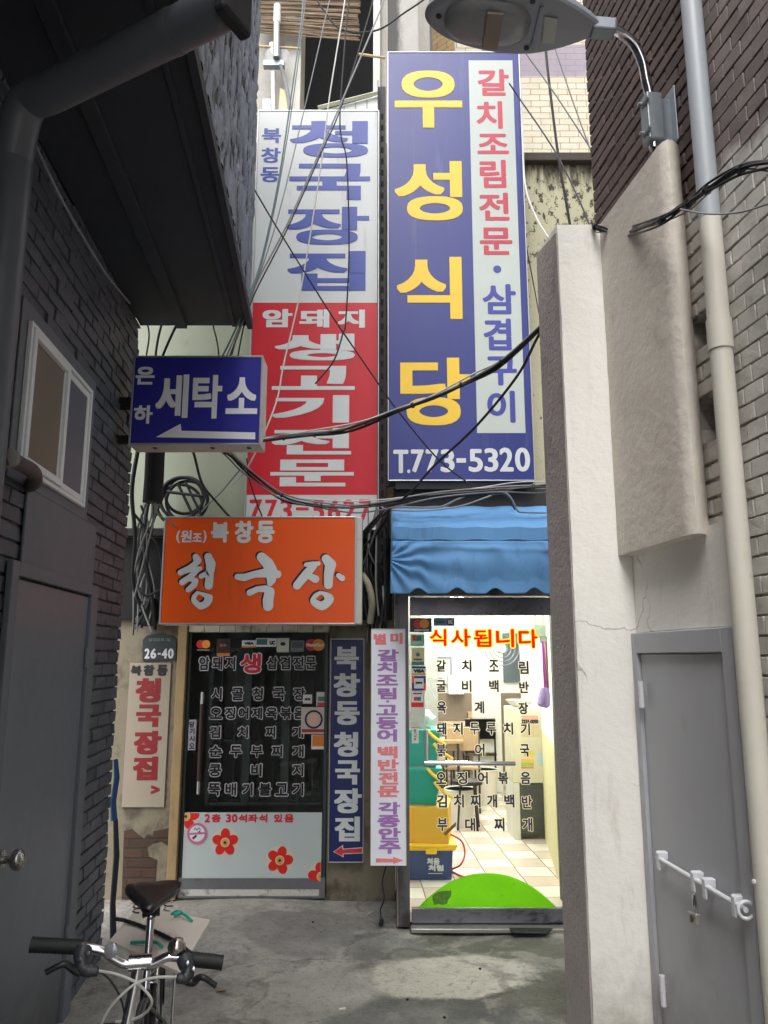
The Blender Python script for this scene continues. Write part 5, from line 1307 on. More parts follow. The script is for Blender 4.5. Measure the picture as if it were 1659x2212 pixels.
obj('wire', MB().tube(smoothline([BK + Vector((0, 0, -.16)), BK + Vector((.0, .01, -.24)), Rw(2.95, 3.60, .02), Rw(2.97, 3.4, .01)]), .008, 7), M['cableblack'], cabl, smooth=True)

# ================================================================== CABLES
def cable(label, pts, r=.006, m='cableblack', k=7, name='cable', group='cables strung across the alley', cat='cable', strands=None):
    """pts: (u, v, depth); one cable, or a bundle of strands tied together"""
    P = smoothline([HY(*p) for p in pts], k)
    if not strands:
        o = obj(name, MB().tube(P, r, 6), M[m], None, smooth=True)
        return tag(o, label, cat, group)
    t = thing(name, label, cat, tuple(P[0]), group)
    for i, (mm, dx, dz, w) in enumerate(strands):
        Q = [p + Vector((dx * (1 + .5 * sin(j * .35 + i)), .012 * sin(i * 2.1 + j * .2), dz * (1 + .6 * sin(j * .22 + i * 1.7)))) for j, p in enumerate(P)]
        obj('strand', MB().tube(Q, w, 6), M[mm], t, smooth=True)
    mb = MB()
    for j in range(4, len(P) - 2, 9): mb.tube([P[j] - (P[j + 1] - P[j]).normalized() * .006, P[j] + (P[j + 1] - P[j]).normalized() * .006], .017, 8)
    obj('cable_tie', mb, M['cableblack'], t)
    return t
cable('bundle of black and white cables rising from the laundry sign across both tall signs', [(560, 952, 4.4), (650, 941, 4.4), (724, 932, 4.4), (780, 917, 4.4), (856, 888, 4.35), (940, 858, 4.2), (1018, 820, 4.1), (1084, 782, 4.0), (1163, 712, 3.85), (1185, 690, 3.8)], strands=[('cableblack', 0, 0, .009), ('cablegrey', .004, .012, .006), ('cableblack', -.003, -.011, .008), ('cablewhite', .006, .02, .005)], name='cable_bundle')
cable('thick black cable slanting down across the phone number of the blue sign', [(1175, 705, 3.8), (1158, 735, 3.9), (1116, 814, 4.1), (1030, 919, 4.4), (939, 1005, 4.6), (886, 1064, 4.7), (830, 1110, 4.9), (784, 1165, 5.3), (770, 1215, 5.5)], .0085)
cable('thin black cable running straight down from upper left across both tall signs', [(490, 320, 4.6), (527, 372, 4.6), (585, 470, 4.62), (666, 601, 4.64), (723, 691, 4.66), (817, 828, 4.7), (856, 883, 4.72), (953, 998, 4.76), (1049, 1064, 4.8), (1090, 1068, 4.9), (1112, 1100, 5.0)], .0055)
cable('outermost teal grey cable of the fan over the white sign', [(640, -60, 5.0), (655, 0, 5.0), (629, 208, 4.9), (600, 400, 4.8), (565, 560, 4.7), (537, 640, 4.6), (505, 720, 4.55), (470, 790, 4.5)], .0055, 'cableteal')
cable('second teal grey cable of the fan, close beside the outermost one', [(663, -60, 5.05), (660, 0, 5.05), (634, 208, 4.95), (603, 400, 4.85), (568, 560, 4.75), (541, 640, 4.65), (511, 720, 4.6), (480, 790, 4.55)], .004, 'cablegrey')
cable('grey cable of the fan passing between the little and the big blue letters', [(735, -90, 5.1), (712, 0, 5.1), (664, 208, 5.0), (600, 470, 4.85), (541, 650, 4.7), (515, 720, 4.6), (495, 790, 4.6)], .004, 'cablegrey')
cable('white cable winding down over the letters of the white and red sign', [(748, -60, 5.2), (745, 0, 5.2), (712, 208, 5.15), (697, 331, 5.12), (668, 521, 5.1), (644, 654, 5.08), (613, 786, 5.05), (600, 857, 5.0), (575, 926, 4.95), (535, 1009, 5.0), (500, 1050, 5.2)], .0055, 'cablewhite')
cable('pale cable of the fan reaching up to the cane of the reed blind', [(850, -80, 5.2), (830, 0, 5.2), (743, 208, 5.05), (701, 304, 5.0), (623, 479, 4.85), (555, 610, 4.7), (530, 680, 4.62), (500, 760, 4.6), (470, 830, 4.6)], .006, 'cablegrey')
cable('darker cable of the fan running next to the pale one', [(815, -60, 5.25), (806, 0, 5.25), (740, 222, 5.1), (694, 330, 5.0), (618, 500, 4.9), (552, 630, 4.75), (528, 700, 4.66), (510, 790, 4.6)], .005, 'cableblack')
cable('black loose cable hanging over the big letters with its end in the air', [(757, -60, 5.3), (754, 0, 5.3), (747, 69, 5.3), (735, 235, 5.25), (737, 296, 5.25), (749, 352, 5.25), (754, 536, 5.25), (747, 691, 5.25), (741, 719, 5.25), (721, 779, 5.25), (681, 829, 5.25)], .006)
cable('black cable sagging in front of the reed blind at the very top', [(660, -60, 5.6), (685, 0, 5.6), (705, 30, 5.6), (726, 57, 5.6), (750, 67, 5.6), (776, 71, 5.6), (823, 62, 5.6), (870, 30, 5.6), (914, 0, 5.6), (960, -40, 5.6)], .0075)
cable('sagging bundle of grey and black cables under the two tall signs', [(470, 965, 4.6), (500, 985, 4.6), (527, 1008, 4.6), (600, 1066, 4.65), (654, 1086, 4.7), (750, 1096, 4.75), (821, 1087, 4.75), (923, 1071, 4.75), (1048, 1061, 4.75), (1120, 1054, 4.75), (1176, 1048, 4.75), (1230, 1040, 4.75)], strands=[('cableblack', 0, 0, .0075), ('cablegrey', .004, .014, .006), ('cableblack', -.003, -.014, .007), ('cablegrey', .0, -.026, .005), ('cablewhite', .0, .025, .004)], name='cable_bundle')
cable('grey cable dipping onto the left end of the awning and up again', [(821, 1092, 4.9), (840, 1101, 4.85), (914, 1103, 4.85), (990, 1094, 4.85), (1040, 1078, 4.9), (1066, 1068, 5.0)], .006, 'cablegrey')
cable('grey cable humping up under the blue sign and down to the awning top', [(770, 1240, 5.4), (790, 1205, 5.3), (815, 1140, 5.0), (844, 1099, 4.9), (943, 1096, 4.85), (985, 1080, 4.85), (1019, 1066, 4.85), (1060, 1059, 4.85), (1090, 1064, 4.85), (1105, 1078, 4.85), (1118, 1103, 4.85), (1135, 1107, 4.85), (1180, 1108, 4.85)], .006, 'cablegrey')
cable('thick black cable bundle drooping across the cream bay on the right', [(1280, 487, 3.44), (1295, 494, 3.38), (1340, 505, 3.3), (1420, 480, 2.75), (1470, 450, 2.62), (1500, 430, 2.52), (1540, 402, 2.42), (1600, 366, 2.3), (1660, 356, 2.2), (1740, 350, 2.1)], strands=[('cableblack', 0, 0, .0065), ('cableblack', .003, .010, .0055), ('cableblack', -.003, -.009, .005), ('cableblack', .004, .017, .0045), ('cablegrey', .004, -.015, .003)], name='cable_bundle')
cable('thin grey wire sagging over the painted bricks at the right edge', [(1470, 452, 2.55), (1530, 462, 2.42), (1600, 458, 2.32), (1660, 440, 2.22), (1720, 420, 2.15)], .0035, 'cablegrey')
cable('thick dark blue cable hanging behind the street lamp', [(1170, -40, 4.6), (1176, 60, 4.6), (1183, 150, 4.6), (1207, 345, 4.6), (1222, 430, 4.6), (1235, 510, 4.6), (1246, 600, 4.6)], .009)
cable('thin grey wire crossing the cream bricks from the lamp to the brown bricks', [(1090, 40, 4.5), (1129, 105, 4.5), (1200, 205, 4.5), (1274, 318, 4.5), (1320, 390, 4.5)], .0045, 'cablegrey')
cable('thin grey wire right of the thick dark blue cable', [(1180, 50, 4.4), (1199, 105, 4.4), (1236, 215, 4.4), (1272, 315, 4.4), (1300, 400, 4.4)], .004, 'cablegrey')
cable('thin wire crossing from the blue sign edge to the pillar top', [(1100, 180, 4.7), (1127, 220, 4.7), (1172, 285, 4.6), (1209, 345, 4.5), (1250, 430, 4.2), (1276, 492, 3.7)], .005, 'cableblack')
cable('white wire bowing out from the right edge of the blue sign', [(1126, 180, 4.9), (1129, 280, 4.9), (1134, 395, 4.8), (1154, 460, 4.6), (1179, 505, 4.3), (1200, 530, 3.9)], .006, 'cablewhite')
cable('thin wires running between the blue sign and the mouldy wall', [(1125, 440, 5.1), (1135, 520, 5.1), (1150, 600, 5.1), (1165, 680, 5.1)], .004)
# tangle on the left, round the laundry sign
cable('dark cable from the soffit corner down behind the laundry sign', [(352, 690, 4.85), (340, 740, 4.9), (335, 800, 4.95), (332, 1000, 5.0)], .008)
cable('dark cable slanting from the soffit to the top of the laundry sign', [(405, 655, 4.75), (380, 705, 4.8), (355, 760, 4.85), (320, 850, 4.9)], .009)
cable('dark wire curving down left of the pale green panel', [(455, 640, 4.75), (460, 700, 4.85), (472, 760, 5.0), (480, 900, 5.2)], .005)
cable('short black wire under the soffit corner nearest the dark wall', [(310, 672, 4.72), (322, 720, 4.8), (316, 770, 4.85)], .006)
cable('grey curved cable falling from the laundry sign to the orange sign', [(414, 970, 4.9), (420, 985, 4.9), (437, 1045, 5.1), (468, 1085, 5.3), (500, 1120, 5.4), (540, 1150, 5.5)], .009)
cable('thin grey cord crossing from the phone number down to the orange sign', [(520, 1013, 5.3), (505, 1030, 5.35), (480, 1060, 5.4), (445, 1095, 5.45), (420, 1125, 5.45)], .006, 'cablegrey')
cable('dark wire hanging over the pale green panel above the orange sign', [(533, 990, 5.0), (537, 1030, 5.1), (556, 1090, 5.1), (566, 1115, 5.15)], .005)
coil = thing('cable_coil', 'coiled black cable hanging above the top left corner of the orange sign', 'cable coil', tuple(HY(400, 1075, 5.5)))
for i, (u, v, R, a) in enumerate(((392, 1075, .155, .3), (398, 1078, .165, .5), (404, 1082, .15, .1), (388, 1090, .16, .7), (400, 1070, .14, .2))):
    c = HY(u, v, 5.48 + .03 * i)
    obj('loop', MB().torus(c, Vector((cos(a * .6), sin(a) * .5, 0)), Vector((0, .25 * a, 1)), R, .012, 36, 7), M['cableblack'], coil, smooth=True)
obj('tie', MB().tube([HY(360, 1062, 5.42), HY(440, 1072, 5.42)], .012, 7).tube([HY(384, 1045, 5.42), HY(420, 1120, 5.42)], .011, 7).tube([HY(400, 1040, 5.42), HY(436, 1115, 5.42)], .010, 7), M['cableblack'], coil, smooth=True)
sleeve = thing('pipe_sleeve', 'thick black foam pipe sleeve hanging below the laundry sign with grey wires in its end', 'pipe sleeve', tuple(HY(333, 1030, 4.9)))
obj('sleeve', MB().tube([HY(336, 960, 4.9), HY(333, 1030, 4.9), HY(329, 1085, 4.9)], .062, 14), mat('black_foam', S(22, 21, 23), .85, bump=.3, bs=60), sleeve, smooth=True)
for i, (u1, v1, u2, v2, u3, v3) in enumerate(((326, 1120, 300, 1190, 288, 1250), (334, 1115, 318, 1180, 290, 1290), (340, 1110, 372, 1130, 395, 1165))):
    obj('wire', MB().tube(smoothline([HY(328 + i * 4, 1070, 4.9), HY(u1, v1, 4.95), HY(u2, v2, 5.1), HY(u3, v3, 5.3)]), .006, 6), M['cablegrey'], sleeve, smooth=True)
for i, (pts, r) in enumerate((([(300, 960, 5.0), (285, 1060, 5.0), (292, 1160, 5.1), (288, 1260, 5.3), (318, 1340, 5.5)], .014), ([(345, 1000, 5.3), (318, 1100, 5.3), (312, 1200, 5.4), (330, 1300, 5.5), (336, 1360, 5.6)], .012), ([(365, 1040, 5.5), (330, 1130, 5.5), (300, 1230, 5.5), (300, 1330, 5.6)], .010), ([(290, 1110, 5.2), (320, 1150, 5.3), (345, 1190, 5.4), (350, 1260, 5.5)], .009), ([(310, 1180, 5.4), (290, 1240, 5.4), (312, 1285, 5.4), (345, 1275, 5.45)], .010))):
    cable(('thick black cable nearest the dark brick corner left of the orange sign', 'black cable hanging in an S behind the left end of the orange sign', 'black cable dropping from the coil toward the house number plaque', 'short black cable slanting into the left edge of the orange sign', 'black cable loop just above the house number plaque')[i], pts, r)
jb = thing('junction_box', 'black junction box among the tangled cables left of the orange sign', 'box', tuple(HY(320, 1300, 5.6)))
obj('box', MB().box(*[HY(296, 1300, 5.6).x, HY(335, 1300, 5.6).x, 5.60, 5.72], HY(300, 1352, 5.6).z, HY(300, 1290, 5.6).z), M['rubber'], jb, bevel=.03)
R_ = random.Random(11)
def tangle(n, ubox, vbox, dbox, label, group):
    for i in range(n):
        u, v = R_.uniform(*ubox), vbox[0]; pts = []
        for k_ in range(5):
            pts.append((min(max(u + R_.uniform(-18, 18), ubox[0]), ubox[1]), vbox[0] + (vbox[1] - vbox[0]) * k_ / 4 + R_.uniform(-14, 14), R_.uniform(*dbox)))
        cable(label, pts, R_.choice((.005, .007, .009)), R_.choice(('cableblack', 'cableblack', 'cableblack', 'cablegrey')), name='tangled_cable', group=group)
tangle(10, (288, 350), (1085, 1360), (5.4, 5.68), 'one of the tangled cables hanging behind the left end of the orange sign', 'tangled cables left of the orange sign')
tangle(7, (786, 838), (1100, 1380), (5.4, 5.68), 'one of the tangled cables in the gap right of the orange sign', 'tangled cables right of the orange sign')
# tangle on the right of the orange sign
for i, (pts, r, m_) in enumerate((([(760, 1180, 5.5), (800, 1135, 5.4), (830, 1105, 5.3), (842, 1092, 5.2)], .016, 'cableblack'), ([(770, 1200, 5.5), (806, 1160, 5.4), (836, 1120, 5.3)], .012, 'cableblack'), ([(783, 1180, 5.5), (815, 1215, 5.5), (828, 1250, 5.5), (808, 1290, 5.5), (785, 1275, 5.5)], .009, 'cableblack'), ([(815, 1105, 5.4), (813, 1180, 5.4), (812, 1260, 5.4), (818, 1330, 5.4)], .007, 'cablegrey'), ([(790, 1110, 5.5), (806, 1170, 5.5), (800, 1240, 5.5), (820, 1310, 5.5), (812, 1370, 5.5)], .012, 'cableblack'), ([(775, 1225, 5.5), (790, 1300, 5.6), (800, 1370, 5.65), (812, 1440, 5.7)], .018, 'cableblack'))):
    cable(('fat black cable entering the gap above the right end of the orange sign', 'second black cable entering the gap just below the fat one', 'black cable loop in the gap between orange sign and awning', 'thin grey cable dropping straight beside the awning', 'black cable twisting down the gap beside the awning', 'fat black cable going down behind the top of the white upright sign')[i], pts, r, m_)
cd_ = tag(obj('conduit', MB().tube(smoothline([HY(781, 1240, 5.35), HY(795, 1262, 5.35), HY(804, 1300, 5.38), HY(800, 1345, 5.45)]), .024, 10), mat('cream_conduit', S(176, 168, 150), .6, var=.1, vs=20), None, smooth=True), 'cream ribbed conduit curving down at the right end of the orange sign', 'conduit')
cable('black cord hanging below the white upright sign with a plug at its end', [(834, 1870, 5.16), (826, 1905, 5.17), (830, 1940, 5.17), (822, 1965, 5.17), (824, 1990, 5.16)], .005, name='power_cord', cat='cord', group='loose cords')
lp = cable('pale cable running up the corner of the black soffit', [(75, 310, 2.55), (130, 425, 2.75), (190, 530, 3.15), (235, 600, 3.6), (280, 655, 4.2)], .006, 'cablegrey')

# ================================================================== LEFT: fat pipe and stub
fp = thing('drain_pipe', 'fat black drain pipe crossing under the soffit and running down the dark brick wall', 'drain pipe', tuple(Lw(2.45, 0, .1)))
BPM = mat('satin_black_pipe', S(88, 92, 99), .38, var=.08, vs=3)
pa = Lw(2.42, 3.56, .10); pb = HY(462, 26, 2.05)
obj('pipe', MB().tube(smoothline([Lw(2.46, -.03, .09), Lw(2.46, 2.0, .09), Lw(2.46, 3.2, .09), Lw(2.45, 3.42, .095), pa.lerp(pb, .06), pa.lerp(pb, .2), pa.lerp(pb, .6), pb, pa.lerp(pb, 1.05)], 8), .066, 22), BPM, fp, smooth=True)
d_ = (pb - pa).normalized()
obj('collar', MB().tube([pa.lerp(pb, .80), pa.lerp(pb, .83)], .0685, 22), BPM, fp, smooth=True)
obj('bracket', MB().obox(pb + d_ * .075 + Vector((0, 0, .03)), d_ * .022, d_.cross(Vector((0, 0, 1))) * .07, Vector((0, 0, .11))), mat('sooty_bracket', S(34, 34, 37), .7), fp, bevel=.012)
vs_ = thing('vent_stub', 'short dark vent pipe elbow sticking out of the wall beside the white window', 'vent pipe', tuple(Lw(2.95, 2.4, 0)))
q = HP(40, 1010, -1.13, .08)
mb = MB().tube(smoothline([HP(14, 988, -1.08, .08), HP(45, 1003, -1.10, .08), HP(72, 1020, -1.12, .08), HP(74, 1042, -1.15, .08), HP(55, 1052, -1.22, .08)]), .028, 14); obj('pipe', mb, mat('dusty_dark_pipe', S(74, 68, 64), .6, var=.15), vs_, smooth=True)
mb = MB().tube([HP(14, 988, -1.08, .08), HP(22, 991, -1.083, .08)], .034, 16); obj('lip', mb, mat('grey_pipe_lip', S(120, 116, 112), .5), vs_, smooth=True)
tp = thing('tarpaulin', 'rolled blue and black tarpaulin tucked behind the end of the dark brick wall', 'tarpaulin', (-1.62, 5.0, 0))
for nm, v0, v1, m_ in (('blue_roll', 1640, 1772, mat('blue_tarpaulin', S(16, 66, 110), .5, var=.15, bump=.4, bs=20)), ('black_roll', 1770, 2010, mat('black_tarpaulin', S(30, 32, 44), .55, var=.15, bump=.4, bs=20))):
    a, b = HY(255, v0, 4.95), HY(250, v1, 4.95)
    if nm == 'black_roll': b.z = 0
    a.x -= .015; b.x -= .01
    obj(nm, MB().tube([a, a.lerp(b, .3) + Vector((.01, 0, 0)), a.lerp(b, .7) - Vector((.008, 0, 0)), b], [.014, .018, .017, .02], 12), m_, tp, smooth=True)

# ================================================================== ANTENNA, BRACKET ON THE WHITEWASHED HOUSE
an = thing('antenna', 'tall white rod antenna with a small dish on the whitewashed house', 'antenna', tuple(HY(600, 235, 6.4)))
AW = mat('antenna_white', S(220, 220, 216), .4)
mb = MB().tube([HY(591, 240, 6.4), HY(590, 158, 6.4)], .028, 12); obj('mast', mb, M['alu'], an, smooth=True)
mb = MB().tube([HY(597, 125, 6.36), HY(598, 48, 6.36)], .032, 12); obj('rod', mb, M['alu'], an, smooth=True)
mb = MB().tube([HY(598, 50, 6.36), HY(599, 12, 6.36)], [.036, .034], 12); obj('rod_tip', mb, AW, an, smooth=True)
dc_ = HY(599, 122, 6.42); mb = MB().lathe(dc_, (0, -1, .12), [(-.03, .001), (-.028, .04), (-.012, .09), (.012, .118), (.012, .112), (-.008, .085), (-.022, .04), (-.024, .001)], 28); obj('dish', mb, mat('dull_dish', S(126, 128, 130), .5), an, smooth=True)
mb = MB().tube([HY(588, 95, 6.44), HY(589, 122, 6.44)], .03, 10); obj('element', mb, AW, an, smooth=True)
mb = MB().obox(HY(592, 140, 6.4), (.10, 0, 0), (0, .03, 0), (0, 0, .03)); mb.obox(HY(578, 232, 6.45), (.05, 0, 0), (0, .02, 0), (0, 0, .08)); obj('bracket', mb, M['galv'], an, bevel=.004)
mb = MB().tube(smoothline([HY(606, 140, 6.38), HY(614, 170, 6.4), HY(622, 205, 6.4), HY(626, 240, 6.4)]), .018, 8); obj('flex_lead', mb, M['cablegrey'], an, smooth=True)
mb = MB().prism([HY(604, 188, 6.44), HY(622, 197, 6.44), HY(626, 240, 6.44), HY(600, 240, 6.44)], (0, .08, 0)); tag(obj('junction_box', mb, mat('cream_box', S(214, 196, 156), .5), bevel=.01), 'small cream junction box at the foot of the rod antenna', 'box')

# ================================================================== BICYCLE
BO = Vector((-.84, 3.0, 0)); bf = Vector((.19, -.98, 0)).normalized(); br = Vector((.98, .19, 0)).normalized()
def B(s_, w_, h_): return BO + bf * s_ + br * w_ + Vector((0, 0, h_))
def HB(u, v, dy=0.0):
    p = HY(u, v, 2.28 + dy); p2 = HY(u, v, 2.28 + dy + .19 * (p.x + .70)); return p2
bi = thing('bicycle', 'small chrome and black bicycle parked facing the camera against the dark brick wall', 'bicycle', tuple(B(.2, 0, 0)))
BKP = mat('glossy_black_frame', S(22, 22, 24), .25, var=.05)
hub = B(.73, 0, 0)
ctr = HB(303, 2079)
stem_b = B(.765, 0, .60)
obj('stem', MB().tube([ctr + Vector((0, 0, .012)), ctr.lerp(stem_b, .5), stem_b], [.016, .016, .017], 14), M['chrome'], bi, smooth=True)
obj('stem_clamp', MB().tube([ctr - br * .03, ctr + br * .03], .021, 14), M['chrome'], bi, smooth=True)
bar = [HB(171, 2045.7), HB(198, 2049), HB(227, 2056), HB(246, 2071), HB(268, 2082), HB(290, 2081), HB(303, 2080), HB(319, 2085), HB(340, 2077), HB(362, 2067), HB(383, 2067.5), HB(400, 2070)]
hbz = obj('handlebar', MB().tube(smoothline(bar, 6), .0125, 14), M['chrome'], bi, smooth=True)
def grip(a, b):
    mb = MB(); n = 26; pts = [a.lerp(b, i / n) for i in range(n + 1)]
    mb.tube(pts, [.0185 + (.0012 if i % 2 else 0) for i in range(n)] + [.020], 14); return mb
for a, b in ((HB(176, 2046), HB(66.5, 2040.5)), (HB(386, 2069), HB(481, 2079.5))):
    go = obj('grip', grip(a, b), M['rubber'], hbz, smooth=True)
def lever(body, blade, w0=.013):
    o = obj('brake_lever', MB().tube(smoothline([HB(u, v, d) for u, v, d, r in body], 4), [r for u, v, d, r in body for _ in range(4)][:4 * (len(body) - 1) + 1] if len(body) > 2 else [r for *_, r in body], 10), mat('grey_brake_body', S(52, 54, 60), .45), bi, smooth=True)
    P = smoothline([HB(u, v, d) for u, v, d, r in blade], 5); R = []
    for i in range(len(P)):
        t = i / (len(P) - 1) * (len(blade) - 1); j = min(int(t), len(blade) - 2); R.append(blade[j][3] * (1 - t + j) + blade[j + 1][3] * (t - j))
    obj('blade', MB().tube(P, R, 10), M['blackplastic'], o, smooth=True); return o
l1 = lever([(181, 2047, -.01, .022), (176, 2072, -.03, .018), (182, 2094, -.045, .016), (200, 2098, -.05, .013), (214, 2097, -.05, .007)], [(172, 2100, -.045, .012), (158, 2094, -.05, .010), (143, 2083, -.055, .009), (128, 2086, -.06, .0075), (108, 2096, -.06, .0075), (99, 2101, -.06, .008)])
l2 = lever([(398, 2070, -.01, .022), (405, 2090, -.03, .018), (404, 2108, -.045, .016), (395, 2114, -.05, .013), (381, 2111, -.05, .007)], [(404, 2118, -.045, .013), (418, 2121, -.05, .011), (430, 2112, -.055, .009), (441, 2112, -.06, .008), (456, 2122, -.06, .0075), (467, 2129, -.06, .008)])
for u, v in ((189, 2059), (172, 2070), (403, 2079), (416, 2092)): obj('bolt', MB().lathe(HB(u, v, -.052), (0, -1, .2), [(0, .007), (.004, .007), (.005, .0001)], 12), M['chrome'], l1 if u < 300 else l2, smooth=True)
bell = obj('bell', MB().lathe(HB(382, 2046, 0), (0, -.35, .94), [(-.028, .010), (-.012, .016), (-.008, .024), (.004, .025), (.016, .020), (.023, .010), (.025, .001)], 22), mat('bell_steel', S(196, 188, 180), .18, 1.0), bi, smooth=True)
obj('bell_base', MB().tube([HB(381, 2062), HB(382, 2052)], .012, 10), M['blackplastic'], bell, smooth=True)
obj('reflector', MB().lathe(HB(240, 2053, -.01), (0, -1, .1), [(-.02, .010), (-.01, .018), (.004, .019), (.006, .016), (.0065, .0001)], 18), mat('clear_reflector', S(150, 152, 156), .15, .3), bi, smooth=True)
for nm, pts in (('brake_cable', [(214, 2097, -.05), (253, 2105, -.08), (293, 2122, -.10), (319, 2146, -.10), (328, 2166, -.09), (314, 2188, -.06), (288, 2202, -.03), (250, 2207, .0)]), ('brake_cable', [(381, 2110.5, -.05), (333, 2112, -.09), (293, 2125, -.12), (261, 2151, -.12), (237, 2178, -.10), (219, 2212, -.08), (208, 2250, -.04), (225, 2300, .02)])):
    obj(nm, MB().tube(smoothline([HB(*p) for p in pts], 7), .0036, 8), M['cablewhite'], bi, smooth=True)
obj('shift_cable', MB().tube(smoothline([HB(213, 2096, -.03), HB(240, 2120, -.04), HB(262, 2160, -.04), HB(272, 2210, 0)], 6), .0026, 6), M['cableblack'], bi, smooth=True)
sp0, sp1 = B(-.01, 0, .755), B(.13, 0, .28)
obj('seat_post', MB().tube([sp0, sp0.lerp(sp1, .62)], .0135, 14), M['chrome'], bi, smooth=True)
# saddle: cross sections from the wide rear to the nose
sad = MB(); ns_ = 22; secs = [(-.135, .045, .812, .026), (-.126, .080, .818, .036), (-.09, .100, .821, .044), (-.04, .098, .818, .044), (.005, .074, .812, .040), (.045, .047, .806, .034), (.072, .034, .803, .030), (.095, .029, .801, .026), (.110, .021, .798, .018), (.115, .004, .794, .006)]
R = []
for s_, hw, top, dep in secs:
    for i in range(ns_):
        a = 2 * pi * i / ns_; ca, sa = cos(a), sin(a)
        w_ = hw * ca; h_ = top + (dep * .45 * sa if sa > 0 else dep * sa) - (.010 * (1 - abs(ca)) if sa > 0 and hw > .06 else 0)
        R.append(B(s_ + .02, w_, h_))
sad.add(R, [(j * ns_ + i, j * ns_ + (i + 1) % ns_, (j + 1) * ns_ + (i + 1) % ns_, (j + 1) * ns_ + i) for j in range(len(secs) - 1) for i in range(ns_)] + [list(range(ns_))])
sdl = obj('saddle', sad, mat('black_saddle_vinyl', S(24, 24, 26), .32, var=.08, vs=20), bi, smooth=True)
mb = MB()
for w_ in (-.02, .02): mb.tube(smoothline([B(-.08, w_ * 2.2, .775), B(-.03, w_, .75), B(.06, w_, .752), B(.13, w_ * .5, .765)]), .0038, 7)
for w_ in (-.055, .055):
    c = B(-.075, w_, .755)
    mb.tube([c + Vector((.016 * cos(t * .9), .016 * sin(t * .9), .034 - t * .0022)) for t in range(28)], .003, 6)
obj('rails', mb, M['chrome'], sdl, smooth=True)
obj('saddle_clamp', MB().tube([B(-.005, -.03, .75), B(-.005, .03, .75)], .018, 12), M['blackplastic'], sdl, smooth=True)
fr_ = MB()
bb_ = B(.14, 0, .27); ht_t, ht_b = B(.755, 0, .63), B(.80, 0, .47); ra = B(-.30, 0, .25); fa = B(.86, 0, .25)
fr_.tube([ht_t, ht_b], .021, 14); fr_.tube([ht_b.lerp(ht_t, .35), B(.45, 0, .40), bb_], .021, 14); fr_.tube([sp0.lerp(sp1, .5), bb_], .0175, 12)
fr_.tube([B(.775, 0, .575), sp0.lerp(sp1, .55)], .014, 12); fr_.tube([bb_ - br * .04, bb_ + br * .04], .022, 14)
for w_ in (-1, 1):
    fr_.tube([bb_ + br * .02 * w_, ra + br * .055 * w_], .009, 8); fr_.tube([sp0.lerp(sp1, .58), ra + br * .055 * w_], .008, 8)
obj('frame', fr_, BKP, bi, smooth=True)
fk = MB(); fk.tube([ht_b + br * -.05 + Vector((0, 0, -.0)), ht_b + br * .05], .016, 10)
for w_ in (-.05, .05): fk.tube(smoothline([ht_b + br * w_, B(.825, w_, .38), fa + br * w_]), [.013] * 12 + [.010], 10)
obj('fork', fk, M['chrome'], bi, smooth=True)
mb = MB()
for w_ in (-.062, .062): mb.tube(smoothline([ht_b + br * w_ * .9 + bf * .03, ht_b + br * w_ + bf * .035 + Vector((0, 0, .05)), ht_b + br * w_ * .5 + bf * .04 + Vector((0, 0, .085))]), .007, 8)
mb.tube([ht_b + br * -.032 + bf * .04 + Vector((0, 0, .083)), ht_b + br * .04 + bf * .04 + Vector((0, 0, .075))], .004, 6)
obj('front_brake', mb, M['chrome'], bi, smooth=True)
for c in (ra, fa):
    t_ = obj('wheel', MB().tube([c - br * .045, c + br * .045], .018, 14), M['chrome'], bi, smooth=True)
    obj('tyre', MB().torus(c, bf, (0, 0, 1), .228, .021, 56, 10), M['rubber'], t_, smooth=True)
    obj('rim', MB().torus(c, bf, (0, 0, 1), .203, .010, 56, 8), M['chrome'], t_, smooth=True)
    mb = MB()
    for i in range(20):
        a = 2 * pi * i / 20; b = a + (.35 if i % 2 else -.35); wv = .03 if i % 4 < 2 else -.03
        mb.tube([c + br * wv + (bf * cos(a) + Vector((0, 0, sin(a)))) * .018, c + (bf * cos(b) + Vector((0, 0, sin(b)))) * .2], .0012, 4)
    obj('spokes', mb, M['chrome'], t_)
for c, a0, a1 in ((ra, -.1, 2.2), (fa, 1.0, 3.0)):
    mb = MB(); n = 24; prev = None
    for k_ in range(n + 1):
        a = a0 + (a1 - a0) * k_ / n; d = bf * -cos(a) + Vector((0, 0, sin(a)))
        for w_, rr in ((-.027, .246), (-.016, .258), (.016, .258), (.027, .246)): mb.v.append(c + d * rr + br * w_)
    for k_ in range(n):
        for j in range(3): mb.f.append([k_ * 4 + j, k_ * 4 + j + 1, k_ * 4 + 5 + j, k_ * 4 + 4 + j])
    o_ = obj('mudguard', mb, M['chrome'], bi, smooth=True, flat=True); sm = o_.modifiers.new('solid', 'SOLIDIFY'); sm.thickness = .002
cr = obj('crank', MB().tube([bb_ - br * .07, bb_ + br * .07], .009, 10).lathe(bb_ + br * .045, br, [(0, .001), (0, .075), (.004, .075), (.004, .001)], 30), M['chrome'], bi, smooth=True)
for w_, a in ((.075, -1.2), (-.075, 1.94)):
    e = bb_ + br * w_ + bf * .15 * cos(a) + Vector((0, 0, .15 * sin(a)))
    obj('crank_arm', MB().tube([bb_ + br * w_, e], .009, 8), M['chrome'], cr, smooth=True)
    obj('pedal', MB().obox(e + br * (.05 if w_ > 0 else -.05), br * .04, bf * .032, Vector((0, 0, .011))), M['blackplastic'], cr, bevel=.006)
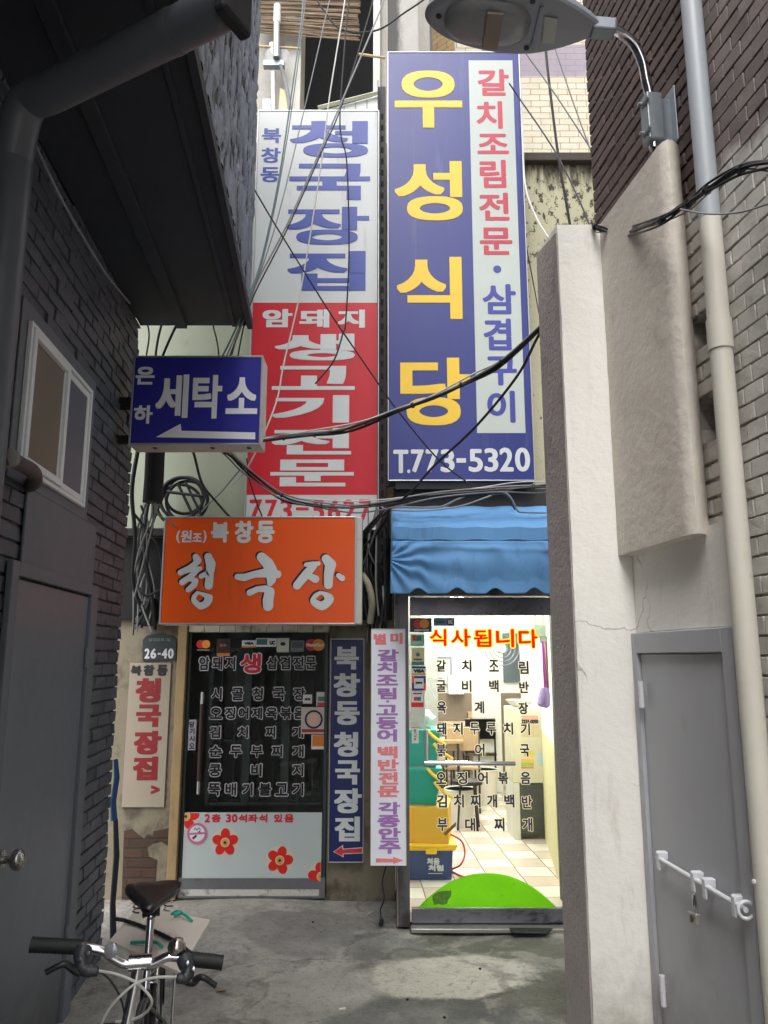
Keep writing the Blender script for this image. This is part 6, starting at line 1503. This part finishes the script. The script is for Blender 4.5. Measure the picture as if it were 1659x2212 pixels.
obj('chain', MB().tube(smoothline([bb_ + br * .047 + Vector((0, 0, .072)), ra + br * .047 + Vector((0, 0, .03)), ra + br * .047 + bf * -.03, ra + br * .047 + Vector((0, 0, -.03)), bb_ + br * .047 + Vector((0, 0, -.072))]), .004, 5), M['galv'], bi)
cbk_ = MB(); zc = .575
for w_ in (-.07, 0, .07): cbk_.tube([B(-.02, w_, zc), B(-.48, w_, zc)], .006, 8)
for s_ in (-.03, -.25, -.47): cbk_.tube([B(s_, -.07, zc), B(s_, .07, zc)], .006, 8)
for w_ in (-.075, .075): cbk_.tube([B(-.42, w_, zc), ra + br * w_], .006, 8); cbk_.tube([B(-.02, w_ * .6, zc), sp0.lerp(sp1, .42)], .006, 8)
obj('carrier', cbk_, M['chrome'], bi, smooth=True)
obj('kickstand', MB().tube([B(-.2, -.04, .26), B(-.16, -.17, .0)], .009, 8), M['galv'], bi, smooth=True)
# board tied on the carrier
ZB_ = .60
c1, c2, c3, c4 = HZ(298, 1959, ZB_), HZ(454, 1986, ZB_), HZ(388, 2099, ZB_), HZ(236, 2031, ZB_)
bdm = mat('worn_plywood_board', S(206, 198, 186), .7, var=.06, vs=4, bump=.15, bs=60, dirt=(S(110, 102, 94), 7, .58, .5, (1, 1, 1)))
bd = thing('board', 'worn greyish plywood board tied flat onto the carrier of the bicycle', 'board', tuple((c1 + c2 + c3 + c4) / 4))
obj('panel', MB().prism([c1, c4, c3, c2], (0, 0, -.012)), bdm, bd, bevel=.002)
for (a, b, c) in (((370, 1974), (384, 1969), (415, 1990)), ((283, 2036), (330, 2035), (352, 2046))):
    P = smoothline([HZ(a[0], a[1], ZB_ + .004), HZ(b[0], b[1], ZB_ + .016), HZ((b[0] + c[0]) / 2, (b[1] + c[1]) / 2 - 3, ZB_ + .018), HZ(c[0], c[1], ZB_ + .004)], 6)
    mb = MB().tube(P, .0055, 7); 
    if b[0] > 360: mb.tube([HZ(376, 1976, ZB_ + .014), HZ(392, 1970, ZB_ + .02)], .009, 8)
    obj('tie', mb, M['rope'], bd, smooth=True)
lk = thing('cable_lock', 'braided black cable lock stretched across the plywood board', 'cable lock', tuple(HZ(340, 2020, .62)))
P = smoothline([HZ(250, 1985, ZB_ + .03), HZ(275, 1990, ZB_ + .012), HZ(330, 2010, ZB_ + .010), HZ(375, 2032, ZB_ + .012), HZ(410, 2058, ZB_ + .03), HZ(424, 2078, .70), HB(405, 2074, .03)], 10)
mb = MB().tube(P, [.0068 + .0014 * (i % 2) for i in range(len(P))], 8); obj('braid', mb, M['rubber'], lk, smooth=True)

# ================================================================== THINGS INSIDE THE LIT RESTAURANT
def floorpt(u, v): return HZ(u, v, FLZ)
q = HY(940, 1900, 5.94)
cxa, cxb = .14, HY(979, 1870, 5.94).x
zc0, zc1 = FLZ + .002, HY(940, 1836, 5.94).z
cr_ = thing('crate', 'dark blue plastic crate with white lettering on the tiled floor just inside the glass door', 'crate', ((cxa + cxb) / 2, 6.1, FLZ))
obj('body', MB().hexa([(cxa + .02, 5.95, zc0), (cxb - .012, 5.95, zc0), (cxb - .012, 6.36, zc0), (cxa + .02, 6.36, zc0), (cxa, 5.94, zc1), (cxb, 5.94, zc1), (cxb, 6.38, zc1), (cxa, 6.38, zc1)]), mat('blue_crate_plastic', S(44, 62, 116), .45, var=.08), cr_, bevel=.006)
mb = MB(); letters(mb, [('처음', 922, 1853, 950, 1868), ('처럼', 925, 1868, 958, 1882)], 5.938, .8, .8, .001, KRD); mb2 = pxpoly([(925, 1886), (956, 1886), (956, 1887.5), (925, 1887.5)], 5.938); flatpoly(mb, mb2[::-1], 5.938, .001)
obj('lettering', mb, M['lwhite'], cr_, flat=True)
ld_ = thing('lid', 'bright yellow crate lid lying on the dark blue crate', 'lid', ((cxa + cxb) / 2, 6.1, zc1))
mb = MB(); mb.box(cxa - .02, cxb + .02, 5.91, 6.40, zc1 + .001, zc1 + .022); mb.box(cxa - .03, cxb + .03, 5.90, 6.41, zc1 + .0225, zc1 + .045); mb.box((cxa + cxb) / 2 - .02, (cxa + cxb) / 2 + .06, 5.895, 5.909, zc1 - .02, zc1 + .02)
obj('lid', mb, mat('yellow_lid_plastic', S(244, 192, 18), .4, var=.05), ld_, bevel=.006)
zt1 = zc1 + .046; zt2 = HY(940, 1742, 5.97).z
ct = thing('carton', 'orange yellow cardboard carton standing on the yellow lid', 'carton', ((cxa + cxb) / 2, 6.1, zt1))
obj('box', MB().hexa([(cxa, 5.96, zt1), (cxb - .03, 5.93, zt1), (cxb + .02, 6.3, zt1), (cxa, 6.33, zt1), (cxa, 5.96, zt2), (cxb - .03, 5.93, zt2), (cxb + .02, 6.3, zt2), (cxa, 6.33, zt2)]), mat('orange_yellow_card', S(226, 172, 44), .6, var=.05), ct, bevel=.003)
mb = MB()
P_ = pxpoly([(958, 1800), (985, 1775), (985, 1784), (962, 1806)], 5.925); flatpoly(mb, P_[::-1], 5.925, .001); obj('stripe', mb, mat('brown_print', S(110, 84, 50), .6), ct, flat=True)
zt3 = HY(940, 1576, 5.97).z; zm = (zt2 + zt3) / 2
for i, (za, zb, lab) in enumerate(((zt2 + .002, zm - .002, 'lower teal plastic basket, standing on the orange yellow carton'), (zm, zt3, 'upper teal plastic basket, topmost of the stack inside the glass door'))):
    bs_ = thing('basket', lab, 'basket', ((cxa + cxb) / 2, 6.1, za), 'teal baskets stacked inside the door')
    e_ = .02
    obj('body', MB().hexa([(cxa + e_, 6.0, za), (cxb - .09 - e_, 6.0, za), (cxb - .09 - e_, 6.28, za), (cxa + e_, 6.28, za), (cxa, 5.97, zb), (cxb - .075, 5.97, zb), (cxb - .075, 6.31, zb), (cxa, 6.31, zb)]), mat('teal_basket_plastic', S(20, 150, 138), .4, var=.05), bs_, bevel=.008)
    obj('rim', MB().box(cxa - .008, cxb - .066, 5.962, 6.318, zb - .022, zb - .001), mat('teal_rim_plastic', S(24, 164, 150), .4), bs_, bevel=.005)
    for k_ in range(2):
        a = Vector((cxb - .13 + .05 * k_, 5.955, zb - .05 - .10 * k_)); obj('handle', MB().tube(smoothline([a + Vector((-.05, 0, .05)), a + Vector((.0, -.02, .0)), a + Vector((.09, -.01, -.06))]), .012, 8), mat('yellow_handle_plastic', S(244, 196, 30), .4), bs_, smooth=True)
hs_ = thing('hose', 'thin red hose curling on the tiles beside the dark blue crate', 'hose', tuple(floorpt(1000, 1860)))
obj('hose', MB().tube(smoothline([Vector((cxb - .02, 6.2, zc1 + .06)), HY(985, 1808, 6.1), HY(999, 1820, 6.1), HY(1004, 1845, 6.1), HY(995, 1868, 6.05), floorpt(975, 1882) + Vector((0, 0, .008)), floorpt(992, 1893) + Vector((0, 0, .008)), floorpt(1004, 1897) + Vector((0, 0, .008))]), .007, 7), mat('red_hose', S(190, 50, 46), .5), hs_, smooth=True)
# the cream appliance on the right
ga, gb_ = HY(1111, 1810, 7.2), HY(1178, 1812, 7.2)
ap = thing('gas_heater', 'cream upright heater with stickers and dark lower half against the right restaurant wall', 'heater', ((ga.x + gb_.x) / 2, 7.3, FLZ))
zh = HY(1140, 1530, 7.2).z; zmid = HY(1140, 1692, 7.2).z
obj('case', MB().box(ga.x, gb_.x + .02, 7.2, 7.62, zmid, zh), mat('cream_enamel', S(214, 206, 180), .4, var=.04), ap, bevel=.01)
obj('side_panel', MB().box(ga.x, ga.x + .06, 7.2, 7.62, FLZ, zmid - .001), mat('white_enamel_panel', S(216, 214, 204), .4), ap, bevel=.004)
obj('lower_panel', MB().box(ga.x + .061, gb_.x + .02, 7.21, 7.62, FLZ + .04, zmid - .001), mat('dark_grille', S(64, 66, 64), .5, var=.2, vs=20), ap, bevel=.004)
def flat_on(parent, r, col, Y, n0=.002, name='sticker'):
    mb = MB(); flatrect(mb, rect(*r, Y), Y, n0); obj(name, mb, mat('paper_sticker', col, .5, var=.08, vs=30), parent, flat=True)
flat_on(ap, (1127, 1546, 1162, 1556), S(226, 150, 130), 7.2); flat_on(ap, (1126, 1566, 1165, 1592), S(206, 190, 150), 7.2)
mb = MB(); letters(mb, [('2233-0050', 1126, 1554, 1163, 1563)], 7.2, .7, .7, .003, KRD); obj('lettering', mb, M['lblack'], ap, flat=True)
flat_on(ap, (1126, 1640, 1153, 1647), S(230, 170, 80), 7.2); flat_on(ap, (1126, 1648, 1153, 1655), S(140, 190, 80), 7.2); flat_on(ap, (1126, 1656, 1153, 1660), S(226, 130, 110), 7.2); flat_on(ap, (1132, 1622, 1152, 1635), S(226, 200, 60), 7.2)
flat_on(ap, (1162, 1626, 1175, 1654), S(180, 206, 220), 7.2)
tr = thing('white_tray', 'white bowls and trays resting on top of the cream heater', 'tray', ((ga.x + gb_.x) / 2, 7.35, zh))
obj('bowl', MB().lathe(((ga.x + gb_.x) / 2 - .02, 7.38, zh + .002), (0, 0, 1), [(0, .06), (.01, .08), (.06, .13), (.065, .13), (.012, .07), (.011, .001)], 24), HOUS, tr, smooth=True)
# back of the room: blackboard, notice, tables, chairs, buckets, mop
YK = 11.395
bkb = tag(obj('menu_board', MB().box(*rect(1086, 1368, 1146, 1474, YK)[:2], YK - .04, YK - .002, *rect(1086, 1368, 1146, 1474, YK)[2:]), mat('dark_grey_board', S(84, 92, 98), .5), bevel=.006), 'dark grey board on the back wall of the restaurant', 'board')
nb = thing('notice', 'framed notice with small writing on the back wall behind the card stickers', 'notice', tuple(HY(950, 1450, YK)))
r_ = rect(918, 1418, 976, 1482, YK); obj('frame', MB().box(r_[0], r_[1], YK - .03, YK - .002, r_[2], r_[3]), mat('grey_frame', S(130, 134, 134), .5), nb, bevel=.004)
r2 = (r_[0] + .03, r_[1] - .03, r_[2] + .03, r_[3] - .04); mb = MB(); flatrect(mb, r2, YK - .03, .001); obj('sheet', mb, M['lwhite'], nb, flat=True)
mb = MB()
for i in range(7): flatrect(mb, (r2[0] + .03, r2[0] + .12 + .05 * (i % 3), r2[3] - .05 - .045 * i, r2[3] - .035 - .045 * i), YK - .03, .002)
obj('lines', mb, mat('grey_print', S(120, 116, 120), .6), nb, flat=True)
tag(obj('cupboard', MB().box(*rect(966, 1458, 998, 1498, YK)[:2], YK - .25, YK - .003, *rect(966, 1458, 998, 1498, YK)[2:]), HOUS, bevel=.006), 'small white wall cupboard right of the framed notice', 'cupboard')
col_ = rect(1022, 1300, 1080, 1560, 9.6)
tag(obj('support_post', MB().box(col_[0], col_[1], 9.6, 9.85, FLZ, 2.49), HOUS, bevel=.01), 'square white column standing in the middle of the restaurant', 'column')
wbd = thing('water_tank', 'pale plastic water tank behind the door handle near the door', 'tank', (.22, 6.7, FLZ))
obj('tank', MB().box(.105, .33, 6.55, 6.9, FLZ, 1.25), mat('greenish_clear_plastic', S(186, 206, 190), .2, var=.15, vs=5), wbd, bevel=.02)
TW = mat('honey_wood_table', S(172, 142, 106), .4, var=.1, vs=3); TL = mat('dark_table_leg', S(46, 44, 44), .4, .5)
def table(x, y, w_, d, label):
    t = thing('table', label, 'table', (x, y, FLZ), 'tables in the restaurant')
    obj('table_top', MB().box(x - w_, x + w_, y - d, y + d, FLZ + .70, FLZ + .735), TW, t, bevel=.006)
    for sx in (-1, 1):
        for sy in (-1, 1): obj('leg', MB().tube([(x + sx * (w_ - .05), y + sy * (d - .05), FLZ), (x + sx * (w_ - .05), y + sy * (d - .05), FLZ + .699)], .014, 8), TL, t, smooth=True)
def chair(x, y, label):
    t = thing('chair', label, 'chair', (x, y, FLZ), 'chairs in the restaurant')
    obj('seat', MB().box(x - .19, x + .19, y - .19, y + .19, FLZ + .43, FLZ + .46), TW, t, bevel=.008)
    obj('backrest', MB().box(x - .18, x + .18, y - .19, y - .165, FLZ + .62, FLZ + .86), TW, t, bevel=.008)
    for sx in (-1, 1):
        obj('leg', MB().tube([(x + sx * .17, y + .17, FLZ), (x + sx * .17, y + .17, FLZ + .43)], .011, 8), TL, t, smooth=True)
        obj('leg', MB().tube([(x + sx * .17, y - .18, FLZ), (x + sx * .17, y - .18, FLZ + .85)], .011, 8), TL, t, smooth=True)
table(.52, 8.6, .30, .33, 'honey wood table left of the tiled aisle, behind the teal baskets'); table(1.05, 10.4, .40, .35, 'honey wood table at the far end of the restaurant under the board')
chair(.60, 9.05, 'honey wood chair on the aisle just behind the nearer table')
stool = thing('stool', 'low stool with thin dark legs beside the white bucket left of the aisle', 'stool', tuple(floorpt(1012, 1790)))
q = floorpt(1012, 1790); obj('seat', MB().lathe(q + Vector((0, 0, .40)), (0, 0, 1), [(0, .001), (0, .14), (.035, .15), (.036, .001)], 20), TL, stool)
for a in range(4): obj('leg', MB().tube([q + Vector((.13 * cos(a * pi / 2 + .6), .13 * sin(a * pi / 2 + .6), 0)), q + Vector((.09 * cos(a * pi / 2 + .6), .09 * sin(a * pi / 2 + .6), .40))], .010, 8), TL, stool, smooth=True); chair(1.15, 9.7, 'honey wood chair drawn up to the far table, back towards the door')
table(.48, 10.2, .28, .33, 'honey wood table in the far corner behind the aisle chair'); chair(.82, 8.55, 'honey wood chair at the end of the nearer table')
chair(.55, 10.85, 'honey wood chair farthest from the glass door'); chair(1.3, 10.9, 'honey wood chair behind the far table under the board')
tag(obj('wood_dado', MB().box(.101, 1.98, 11.33, 11.398, FLZ, 1.15), mat('brown_grey_dado', S(128, 110, 92), .55, var=.12, vs=3)), 'brown wooden dado along the foot of the far restaurant wall', 'dado')
for i, (x, y) in enumerate(((.45, 8.5), (.60, 8.7))):
    p = (x, y, FLZ + .737)
    tag(obj('water_jug' if i != 1 else 'napkin_box', MB().lathe(p, (0, 0, 1), [(0, .045), (.14, .05), (.17, .035), (.20, .036), (.201, .001)], 16) if i != 1 else MB().box(x - .06, x + .06, y - .05, y + .05, p[2], p[2] + .11), (M['signnavy'] if i == 0 else M['aludull'] if i == 1 else M['lred']), None, smooth=(i != 1), bevel=0 if i != 1 else .005), ('navy water jug standing on the nearer honey wood table', 'steel napkin box standing on the nearer honey wood table', 'red jug standing on the far honey wood table')[i], ('jug', 'napkin box', 'jug')[i])
wb_ = thing('plastic_bag', 'crumpled white plastic bag lying on top of the upper teal basket', 'bag', ((cxa + cxb) / 2 - .03, 6.13, zt3))
bg = MB(); R = []
for j in range(9):
    for i in range(22):
        a = 2 * pi * i / 22; k_ = sin(pi * (j + .35) / 9.2); n_ = mnoise.noise(Vector((cos(a) * 1.7, sin(a) * 1.7, j * .6)))
        R.append(Vector(((cxa + cxb) / 2 - .035 + (.10 + .035 * n_) * k_ * cos(a), 6.14 + (.12 + .03 * n_) * k_ * sin(a), zt3 + .004 + .13 * (j / 8) * (1 + .25 * n_))))
bg.add(R, [(j * 22 + i, j * 22 + (i + 1) % 22, (j + 1) * 22 + (i + 1) % 22, (j + 1) * 22 + i) for j in range(8) for i in range(22)])
obj('bag', bg, mat('white_plastic_film', S(222, 228, 224), .3, var=.06), wb_, smooth=True)
pic = thing('picture', 'small panel painted as a blurry green reflection in the door glass behind the baskets', 'picture', (.2, 7.4, 1.2))  # added panel: a green reflection in the glass, put into its colour
obj('panel', MB().box(.13, .42, 7.3, 7.33, 1.02, 1.45), mat('green_white_reflection', S(128, 158, 130), .3, var=.35, vs=9, dirt=(S(206, 218, 214), 7, .5, .8, (1, 1, 1))), pic); obj('stand', MB().box(.2, .36, 7.335, 7.5, FLZ, 1.2), HOUS, pic)
def bucket(p, r, h, label):
    t = thing('bucket', label, 'bucket', tuple(p), 'buckets on the restaurant floor')
    obj('body', MB().lathe(p, (0, 0, 1), [(.0, .001), (.001, r * .82), (h, r), (h, r * .95), (.02, r * .78), (.02, .001)], 24), mat('white_bucket_plastic', S(222, 212, 204), .45, var=.05), t, smooth=True)
    obj('rim', MB().torus(Vector(p) + Vector((0, 0, h)), (1, 0, 0), (0, 1, 0), r, .008, 28, 6), mat('white_rim_plastic', S(228, 224, 214), .45), t, smooth=True)
bucket(floorpt(1050, 1736), .14, .36, 'white bucket right under the door handle bar, farther back on the tiles'); bucket(floorpt(995, 1782), .15, .33, 'white bucket beside the thin chair legs on the left of the aisle')
mp = thing('mop', 'purple mop hanging on the right wall inside the lit restaurant', 'mop', tuple(HY(1182, 1520, 5.9)))
obj('stick', MB().tube([HY(1173, 1385, 5.75), HY(1178, 1490, 5.75)], .012, 8), mat('purple_red_stick', S(168, 70, 150), .4), mp, smooth=True)
obj('second_stick', MB().tube([HY(1180, 1385, 5.76), HY(1184, 1495, 5.76)], .010, 8), mat('brown_stick', S(150, 110, 84), .5), mp, smooth=True)
obj('head', MB().tube([HY(1177, 1485, 5.74), HY(1176, 1500, 5.74), HY(1174, 1522, 5.74), HY(1173, 1528, 5.74)], [.03, .045, .048, .03], 12), mat('lilac_mop_head', S(178, 150, 206), .6), mp, smooth=True)
mt = thing('gas_meter', 'grey green gas meter with pipes high on the right wall inside the door', 'meter', tuple(HY(1170, 1380, 6.2)))
mb = MB(); c = HY(1165, 1362, 6.0); mb.obox(c, (.05, 0, 0), (0, .03, 0), (0, 0, .05)); mb.obox(c + Vector((.03, 0, -.07)), (.03, 0, 0), (0, .02, 0), (0, 0, .03)); obj('body', mb, mat('grey_green_meter', S(150, 162, 140), .5, var=.2, vs=30), mt, bevel=.01)
mb = MB().tube([c + Vector((-.03, 0, .05)), c + Vector((-.03, 0, .4))], .012, 8).tube([c + Vector((.03, 0, .05)), c + Vector((.03, 0, .4))], .012, 8); obj('pipe', mb, mat('cream_gas_pipe', S(200, 196, 150), .5), mt, smooth=True)
fn = thing('wall_fan', 'white round wall fan high up in the middle of the restaurant', 'fan', tuple(HY(1080, 1410, 7.8)))
c = HY(1084, 1400, 7.8)
mb = MB()
for R_ in (.05, .09, .13, .17): mb.torus(c + Vector((0, -.03 * (1 - R_ / .2), 0)), (1, 0, 0), (0, 0, 1), R_, .004, 28, 5)
obj('cage', mb, M['aludull'], fn, smooth=True); obj('motor', MB().lathe(c + Vector((0, .14, 0)), (0, -1, 0), [(0, .001), (0, .05), (.1, .05), (.12, .02), (.122, .001)], 18), HOUS, fn, smooth=True)
mb = MB().obox(c + Vector((0, .2, .0)), (.015, 0, 0), (0, .06, 0), (0, 0, .02)); mb.tube([c + Vector((0, .2, 0)), Vector((c.x, 8.0, 2.499))], .015, 8); obj('mount', mb, HOUS, fn)

# ================================================================== SMALL THINGS ON THE GROUND
for i, (u0, v0, u1, v1, lab) in enumerate(((794, 1974, 806, 1969, 'white cigarette butt on the concrete between the two doors'), (733, 2180, 746, 2178, 'white cigarette butt on the concrete near the bottom of the picture'))):
    a, b = HZ(u0, v0, .006), HZ(u1, v1, .006)
    tag(obj('cigarette_butt', MB().tube([a, b], .005, 8), M['cablewhite'], None), lab, 'cigarette butt', 'cigarette butts on the ground')
lf = HZ(478, 2136, 0); lf.z = gz(lf.x, lf.y) + .003
tag(obj('dry_leaf', MB().add([lf + Vector((-.03, -.008, 0)), lf + Vector((0, -.02, .006)), lf + Vector((.03, .004, .002)), lf + Vector((.004, .018, .008))], [(0, 1, 2, 3)]), mat('dry_brown_leaf', S(128, 100, 72), .7)), 'small dry brown leaf on the grey concrete right of the bicycle', 'leaf')
for i, (u, v) in enumerate(((676, 1988), (880, 2155), (1037, 2088), (960, 2200))):
    p = HZ(u, v, 0); p.z = gz(p.x, p.y) + .004
    tag(obj('pebble', MB().lathe(p + Vector((0, 0, -.004)), (0, 0, 1), [(0, .004), (.004, .009), (.008, .006), (.009, .0005)], 8), M['darkvoid'], None, smooth=True), ('small dark pebble between the cellar edge and the blue arrow sign', 'small dark pebble on the left side of the pale cement patch', 'small dark pebble at the upper edge of the pale cement patch', 'small dark pebble below the pale cement patch')[i], 'pebble', 'pebbles on the concrete')
mt_ = thing('door_mat', 'folded black rubber mat edge lying under the lit glass door', 'mat', tuple(HZ(1150, 2010, .0)))
a, b, c, d = HZ(1098, 2007, .006), HZ(1108, 2017, .006), HZ(1180, 2019, .006), HZ(1196, 2008, .006)
obj('mat', MB().prism([a, b, c, d], (0, 0, .010)), M['rubber'], mt_, bevel=.004)
# plug on the cord
obj_plug = thing('plug', 'black plug lying on the ground at the end of the cord', 'plug', tuple(HZ(824, 1992, .01)))
obj('body', MB().tube([HZ(824, 1988, .02), HZ(823, 1997, .014)], .014, 10), M['blackplastic'], obj_plug, smooth=True)
